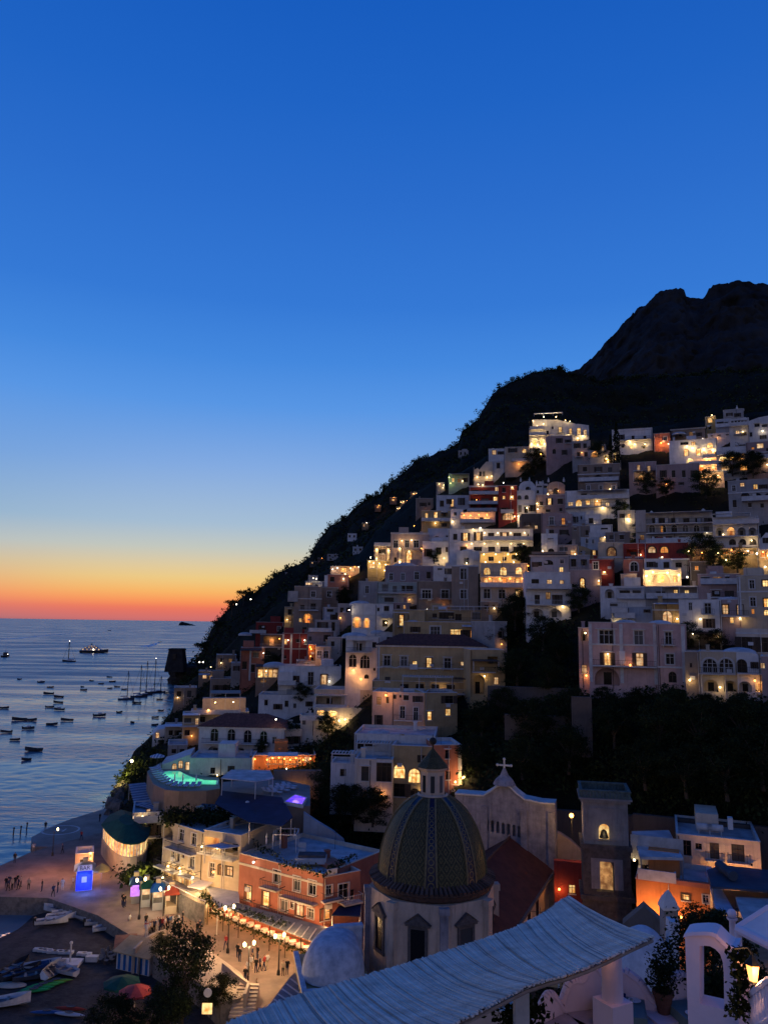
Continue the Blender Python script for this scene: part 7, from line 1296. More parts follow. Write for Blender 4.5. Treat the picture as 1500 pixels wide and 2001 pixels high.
# ---- bell tower
o = root('bell_tower', 'square grey bell tower with a lit arched opening and a tiled crown', 'bell tower', at(1180,1800,99)); fc = Face(1133,1233,1800,99,yaw=-4); o.rotation_euler = fc.rot; o.location = fc.O
ua, ub = fc.L(1141,1680)[0], fc.L(1229,1680)[0]; zt, zm, zb2 = fc.L(1180,1569)[1], fc.L(1180,1652)[1], fc.L(1180,1733)[1]; D_ = ub-ua
def tower_stage(name, u0, u1, z0, z1, mat, px, py, pw, ph, y0, dep, lit):
    u, z = fc.L(px,py); sc = fc.r/FPX*1.05; hp = arch_pts(u, z-ph*sc/2, pw*sc, ph*sc); m = MB(); holed(m, [(u0,z0),(u1,z0),(u1,z1),(u0,z1)], [hp], y0); n = len(hp)
    for i in range(n): a, b = hp[i], hp[(i+1)%n]; m.face([(a[0],y0,a[1]),(b[0],y0,b[1]),(b[0],y0+1.0,b[1]),(a[0],y0+1.0,a[1])])
    for q in ([(u1,y0),(u1,y0+dep)],[(u1,y0+dep),(u0,y0+dep)],[(u0,y0+dep),(u0,y0)]): m.face([(*q[0],z0),(*q[1],z0),(*q[1],z1),(*q[0],z1)])
    m.face([(u0,y0,z1),(u1,y0,z1),(u1,y0+dep,z1),(u0,y0+dep,z1)]); q = m.build(name, mat, o)
    b = MB(); b.face([(p[0],y0+.95,p[1]) for p in hp]); b.build('pane', lit, q); return q, hp
GREYT = rough_mat('tower_plaster', (.26,.25,.25), (.17,.165,.17), scale=.6, bump=.15, dirt=.6); DARKT = rough_mat('tower_stone', (.10,.09,.085), (.05,.045,.045), scale=1.5, bump=.35)
q, hp = tower_stage('belfry', ua, ub, zm, zt, GREYT, 1180,1628,18,28, .3, D_-.6, GL_Y)
b = MB(); u, z = fc.L(1180,1628); b.lathe([(.55,z-.7),(.42,z-.35),(.3,z+.1),(.05,z+.25)],10,(u,.75)); b.build('bell', IRON, q)
m = MB(); e = 1.1
for x0_, x1_ in ((ua+.25,ub-.25),): m.box(x0_,x1_,.24,.298,zm+.5,zm+.62); m.box(x0_,x1_,.24,.298,zt-.75,zt-.63); m.box(x0_,x0_+.12,.24,.298,zm+.62,zt-.75); m.box(x1_-.12,x1_,.24,.298,zm+.62,zt-.75)
m.build('panel_frame', GREYT, q)
m = MB(); m.box(ua-.35,ub+.35,-.1,D_+.1,zm-.55,zm-.003); m.box(ua-.2,ub+.2,.0,D_,zm-.95,zm-.553); m.build('cornice', DARKT, o)
q, hp = tower_stage('tower_shaft', ua-.15, ub+.15, -6, zm-.96, DARKT, 1181,1712,28,52, .05, D_-.1, GL_D)
m = MB(); 
for s in (ua+.75, ub-1.75): m.box(s,s+1.0,-.02,.047,fc.L(1180,1738)[1],zm-1.5)
m.box(ua+1.755,ub-1.755,-.018,.046,fc.L(1180,1684)[1],zm-1.5); m.build('plaster_panel', GREYT, q)
m = MB(); m.box(ua-.5,ub+.5,-.35,D_+.2,fc.L(1180,1752)[1]-.4,fc.L(1180,1750)[1]); m.build('lower_cornice', DARKT, o)
light((u,.1,fc.L(1181,1712)[1]), o, 40, (1,.75,.3), .2); light((u,-.0,fc.L(1180,1630)[1]), o, 14, (1,.75,.3), .15)
m = MB(); m.box(ua-.3,ub+.3,0,D_+.0,zt+.003,zt+.3); m.box(ua-.5,ub+.5,-.2,D_+.2,zt+.303,zt+.5); m.build('crown_cornice', GREYT, o)
CRT = rough_mat('crown_tile', (.10,.14,.13), (.05,.07,.07), scale=2.5, bump=.3)
for s, yy in ((1,-.05),(1,D_-.15)):
    n = 15
    for i in range(n): x = ua-.3+(ub-ua+.6)*(i+.5)/n; q = MB(); q.box(x-.17,x+.17,yy,yy+.25,zt+.503,zt+1.25); q.build('crenel', CRT, o)
for xx in (ua-.35, ub+.1):
    for i in range(12): y = .3+(D_-.6)*(i+.5)/12; q = MB(); q.box(xx,xx+.25,y-.17,y+.17,zt+.503,zt+1.25); q.build('crenel', CRT, o)
m = MB(); m.box(ua-.4,ub+.4,-.12,.28,zt+1.253,zt+1.42); m.box(ua-.4,ub+.4,D_-.2,D_+.2,zt+1.253,zt+1.42); m.box(ua-.4,ua-.05,.283,D_-.203,zt+1.253,zt+1.42); m.box(ub+.05,ub+.4,.283,D_-.203,zt+1.253,zt+1.42); m.build('crown_rail', CRT, o)
# ---- houses right of the tower
h('house', 'white-lit house with three dark balcony doors right of the bell tower', 1322, 1485, 1638, 1700, 'warmwhite', '1340,1657,17,28,d 1364,1654,11,11,d 1395,1663,16,29,db 1441,1667,22,31,db 1466,1690,6,5,d', [('lamp',1350,1712,520,'o',3.2),('lamp',1380,1716,620,'y',3.2),('lamp',1415,1716,620,'o',3.2),('lamp',1455,1716,620,'o',3.2),('tank',1400,1632),('tank',1378,1633),('box',1425,1436,1610,1634,3,4,'white')], r=104, yaw=-3, dep=10)
h('house', 'small house with a broad pale flat roof beside the bell tower', 1247, 1334, 1674, 1716, 'grey', '1287,1690,38,12,m 1262,1700,8,18,d 1310,1700,8,16,d 1317,1690,8,12,d', [('can',1232,1335,1676,40,-.01,ROOFP),('lamp',1239,1678,30,'y'),('balc',1258,1320,1708,'i',1.0)], r=100, yaw=2, dep=2)
px_roof('flat_roof', 'pale weathered flat roof just right of the bell tower', 'roof', [(1233,1624),(1306,1622),(1334,1676),(1250,1674)], 16.6, .3, ROOFP, zf=13.0, side=GREYT)
h('house', 'deep orange lamplit house wall with one small lit window', 1243, 1386, 1726, 1800, 'orange', '1339,1754,14,11,lf 1378,1757,10,14,df', [('box',1243,1386,1718,1727,-.25,.4,'terra'),('lamp',1292,1786,700,'o',1.4),('lamp',1262,1775,420,'o',1.2),('lamp',1330,1782,300,'o',1.6),('balc',1246,1320,1711,'w',.6)], r=95, yaw=2, dep=8)
h('garden_wall', 'red rendered wall glowing between the church and the bell tower', 1082, 1136, 1684, 1756, 'red', '1117,1738,12,16,l', [('lamp',1092,1735,90,'o',.5)], r=107, dep=1.0, cat='wall', roof='none')
h('garden_wall', 'curved rubble wall lit orange left of the bell tower', 1076, 1136, 1622, 1690, 'peach', '', [], r=112, dep=1.2, cat='wall', roof='none', out=[(1076,1622),(1095,1630),(1115,1643),(1136,1664)])
o = root('street_lamp', 'orange street lamp on the wall between church and bell tower', 'street lamp', at(1116,1607,108)); m = MB(); m.cyl((0,0,-1.5),(0,0,.6),.05,.05,6); m.build('pole', IRON, o); m = MB(); m.ball((0,0,.85),.3,8); m.build('lantern', BULBO, o); light((0,-.6,.8), o, 420, (1,.55,.16), .3)
METB = rough_mat('metal_roof_blue', (.06,.085,.12), (.035,.05,.075), scale=.5, bump=.15, rough=.5)
px_roof('shed_roof', 'dark blue metal shed roof at the right edge below the lit house', 'roof', [(1380,1700),(1408,1690),(1500,1700),(1560,1710),(1560,1745),(1388,1732)], 16.0, .2, METB, zf=13.2, side=GREYT)
px_roof('shed_roof', 'second dark metal roof step lower at the right edge', 'roof', [(1398,1738),(1470,1742),(1560,1752),(1560,1790),(1420,1775)], 14.2, .2, METB, zf=11.4, side=GREYT)
px_roof('shed_roof', 'pale blue lean-to roof beside the orange wall', 'roof', [(1378,1700),(1388,1692),(1412,1742),(1436,1784),(1398,1782)], 14.6, .2, BLUEW, zf=11.8, side=GREYT)
px_roof('shed_roof', 'pale skylight roof with dark slots at the right edge', 'roof', [(1436,1752),(1500,1756),(1560,1764),(1560,1800),(1450,1796)], 15.2, .2, ROOFP, zf=12.4, side=GREYT)
m = MB(); a, b = atz(1404,1690,16.6), atz(1432,1712,16.6); m.cyl(a, b, .5, .5, 10); tag(m.build('water_tank', METB), 'dark cylinder tank lying on the blue metal roof', 'tank')
h('house', 'dark stone gable with a low pediment in front of the orange wall', 1216, 1300, 1800, 1850, 'stone', '1232,1822,5,8,d', [], r=66, dep=1.2, out=[(1216,1806),(1257,1771),(1300,1810)], cat='gable house')
o = root('pinnacle', 'tall pale pinnacle with a pointed cap and a glowing slot', 'pinnacle', at(1308,1850,48)); m = MB(); m.box(-.38,.38,-.38,.38,-2,2.0); m.build('shaft', GREYT, o); m = MB(); m.lathe([(.62,2.0),(.62,2.12),(.42,2.5),(.12,2.85),(.01,2.95)],4,a0=math.pi/4,a1=math.pi/4+2*math.pi); m.build('cap', TRIM, o); m = MB(); m.box(-.14,.14,-.40,-.382,.3,1.2); m.build('niche', GL_Y, o); light((.2,-.8,.4), o, 16, (1,.7,.3), .1)
tree('tree','dense', at(1370,1872,66), 3.6, 'dense dark round tree in front of the orange wall', wide=1.25)
tree('tree','dense', at(1402,1862,70), 3.2, 'dark tree with lights glinting through, right of the round tree', wide=1.2)
for x,y in ((1336,1800),(1360,1803),(1385,1806),(1395,1802)): light(at(x,y,72), None, 30, (1,.7,.3), .15)
# apses (pale plastered half domes)
WPL = rough_mat('weathered_limewash', (.56,.60,.66), (.30,.34,.40), scale=1.1, bump=.3, bscale=4)
o = root('apse', 'pale blue-white barrel vault apse left of the church drum', 'apse', at(652,1908,81)); m = MB(); R_ = 3.1
m.lathe([(R_*math.cos(t)**.7, 3.6*math.sin(t)**.95) for t in [i/8*math.pi/2*.995 for i in range(9)]]+[(.01,3.62)], 24, (0,.6)); v = np.array(m.v); far = np.clip(v[:,1]-.6, 0, None); v[:,0] += far*.45; v[:,1] += far*.9; m.v = [tuple(p) for p in v]; m.build('vault', WPL, o, smooth=True)
m = MB(); m.box(-3.2,3.4,-2.9,6,-6,-.12); m.build('wall', wall('ochre'), o); m = MB(); m.box(-3.4,3.6,-3.1,-2.6,-.118,.2); m.box(-3.4,-2.9,-2.598,6,-.118,.2); m.build('rim', WPL, o); m = MB(); m.box(.4,3.2,2.6,3.2,.0,3.3); m.box(.3,3.3,2.5,3.3,3.303,3.6); m.build('end_wall', WPL, o); o.rotation_euler = (0,0,.2)
o = root('apse', 'weathered blue quarter dome below the bamboo canopy at the right', 'apse', at(1258,1932,46)); m = MB(); R_ = 1.75
m.lathe([(R_*math.cos(t), 3.1*math.sin(t)) for t in [i/8*math.pi/2*.995 for i in range(9)]], 22, sy=1.0); m.build('vault', WPL, o, smooth=True); m = MB(); m.lathe([(1.9,-.25),(1.95,.0),(1.75,.08)],22); m.build('rim', WPL, o); m = MB(); m.lathe([(1.7,-6),(1.7,-.25)],22); m.build('wall', wall('ochre'), o)
o = root('parapet', 'slanting pale parapet right of the weathered quarter dome', 'wall', at(1312,1915,46)); m = MB(); m.face([(-.2,-.2,-.3),(.25,-.2,-.3),(.45,-.2,2.9),(.0,-.2,2.9)]); m.face([(.25,-.2,-.3),(.25,.6,-.3),(.45,.6,2.9),(.45,-.2,2.9)]); m.face([(0,-.2,2.9),(.45,-.2,2.9),(.45,.6,2.9),(0,.6,2.9)]); m.face([(-.2,.6,-.3),(-.2,-.2,-.3),(0,-.2,2.9),(0,.6,2.9)]); m.build('parapet_wall', WPL, o)
h('house', 'old house with a bluish roof and streaked walls under the bamboo canopy', 905, 1010, 1975, 2060, 'peach', '', [], r=46, dep=7, base=4)
h('house', 'streaked ochre wall house seen under the canopy beside the quarter dome', 1030, 1100, 1905, 2010, 'ochre', '1066,1960,30,60,d', [], r=50, dep=6, base=4)
h('house', 'lower ochre house with a dark roof under the weathered quarter dome', 1160, 1290, 1934, 2010, 'ochre', '1225,1945,2,20,d', [], r=50, dep=6, base=4)
px_roof('glass_roof', 'grey glazed roof sloping beside the steps under the barrel apse', 'roof', [(505,1990),(570,1905),(600,1885),(590,1960),(560,2010)], 6.5, .12, GREYR, zf=2.4)
slats_between(bpy.data.objects['glass_roof'], (512,1982),(568,1912),(548,2004),(592,1930), 8, 6.56, .07, TRIM, 'glazing_bar')
px_roof('flat_roof', 'dark flat roof between the pink hotel awning and the barrel apse', 'roof', [(600,1880),(640,1818),(706,1800),(708,1830),(640,1850)], 6.2, .3, GREYR, zf=2.4)
# tall cypresses and trees among the upper houses
for x,y,hh,k,lb in [(1205,905,16,'cypress','tall black cypress between the crest houses, right of the lamplit arches'),(1193,903,11,'cypress','slim cypress between two lamplit arches below the crest'),(1172,905,9,'dense','bare-branched tree before the lamplit arches'),(1378,968,9,'dense','wide dark umbrella tree below the brilliantly lit hotel'),(1430,925,8,'dense','dark tree over the right edge terrace below the three arches'),(1470,925,8,'dense','dark leafy tree at the right edge below the amber window'),(1046,912,9,'dense','round black tree left below the crest hotel'),(1030,935,7,'dense','black tree under the lamp wall left of the crest'),(1262,960,7,'dense','dark tree below the black verandah'),(1300,965,6,'dense','dark tree under the plain mauve house'),
    (1255,1052,6,'dense','bush climbing the left end of the long terraced hotel'),(1370,1105,9,'dense','large dark tree beside the garden restaurant lamps'),(1395,1112,7,'dense','dark tree left of the blazing garden lamp'),(1440,1112,6,'dense','dark hedge tree below the garden restaurant'),(1020,1095,6,'dense','leafy tree lit yellow beside the floodlit vaults'),(848,1096,5,'dense','rounded dark bush beside the bright globe lamp'),(1005,1225,9,'dense','black tree filling the gap right of the cream hotel front'),(1015,1190,6,'dense','dark tree under the lit doors of the cream hotel front'),
    (1130,1190,7,'dense','dark tree below the purplish house'),(1345,1262,6,'dense','dark garden tree above the arched house at right'),(1400,1268,5,'dense','dark garden shrub tree in front of the lit doorway'),(590,1370,6,'dense','dark creeper-like tree under the white villa terrace'),(530,1310,7,'dense','dark tree beside the glowing glass restaurant'),(670,1180,7,'dense','black tree right of the brownish square house'),(690,1250,6,'dense','dark garden tree below the orange arches'),
    (640,1432,6,'dense','dark tree below the yellow arcade'),(570,1450,6,'dense','dark tree behind the garden restaurant awning'),(700,1500,7,'dense','dark tree left of the yellow house behind the dome'),(640,1560,8,'dense','dark tree on the slope right of the jacuzzi'),(690,1600,7,'dense','dark tree on the slope above the pink hotel'),(665,1598,7,'dense','dark tree under the white slatted terrace behind the dome'),(728,1606,7,'dense','dark tree at the foot of the peeling block'),(400,1400,4,'dense','small tree by the lamplit roof terrace'),(510,1470,4,'dense','small dark tree at the left end of the orange-lamp restaurant'),(1125,1020,4,'dense','dark bush by the white terraced hotel steps'),(1212,1010,6,'dense','dark tree at the lit stairs right of the white terraced hotel')]:
    tree('tree' if k != 'cypress' else 'cypress_tree', k, at(x,y,Rr(x,y)-1.0)-Vector((0,0,.8)), hh*.85, lb, wide=1.2 if k != 'cypress' else .9)
for x,y,P_ in ((1232,1002,160),(1226,1015,140),(1230,1028,90),(1218,1040,40)): light(at(x,y,Rr(x,y)-3), None, P_, (1,.7,.3), .3)
for x,y in [(393,1290),(402,1288),(410,1286),(418,1276),(430,1246),(452,1204),(475,1186)]: tree('pine_tree','pine', at(x,y+4,545), 13, 'stone pine on the dark headland seen against the sea', group='pines on the dark headland')
# yellow-ochre house with lit arches behind the dome, white pergola terrace
h('house', 'ochre house with two glowing arched windows just behind the dome lantern', 765, 848, 1458, 1560, 'ochre', '780,1507,20,27,la 809,1516,21,27,la 780,1544,20,24,d 810,1548,16,14,da', [('lamp',903,1518,200,'o',.8)], r=132, yaw=6, dep=9)
h('house', 'orange side wall house with small shuttered windows behind the dome', 848, 901, 1456, 1562, 'terra', '874,1474,8,16,d 875,1515,8,16,d 893,1540,14,8,d', [('pil',[898],1500),('lamp',903,1516,330,'y',1.0),('balc',880,904,1543,'t',.6)], r=131, yaw=-12, dep=8)
h('house', 'long white upper storey with a pale flat roof and a timber porch', 692, 850, 1436, 1486, 'white', '704,1456,12,14,d 722,1453,8,10,d 795,1466,12,24,d 830,1468,8,20,d 777,1462,10,20,df', [('perg',701,765,1446,1482,3.0,0),('balc',695,770,1484,'i',2.4),('dome',740,780,4)], r=138, yaw=5, dep=12)
h('house', 'peeling stucco block with one hooded window left of the glowing arches', 693, 766, 1484, 1562, 'warmwhite', '713,1512,13,26,dh 750,1505,26,42,d', [], r=130, yaw=6, dep=7)
h('terrace_house', 'white terrace with an open slatted frame at the left of the peeling block', 646, 694, 1492, 1530, 'white', '', [('perg',648,694,1472,1492,3.0,3.0),('rail',646,694,1490,TRIM)], r=133, yaw=6, dep=6)

for i,(x,y,hh) in enumerate([(980,1262,6),(1060,1262,7),(1090,1300,6),(1010,1330,7),(1070,1345,6),(1115,1420,7),(985,1400,6),(940,1430,6),(1040,1440,7),(1180,1378,4),(1240,1395,5),(1310,1390,5),(1380,1402,4.5),(1450,1400,4.5),(1200,1450,7),(1290,1460,8),(1370,1470,8),(1450,1465,8),(1110,1500,7),(1260,1530,7),(1340,1545,7),(1420,1550,8),(1490,1530,8),(930,1500,6),(1020,1510,6)]):
    tree('tree','dense', at(x,y,Rr(x,y)+.5)-Vector((0,0,1.0)), hh, 'dark tree on the unlit garden slope below the pink palace', group='trees on the unlit garden slope', wide=1.25)
for lb,x0,x1,yt,yb,c,o_ in [('low pale-topped terrace wall crossing the black garden slope, upper',952,1132,1343,1349,'dark',None),('terrace wall with a lattice edge crossing the black slope, lower',985,1150,1399,1412,'dark',None),('stone pier with a pale cap under the pink annexe',1116,1156,1362,1440,'dark',None),('rubble wall at the foot of the dark slope behind the lit house',1236,1500,1604,1640,'dark',None),('long rubble wall at the top of the church lane',1080,1240,1588,1626,'dark',None)]:
    h('garden_wall', lb, x0, x1, yt, yb, c, '', [], r=Rr((x0+x1)/2,yb)-1.5, dep=.8, cat='wall', roof='none', base=3)
# ================================================================== OUR OWN TERRACE
REED = [rough_mat('bamboo_reed'+n, c, tuple(v*.7 for v in c), scale=2.5, bump=.2, rough=.8) for n, c in (('',(.70,.65,.57)),('_pale',(.80,.76,.68)),('_dark',(.40,.37,.33)))]
def blend(P, t):
    n = len(P)-1; i = min(n-1, int(t*n)); f = t*n-i; return P[i]*(1-f)+P[i+1]*f
FAR = [(350,2050),(460,1992),(560,1952),(640,1928),(720,1905),(800,1881),(880,1856),(950,1833),(1000,1815),(1040,1797),(1072,1778),(1096,1760),(1112,1752)]
NEAR = [(420,2230),(560,2150),(680,2090),(780,2045),(880,2003),(960,1962),(1030,1926),(1070,1913),(1105,1904),(1150,1888),(1192,1869),(1235,1848),(1277,1829)]
zf = [36.2,36.15,36.1,36.05,36.0,35.95,35.9,35.85,35.8,35.72,35.7,35.72,35.78]; zn = [36.95,36.95,36.92,36.9,36.88,36.86,36.85,36.84,36.84,36.82,36.8,36.8,36.8]
F3 = [atz(x,y,z) for (x,y),z in zip(FAR,zf)]; N3 = [atz(x,y,z) for (x,y),z in zip(NEAR,zn)]
cn = root('bamboo_canopy', 'long sagging bamboo reed canopy stretched over the terrace below us', 'canopy', Vector(((F3[6]+N3[6])/2)-Vector((0,0,2.6)))); C0 = cn.location
m = MB(); nR = 500; random.seed(5)
for i in range(nR):
    t = (i+.5)/nR; a, b = blend(F3, t), blend(N3, t); d = b-a; a = a-d*random.uniform(-.012,.02)-C0; b = b+d*random.uniform(-.012,.018)-C0
    a.z += random.gauss(0,.006); b.z += random.gauss(0,.006); mid_ = (a+b)/2; mid_.z -= .10+random.gauss(0,.007)+.02*math.sin(t*17); q1 = (a+mid_)/2; q1.z -= .025; q2 = (mid_+b)/2; q2.z -= .025
    w = random.uniform(.011,.020); m.tube([a,q1,mid_,q2,b], w, 4, random.choice((0,0,0,0,1,1,1,0,2)))
o = m.build('reed_thatch', REED, cn); o['kind'] = 'stuff'
m = MB(); nS = 40                         # backing mat of finer split reeds under the canes
for i in range(nS):
    if i in (13, 29): continue
    for k in range(4):
        t0, t1, s0, s1 = i/nS, (i+1)/nS, k/4, (k+1)/4
        def S_(t, s): a, b = blend(F3,t), blend(N3,t); p = a*(1-s)+b*s-C0; p.z -= .03+.10*math.sin(math.pi*s); return p
        m.face([S_(t0,s0),S_(t1,s0),S_(t1,s1),S_(t0,s1)])
m.build('backing_mat', rough_mat('reed_backing', (.20,.19,.185), (.12,.115,.11), scale=6, bump=.2), cn)
for s in (.02,.33,.66,.985):
    pts = []
    for i in range(25): t = i/24; a, b = blend(F3,t), blend(N3,t); p = a*(1-s)+b*s-C0; p.z -= .085+.10*math.sin(math.pi*s); pts.append(p)
    q = MB(); q.tube(pts, .028, 5); q.build('pole', WOODG, cn)
ROSE = rough_mat('rosy_plaster', (.84,.64,.68), (.74,.55,.59), scale=.9, bump=.12, dirt=.12, bscale=9)
WHI = rough_mat('white_plaster', (.86,.73,.77), (.76,.64,.68), scale=.8, bump=.12, dirt=.10, bscale=9)
ZT = 33.7
slab('terrace_floor', [(700,2500),(1020,1985),(1180,1958),(1330,1955),(1700,1960),(1700,2600)], ZT-.3, ZT, PAVE, kind='structure')
# round column
c = atz(1196,1953,34.75); o = root('column', 'round white column carrying the bamboo canopy', 'column', c); m = MB(); m.lathe([(.21,0),(.20,.7),(.185,1.28)],20); m.build('shaft', ROSE, o, smooth=True); m = MB(); m.box(-.27,.27,-.27,.27,-1.05,0); m.build('plinth', ROSE, o); o.rotation_euler = (0,0,.5)
light((-.3,-.15,1.15), o, 5, (1,.5,.25), .1)
# scalloped built-in benches: curved parapet backs, seats
def scallop(label, p0, p1, prof, z0, th=.16, seat=.5, mat=ROSE):
    a, b = p0, p1; d = b-a; d.z = 0; L_ = d.length; o = root('bench', label, 'bench', (a.x,a.y,z0), (0,0,math.atan2(d.y,d.x))); n = len(prof)
    m = MB(); P = [(L_*i/(n-1), h) for i, h in enumerate(prof)]; poly = [(0,0),(L_,0)]+P[::-1]
    m.face([(u,0,z) for u,z in poly]); m.face([(u,th,z) for u,z in reversed(poly)])
    for i in range(len(poly)): p, q = poly[i], poly[(i+1)%len(poly)]; m.face([(q[0],0,q[1]),(p[0],0,p[1]),(p[0],th,p[1]),(q[0],th,q[1])])
    m.build('back', mat, o); 
    if seat: m = MB(); m.box(0,L_,-seat,-.003,0,.45); m.build('seat', mat, o); m = MB(); m.box(.04,L_-.04,-seat-.03,-.02,.453,.54); m.build('cushion', rough_mat('cushion_mauve', (.50,.42,.46), scale=3, bump=.08), o)
    k = MB()
    for (u,z),(u2,z2) in zip(P[:-1],P[1:]): k.cyl((u,th/2,z),(u2,th/2,z2),th*.62,th*.62,8)
    k.build('rounded_top', mat, o); return o
def sc(n=17, lo=.75, hi=1.15, k=1): return [lo+(hi-lo)*(.5-.5*math.cos(2*math.pi*k*i/(n-1)))**.7 for i in range(n)]
scallop('scalloped rose bench back at the far left of the terrace', atz(1052,2062,ZT), atz(1105,2035,ZT), sc(lo=.55,hi=.95), ZT)
scallop('larger scalloped rose bench left of the round column', atz(1104,2036,ZT), atz(1176,2024,ZT), [.7,.86,.98,1.06,1.08,1.08,1.06,1.08,1.14,1.22,1.28,1.3,1.26,1.15], ZT)
scallop('curved rose bench between the round column and the flower pot', atz(1216,2026,ZT), atz(1282,2036,ZT), [1.15,1.22,1.2,1.16,1.12,1.08,1.0,.9,.8,.74,.7], ZT)
scallop('rose bench end between flower pot and white arch', atz(1312,2034,ZT), atz(1356,2024,ZT), [.75,.95,1.08,1.15,1.18,1.16,1.1,1.0,.95], ZT)
# tables with glasses
TEAL = rough_mat('tablecloth_teal', (.16,.24,.25), (.12,.18,.19), scale=2, bump=.05); BOT = rough_mat('glass_blue', (.01,.03,.16), scale=1, rough=.15, bump=0); GLS = rough_mat('glass_clear', (.45,.48,.52), scale=1, rough=.1, bump=0)
def dine(label, p, w, d, rz_, n):
    o = root('dining_table', label, 'table', p, (0,0,rz_)); m = MB(); m.box(-w/2,w/2,-d/2,d/2,.72,.76); m.build('table_top', TEAL, o); m = MB(); m.box(-w/2-.02,w/2+.02,-d/2-.02,-d/2-.004,.45,.765); m.box(-w/2-.02,-w/2-.004,-d/2,d/2,.45,.765); m.box(w/2+.004,w/2+.02,-d/2,d/2,.45,.765); m.build('cloth_drop', TEAL, o)
    for x in (-w/2+.08,w/2-.08):
        for y in (-d/2+.08,d/2-.08): q = MB(); q.box(x-.03,x+.03,y-.03,y+.03,0,.72); q.build('leg', WOODG, o)
    return o
for lb, px, py, w, d, rz_ in [('teal-clothed dining table set with glasses in front of the column',1212,2042,.95,.95,-.25),('teal-clothed dining table in front of the white arch',1375,2056,1.0,.95,.2)]:
    p = atz(px,py,ZT); o = dine(lb, p, w, d, rz_, 3); s_ = 'by the column' if px < 1300 else 'by the arch'
    for i,(dx,dy,mt,hh,nm) in enumerate([(-.05,.22,IRON,.20,'dark bottle'),(.1,.2,BOT,.11,'blue tumbler'),(-.12,-.05,BOT,.11,'blue tumbler'),(.22,-.12,GLS,.17,'clear wine glass'),(-.3,-.1,CLOTHW,.02,'white plate'),(.3,.2,CLOTHW,.02,'white plate')]):
        q = MB()
        if 'plate' in nm: q.lathe([(.13,.02),(.07,.005),(.01,.006)],14)
        elif 'wine' in nm: q.lathe([(.035,0),(.006,.01),(.006,.08),(.035,.11),(.03,.17)],10)
        elif 'bottle' in nm: q.lathe([(.035,0),(.035,.13),(.012,.17),(.012,.22),(.001,.22)],10)
        else: q.lathe([(.03,0),(.036,.11),(.03,.11),(.025,.01)],10)
        b = q.build(nm.split()[-1], mt, None, Vector((p.x,p.y,p.z+.767))+Matrix.Rotation(rz_,3,'Z')@Vector((dx,dy,0)))
        pos = {0:'',1:' right of the bottle',2:' in front of the bottle',3:'',4:' on the left side',5:' on the right side'}[i]
        tag(b, '%s%s on the teal table %s' % (nm, pos, s_), nm.split()[-1])
# potted plant
p = atz(1298,2040,ZT); o = root('pedestal', 'square rose plaster pedestal between the two benches', 'pedestal', p); m = MB(); m.box(-.35,.35,-.35,.35,0,.5); m.box(-.39,.39,-.39,.39,.503,.58); m.build('block', ROSE, o); o.rotation_euler = (0,0,.3)
o = root('potted_plant', 'bushy plant in a terracotta pot on the rose pedestal', 'potted plant', p+Vector((0,0,.582))); m = MB(); m.lathe([(.12,0),(.19,.34),(.215,.34),(.215,.42),(.18,.42),(.16,.36),(.01,.36)],18); m.build('pot', rough_mat('terracotta_pot', (.17,.075,.055), (.10,.05,.04), scale=4, bump=.2), o)
V = clumps(np.array([(rng.normal()*.13, rng.normal()*.13, .58+rng.uniform(-.12,.34)) for _ in range(130)]), 14, .05, .028); quads_mesh('foliage', V, [LEAF,LEAF2], rng.integers(0,2,len(V)), o)
# white wall with an arched opening
fc = Face(1337,1443,2012,13.2,yaw=10); o = root('arch_wall', 'white plastered garden wall with a wavy top and an arched opening', 'wall', fc.O, fc.rot); L = fc.L
topp = [(1337,1830),(1344,1828),(1352,1827),(1375,1826),(1390,1827),(1400,1831),(1410,1841),(1420,1851),(1430,1857),(1443,1858)]; tp = [L(*q) for q in topp]; ux0 = L(1340,1900)[0]; ux1 = L(1443,1900)[0]; tp[0] = (ux0,tp[0][1]); tp[-1] = (ux1,tp[-1][1])
hole = [L(*q) for q in [(1366,1962),(1414,1973),(1413,1900),(1411,1880),(1406,1865),(1397,1855),(1386,1849),(1374,1848),(1366,1849)]]
m = MB(); outer = [(ux0,-1.5),(ux1,-1.5)]+tp[::-1]; TH = .36; holed(m, outer, [hole], 0.0); holed(m, outer, [hole], TH); n = len(hole)
for i in range(n): a, b = hole[i], hole[(i+1)%n]; m.face([(a[0],0,a[1]),(b[0],0,b[1]),(b[0],TH,b[1]),(a[0],TH,a[1])])
for i in range(len(outer)): a, b = outer[i], outer[(i+1)%len(outer)]; m.face([(b[0],0,b[1]),(a[0],0,a[1]),(a[0],TH,a[1]),(b[0],TH,b[1])])
m.build('wall', WHI, o); k = MB()
for a, b in zip(tp[:-1], tp[1:]): k.face([(a[0]-.02,-.05,a[1]+.0),(b[0]+.0,-.05,b[1]+.0),(b[0],-.03,b[1]+.05),(a[0],-.03,a[1]+.05)]); k.face([(a[0],-.03,a[1]+.05),(b[0],-.03,b[1]+.05),(b[0],TH+.03,b[1]+.05),(a[0],TH+.03,a[1]+.05)])
k.build('coping', WHI, o)
V = clumps(np.array([at(1398+rng.normal()*9, 1940+rng.normal()*11, 15.5) for _ in range(60)]), 14, .12, .06); tag(quads_mesh('shrub', V, [LEAF,LEAF2], rng.integers(0,2,len(V))), 'dark flowering shrub seen through the white arch', 'shrub')
tree('tree','dense', at(1398,2030,19), 2.5, 'black tree mass filling the white arch opening', wide=1.1)
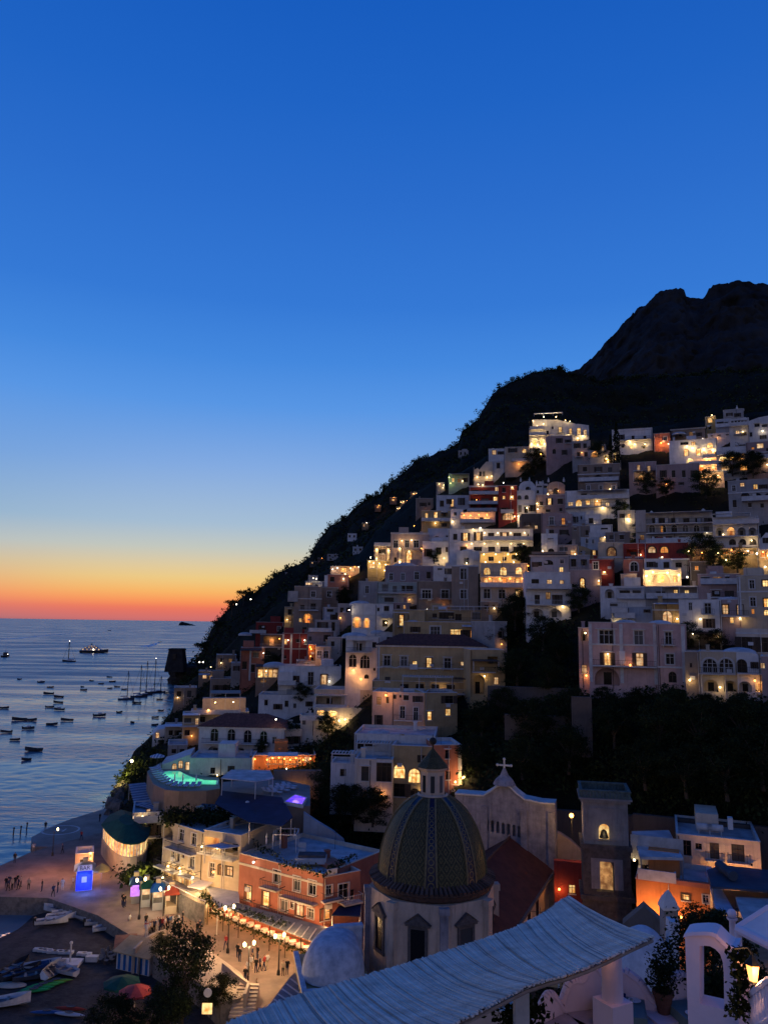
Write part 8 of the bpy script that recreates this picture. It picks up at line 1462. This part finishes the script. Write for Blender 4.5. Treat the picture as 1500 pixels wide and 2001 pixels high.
# lantern with vines on the wall end
p = at(1470,1897,12.0); o = root('wall_lantern', 'glowing amber glass lantern on the vine-covered wall end', 'lantern', p); m = MB(); m.lathe([(.055,-.12),(.09,.08),(.02,.085)],6); m.build('lantern_glass', GL_O2, o); m = MB(); m.lathe([(.11,.085),(.05,.15),(.01,.2)],6); m.build('lantern_cap', IRON, o); m = MB(); m.lathe([(.001,-.15),(.06,-.15),(.06,-.12)],6); m.build('lantern_base', IRON, o); m = MB(); m.tube([(0,0,.2),(-.05,.02,.28),(-.22,.03,.26)],.012,5); m.build('bracket', IRON, o); light((-.02,-.16,0), o, 14, (1,.52,.2), .06)
o = root('wall_pillar', 'plaster pillar behind the amber lantern', 'pillar', at(1450,2012,12.9), (0,0,-.2)); m = MB(); m.box(-.05,.18,0,.3,-1,.95); m.build('shaft', ROSE, o); light((.05,-.14,.95), o, 4, (1,.42,.12), .08)
V = clumps(np.array([at(1444+rng.normal()*9, 1912+rng.uniform(-55,75), 12.3) for _ in range(80)]), 8, .05, .04); tag(quads_mesh('vine', V, [LEAF,LEAF2], rng.integers(0,2,len(V))), 'dark vine climbing beside the amber lantern', 'vine')
# slim post with a ball, cloth canopy, balustrade at the right edge
o = root('post', 'slim white post topped with a ball behind the white arch', 'post', at(1432,1850,15.0)); m = MB(); m.lathe([(.09,-1.2),(.08,-.02),(.055,0),(.05,.40),(.085,.43),(.085,.46)],14); m.ball((0,0,.52),.075,12); m.build('shaft', WHI, o, smooth=True)
px = [(1440,1808),(1503,1768),(1640,1800),(1560,1868)]; P = [atz(x,y,zz) for (x,y),zz in zip(px,(37.3,37.6,37.6,37.3))]; o = root('cloth_canopy', 'white cloth canopy on a pale frame cut by the right edge', 'canopy', P[0]-Vector((0,0,2.4))); L0 = o.location; m = MB(); Q = [p-L0 for p in P]; m.face(Q); m.face([q-Vector((0,0,.012)) for q in reversed(Q)]); m.build('cloth', CLOTHW, o)
for i in range(4): q = MB(); q.cyl(Q[i]-Vector((0,0,.06)), Q[(i+1)%4]-Vector((0,0,.06)), .07, .07, 8); q.build('rail', WHI, o)
q = MB(); q.cyl((Q[0].x,Q[0].y,0),Q[0]-Vector((0,0,.1)),.06,.06,8); q.build('pole', WHI, o)
o = root('balustrade', 'curved white balustrade at the right edge below the lantern', 'balustrade', at(1490,1960,11.6)); L0 = o.location; pts = [at(x,y,r)-L0 for x,y,r in [(1464,1946,12.4),(1480,1932,12.0),(1500,1917,11.6),(1530,1905,11.2),(1560,1900,10.9)]]
m = MB(); m.tube(pts,.05,6); m.build('handrail', WHI, o)
for i in range(14): t = i/13; a = blend(pts, t); q = MB(); q.lathe([(.03,a.z-.42),(.045,a.z-.3),(.018,a.z-.15),(.03,a.z-.03)],8,(a.x,a.y)); q.build('baluster', WHI, o)
m = MB(); m.tube([p-Vector((0,0,.45)) for p in pts],.05,6); m.build('base_rail', WHI, o)
# plants along the terrace edge
for x,y,r,n,lb,s in [(1070,1975,19,40,'leafy hedge behind the scalloped benches under the canopy',.16),(1110,1962,18.5,45,'dark hedge beside the round column under the canopy',.16),(1325,1962,19,40,'dark bush behind the flower pot and the rose bench',.22),(1012,1990,15,40,'dried climbing plant on the near left canopy post',.12)]:
    V = clumps(np.array([at(x+rng.normal()*16, y+rng.normal()*10, r+rng.normal()*.2) for _ in range(n)]), 14, s, .055); tag(quads_mesh('shrub', V, [LEAF,LEAF2], rng.integers(0,2,len(V))), lb, 'shrub')
o = root('canopy_post', 'old streaked canopy post at the lower edge of the picture', 'post', at(1018,2010,14.5)); m = MB(); m.box(-.12,.12,-.12,.12,-1.5,.9); m.build('shaft', WPL if 'WPL' in globals() else WHI, o)
# ================================================================== BOATS
DB = 'small dark boats moored in the bay'
sea_boats = [ # x, y, length px, kind, facing, label
 (195,1398,21,2,.25,'largest cabin boat moored alone in the middle of the bay'),(234,1391,10,1,.5,'small boat right of the largest cabin boat'),(259,1411,7,0,.2,'tiny boat toward the shore, closest to the cliffs'),(304,1401,13,0,0,'flat dark boat nearest the cliff, upper of two'),(303,1416,12,0,0,'flat dark boat nearest the cliff, lower of two'),(314,1388,10,1,.5,'little boat just off the cliff below the yachts'),
 (312,1366,11,1,.4,'motor boat between the yachts and the shore'),(267,1373,16,1,0,'boat just below the row of yachts'),(324,1353,7,1,0,'little tender at the right end of the yacht row'),
 (60,1407,22,0,0,'long open boat right of the left edge pair'),(38,1406,25,0,.1,'long open boat second from the left edge'),(98,1381,15,1,0,'white-decked boat at the centre left'),(116,1386,18,2,0,'cabin boat just below the white-decked boat'),(115,1361,17,0,0,'low boat in the upper left cluster'),(114,1372,17,0,0,'low boat under the upper cluster boat'),(95,1355,18,1,0,'motor boat at the left of the upper cluster'),(99,1342,12,0,0,'small boat topping the upper cluster'),(81,1332,12,2,.2,'cabin boat highest in the left cluster'),
 (8,1383,18,0,0,'boat touching the left edge, upper'),(12,1430,20,1,0,'motor boat at the left edge below the long boats'),(56,1423,20,2,.1,'cabin boat under the pair of long boats'),(102,1415,20,0,0,'long low boat right of the pair of long boats'),(131,1407,22,0,0,'long low boat in the row beside the cabin boat'),(30,1445,17,0,0,'small boat below the left edge motor boat'),(66,1466,30,0,.05,'longest open boat low in the bay, alone'),(52,1484,16,0,.3,'lowest boat in the bay, tilted'),
 (164,1347,12,0,0,'thin boat above the centre'),(161,1341,6,0,0,'tiny dinghy just above the thin boat'),(179,1329,8,0,0,'tiny boat high in the centre of the bay'),(198,1335,10,0,0,'tiny boat in the upper row, second'),(215,1344,9,0,.2,'tiny boat in the upper row, third'),(220,1331,12,0,0,'small boat in the upper row under the topmost'),(214,1322,10,0,0,'topmost tiny boat above the yacht row'),(229,1341,11,0,0,'small boat in the upper row nearest the yachts'),(38,1326,7,2,.2,'little boat alone far out at left'),(243,1346,10,0,0,'tender lying left above the first yacht')]
for x,y,w,k,a,lb in sea_boats:
    p = atz(x,y+2,0); L_ = w*p.length/FPX; boat(p+Vector((0,0,.05)), a+(0 if (x*7+y)%2 else math.pi), L_, lb, DB, kind=k, mh=BOATK, name='moored_boat', W_=max(1.4, L_*.3))
def yacht(x, y, w, mast_px, label, a=0.0, light_top=False, group='sailing yachts at anchor'):
    p = atz(x,y,0); k = p.length/FPX; L_ = w*k; o = root('sailing_yacht', label, 'yacht', p+Vector((0,0,-.2)), (0,0,a), group); m, R_ = hull_mb(L_, L_*.27, L_*.10); m.build('hull', BOATK, o); D_ = L_*.10
    m = MB()
    for a_, b_ in zip(R_[:-1], R_[1:]): m.face([(a_[0][0],a_[0][1]*.97,D_*.95),(b_[0][0],b_[0][1]*.97,D_*.95),(b_[4][0],b_[4][1]*.97,D_*.95),(a_[4][0],a_[4][1]*.97,D_*.95)])
    m.build('deck', BOATW, o); m = MB(); m.box(-L_*.18,L_*.16,-L_*.07,L_*.07,D_,D_*1.6); m.build('cabin', BOATW, o); H_ = mast_px*k; mr_ = max(.09, .75*k)
    m = MB(); m.cyl((L_*.05,0,D_),(L_*.05,0,H_),mr_,mr_*.8,6); m.cyl((L_*.05,-H_*.06,H_*.62),(L_*.05,H_*.06,H_*.62),mr_*.5,mr_*.5,4); s = m.build('mast', IRON, o); m = MB(); m.cyl((L_*.04,0,H_*.13),(-L_*.36,0,H_*.12),mr_*1.6,mr_*1.3,6); m.build('boom', BOATW, s)
    m = MB(); st = mr_*.28; m.cyl((L_*.05,0,H_*.98),(L_*.48,0,D_*1.2),st,st,3); m.cyl((L_*.05,0,H_*.98),(-L_*.48,0,D_*1.2),st,st,3); m.build('stay', IRON, s)
    if light_top: m = MB(); m.ball((L_*.05,0,H_+.3),.55*k,6); m.build('mast_light', BULBW, s)
    return o
yacht(247,1367,29,52,'sailing yacht at the left end of the yacht row',.1); yacht(272,1362,30,58,'sailing yacht second from the left in the yacht row',.2); yacht(284,1358,26,62,'sailing yacht third in the yacht row with a furled boom',.3); yacht(300,1354,30,62,'tallest sailing yacht in the row with a masthead light',.2,light_top=True); yacht(313,1353,20,30,'small sailing yacht at the right end of the yacht row',.4)
yacht(135,1293,24,36,'lone sailing yacht at anchor far out with a masthead light',3.1,light_top=True,group=None)
p = atz(184,1276,0); k = p.length/FPX; L_ = 50*k; o = root('motor_yacht', 'large motor yacht with lit decks far out in the bay', 'yacht', p, (0,0,.06)); m, R_ = hull_mb(L_, L_*.2, L_*.09, 12); m.build('hull', BOATK, o); m = MB(); D_ = L_*.09
for i,(a,b,z0,z1,w) in enumerate([(-.42,.22,1,1.75,.085),(-.34,.12,1.75,2.4,.075),(-.22,.05,2.4,2.95,.06)]):
    q = MB(); q.box(L_*a,L_*b,-L_*w,L_*w,D_*z0,D_*z1); q.face([(L_*b,-L_*w,D_*z1),(L_*b,L_*w,D_*z1),(L_*(b+.09),L_*w*.8,D_*z0),(L_*(b+.09),-L_*w*.8,D_*z0)]); s = q.build('superstructure', BOATW, o)
    for j in range(5-i): u = L_*(a+.05+(b-a-.08)*j/(4-i)); g = MB(); g.box(u-L_*.022,u+L_*.022,-L_*w-.12,-L_*w-.02,D_*(z0+.25),D_*(z1-.12)); g.build('cabin_window', GL_W, s)
m = MB(); m.cyl((-L_*.1,0,D_*2.95),(-L_*.1,0,D_*4.4),.25,.12,5); m.box(-L_*.13,-L_*.07,-L_*.05,L_*.05,D_*3.4,D_*3.6); m.build('mast', IRON, o); q = MB(); q.ball((L_*.0,-L_*.09,D_*1.4),.7,6); q.build('deck_light', BULBW, o)
p = atz(11,1284,0); k = p.length/FPX; o = boat(p, 1.1, 16*k, 'dark work boat with a wheelhouse far out at the left edge', None, kind=2, mh=BOATK, name='work_boat', W_=6*k); m = MB(); m.ball((2*k,-3*k,5*k),.45*k,6); m.build('deck_light', BULBW, o); m = MB(); m.box(-3*k,3*k,-2.5*k,2.5*k,3*k,8*k); m.cyl((0,0,8*k),(0,0,14*k),.3*k,.2*k,5); m.build('wheelhouse', BOATK, o)
for x,y,w,lb in [(214,1233,6,'speedboat at the head of the long wake near the horizon'),(313,1255,6,'speedboat turning in a pale curl of wake')]: p = atz(x,y,0); boat(p, .3, w*p.length/FPX, lb, None, mh=BOATK, name='speed_boat')
# wakes: ruffled pale water a hand above the sheet
WAKE = rough_mat('wake_foam', (.66,.72,.78), (.45,.52,.6), scale=.03, rough=.6, bump=.2)
def wake(pts, w0, w1):
    m = MB(); P = [atz(x,y,0)+Vector((0,0,.06)) for x,y in pts]; n = len(P)
    for i in range(n-1):
        a, b = P[i], P[i+1]; d = (b-a).normalized(); s = Vector((-d.y,d.x,0)); wa, wb = w0+(w1-w0)*i/(n-1), w0+(w1-w0)*(i+1)/(n-1); m.face([a-s*wa,b-s*wb,b+s*wb,a+s*wa])
    return tag(m.build('wake', WAKE), kind='stuff')
wake([(213,1233.5),(190,1234.5),(160,1236),(120,1239),(80,1243),(40,1247),(-10,1250),(-60,1252)], 1, 9)
wake([(312,1255.5),(306,1257),(298,1260),(289,1262.5),(280,1264)], 1, 12)
# ---- the old watch tower on its rock
o = root('watch_tower', 'square dark watch tower standing on the sea rock', 'watch tower', at(345,1300,535)); k = 535/FPX
m = MB(); a, b = 17.5*k, 12*k; zt = 31*k; V = [(-a,-a,-4),(a,-a,-4),(a,a,-4),(-a,a,-4),(-b,-b,zt),(b,-b,zt),(b,b,zt),(-b,b,zt)]
for q in ((0,1,5,4),(1,2,6,5),(2,3,7,6),(3,0,4,7),(4,5,6,7)): m.face([V[i] for i in q])
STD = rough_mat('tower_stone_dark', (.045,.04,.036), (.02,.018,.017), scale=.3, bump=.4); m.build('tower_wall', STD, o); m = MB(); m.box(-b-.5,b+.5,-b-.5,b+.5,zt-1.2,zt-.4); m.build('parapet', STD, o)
q = MB(); q.box(-1,1,-a-.2,-a+1.5,zt*.4,zt*.4+3); q.build('window', GLASS, o)
# the rock carrying the tower, and the low shoulder beside it
for px,rad,hgt,seed in ((363,37,37,4),(398,40,26,9)):
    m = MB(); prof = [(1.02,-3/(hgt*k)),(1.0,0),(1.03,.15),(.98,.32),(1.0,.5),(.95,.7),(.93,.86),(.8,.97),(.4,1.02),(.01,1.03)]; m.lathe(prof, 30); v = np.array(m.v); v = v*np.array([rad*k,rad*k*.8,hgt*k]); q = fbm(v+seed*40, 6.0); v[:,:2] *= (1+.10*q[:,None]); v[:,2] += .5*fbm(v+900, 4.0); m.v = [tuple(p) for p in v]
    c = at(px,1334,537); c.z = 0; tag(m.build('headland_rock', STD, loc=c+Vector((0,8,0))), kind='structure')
for x,y in ((390,1294),(397,1294)):
    p = at(x,y,520); o = root('lamp', 'distant white lamp on the dark headland, %s of a pair' % ('left' if x == 390 else 'right'), 'lamp', p, None, 'distant lamps on the headland'); m = MB(); m.ball((0,0,0),.4,6); m.build('bulb', BULBW, o); m = MB(); m.cyl((0,0,-6),(0,0,-.5),.12,.1,4); m.build('pole', IRON, o)
for x,y,lb in ((462,1181,'single far lamp among the pines at the ridge end, lower'),(490,1171,'single far lamp among the pines at the ridge end, upper')):
    p = at(x,y,520); o = root('lamp', lb, 'lamp', p); m = MB(); m.ball((0,0,0),.4,6); m.build('bulb', BULBW, o); m = MB(); m.cyl((0,0,-6),(0,0,-.5),.12,.1,4); m.build('pole', IRON, o)
# ================================================================== PEOPLE
def person_mesh(pose, shirt, trouser, seed):
    # joints: one connected skeleton skinned into one body
    r = random.Random(seed); st = {'stand':(.0,.0),'walk':(.34,-.34),'stride':(-.28,.28)}[pose]; hip = (0,0,.93)
    J = [hip,(0,.01,1.15),(0,.0,1.38),(0,0,1.50),(0,-.02,1.60),(0,-.02,1.70)]; E = [(0,1),(1,2),(2,3),(3,4),(4,5)]; Rd = [.15,.14,.16,.06,.10,.09]
    for s, sw in ((-1,st[0]),(1,st[1])):
        k = len(J); J += [(s*.09,sw*.02,.86),(s*.10,-sw*.45,.48),(s*.10,-sw*.6+ (.12 if sw<0 else 0),.07),(s*.11,-sw*.6-.14,.03)]; E += [(0,k),(k,k+1),(k+1,k+2),(k+2,k+3)]; Rd += [.09,.065,.045,.04]
        k = len(J); aw = sw*.5+r.uniform(-.08,.08); J += [(s*.20,0,1.40),(s*.25,aw*.4+.03,1.14),(s*.24,aw*.8-.06,.90),(s*.24,aw*.85-.09,.80)]; E += [(2,k),(k,k+1),(k+1,k+2),(k+2,k+3)]; Rd += [.06,.048,.038,.035]
    me = bpy.data.meshes.new('person'); me.from_pydata(J, E, []); o = bpy.data.objects.new('tmp', me); COL.objects.link(o); md = o.modifiers.new('s','SKIN'); sv = me.skin_vertices[0].data
    for i, q in enumerate(Rd): sv[i].radius = (q*(1.15 if i in (1,2) else 1), q*(.75 if i in (0,1,2) else 1))
    sv[0].use_root = True; o.modifiers.new('d','SUBSURF').levels = 1
    dg = bpy.context.evaluated_depsgraph_get(); ev = bpy.data.meshes.new_from_object(o.evaluated_get(dg)); bpy.data.objects.remove(o)
    ev.materials.clear()
    for q in (trouser, shirt, SKIN, HAIR): ev.materials.append(q)
    for f in ev.polygons:
        z = f.center.z; x = abs(f.center.x); f.material_index = 3 if (z > 1.64 and (z > 1.7 or f.center.y > -.02)) else (2 if z > 1.47 else (2 if (x > .19 and z < 1.12) else (1 if z > .95 else 0))); f.use_smooth = True
    ev.name = 'person'; return ev
SKIN = rough_mat('skin', (.45,.28,.21), scale=4, bump=0); HAIR = rough_mat('hair_dark', (.03,.022,.018), scale=6, bump=0)
CL = {k: rough_mat('clothes_'+k, c, scale=5, bump=.05) for k, c in dict(white=(.62,.61,.6), black=(.02,.02,.022), navy=(.03,.04,.09), red=(.36,.05,.05), sand=(.42,.34,.25), blue=(.12,.2,.36)).items()}
PM = [(c, person_mesh(ps, CL[c], CL[t], i)) for i,(ps,c,t) in enumerate([('stand','black','navy'),('walk','white','sand'),('stride','navy','black'),('stand','white','white'),('walk','red','navy'),('stand','sand','black'),('stride','blue','sand')])]
def person(x, y, z, k, label, group=None, s=1.0):
    c, me = PM[k % len(PM)]; o = link('person', me, None, atz(x,y,z)+Vector((0,0,.0)), (0,0,random.uniform(0,6.28))); o.scale = (s,)*3; return tag(o, label, 'person', group)
Z = 2.4
for i,(x,y) in enumerate([(12,1737),(18,1734),(24,1739),(30,1735),(36,1738),(41,1733),(33,1731),(16,1741)]): person(x,y,Z,[0,2,5][i%3],'person standing in the group at the left end of the plaza edge','people in the group at the left plaza edge',random.uniform(.92,1.05))
person(56,1739,Z,5,'person in a sandy top crouched close to the sea wall alone'); person(82,1742,Z,0,'dark-clothed person standing alone on the plaza edge'); person(104,1752,Z,2,'dark figure left of the pale pair near the bar kiosk'); person(113,1744,Z,0,'person in black standing beside the person in white near the bar'); person(122,1740,Z,3,'person all in white standing near the bar kiosk'); person(143,1736,Z,1,'person in white at the corner of the bar kiosk')
person(122,1668,Z,2,'lone person in navy on the orange-lit plaza'); person(159,1642,Z,4,'person in a red top walking by the quay'); person(89,1623,2.1,0,'dark person standing on the helipad quay edge'); person(195,1606,2.1,0,'dark person at the inner corner of the quay'); person(65,1667,Z,1,'person in white at the seaward plaza edge'); person(29,1687,Z,0,'dark person sitting near the seaward plaza edge')
for i,(x,y) in enumerate([(239,1769),(244,1772),(241,1774)]): person(x,y,Z,0,'person in black standing in the trio left of the kiosks','trio left of the kiosks')
crowd = [(285+ (i*37)%58, 1812+(i*23)%17) for i in range(24)]
for i,(x,y) in enumerate(crowd): person(x,y,Z,i,'person in the dense crowd around the bright double lamp','crowd around the bright double lamp',random.uniform(.9,1.04))
person(286,1833,Z,3,'tall person all in white at the left of the crowd',s=1.1); person(253,1811,1.6,1,'person in white on the slope below the kiosks'); person(349,1812,Z,3,'person in white walking right of the crowd'); person(357,1806,Z,0,'person in black beside the walker in white'); person(386,1828,Z,0,'dark figure, left of a pair mid-promenade'); person(390,1824,Z,2,'navy figure, right of a pair mid-promenade'); person(441,1855,Z,4,'person in red seated by the lamp before the pergola')
for i,(x,y,k) in enumerate([(464,1872,0),(468,1880,0),(493,1879,2),(503,1877,0),(490,1897,1),(484,1907,3),(500,1902,0),(508,1899,2),(516,1896,4),(522,1893,1)]): person(x,y,Z,k,'stroller in %s, %s from the left above the lit steps' % (PM[k][0], ORD[[464,468,484,490,493,500,503,508,516,522].index(x)]),'strollers above the lit steps')
person(501,1944,Z,5,'single person at the top of the lit steps'); person(561,1905,Z,0,'person in black near the glazed roof'); person(553,1908,Z,5,'person in sandy top beside the person in black'); person(479,1922,3.4,0,'person leaning on the terrace parapet')
for i,(x,y) in enumerate([(26,1632),(40,1629),(52,1622)]): p = atz(x,y,0); o = root('mooring_post', 'dark mooring post standing in the sea off the quay', 'post', p, None, 'mooring posts off the quay'); m = MB(); m.cyl((0,0,-1),(.1,0,1.2),.14,.12,6); m.ball((.1,0,1.3),.2,6); m.build('post_shaft', WOOD, o)
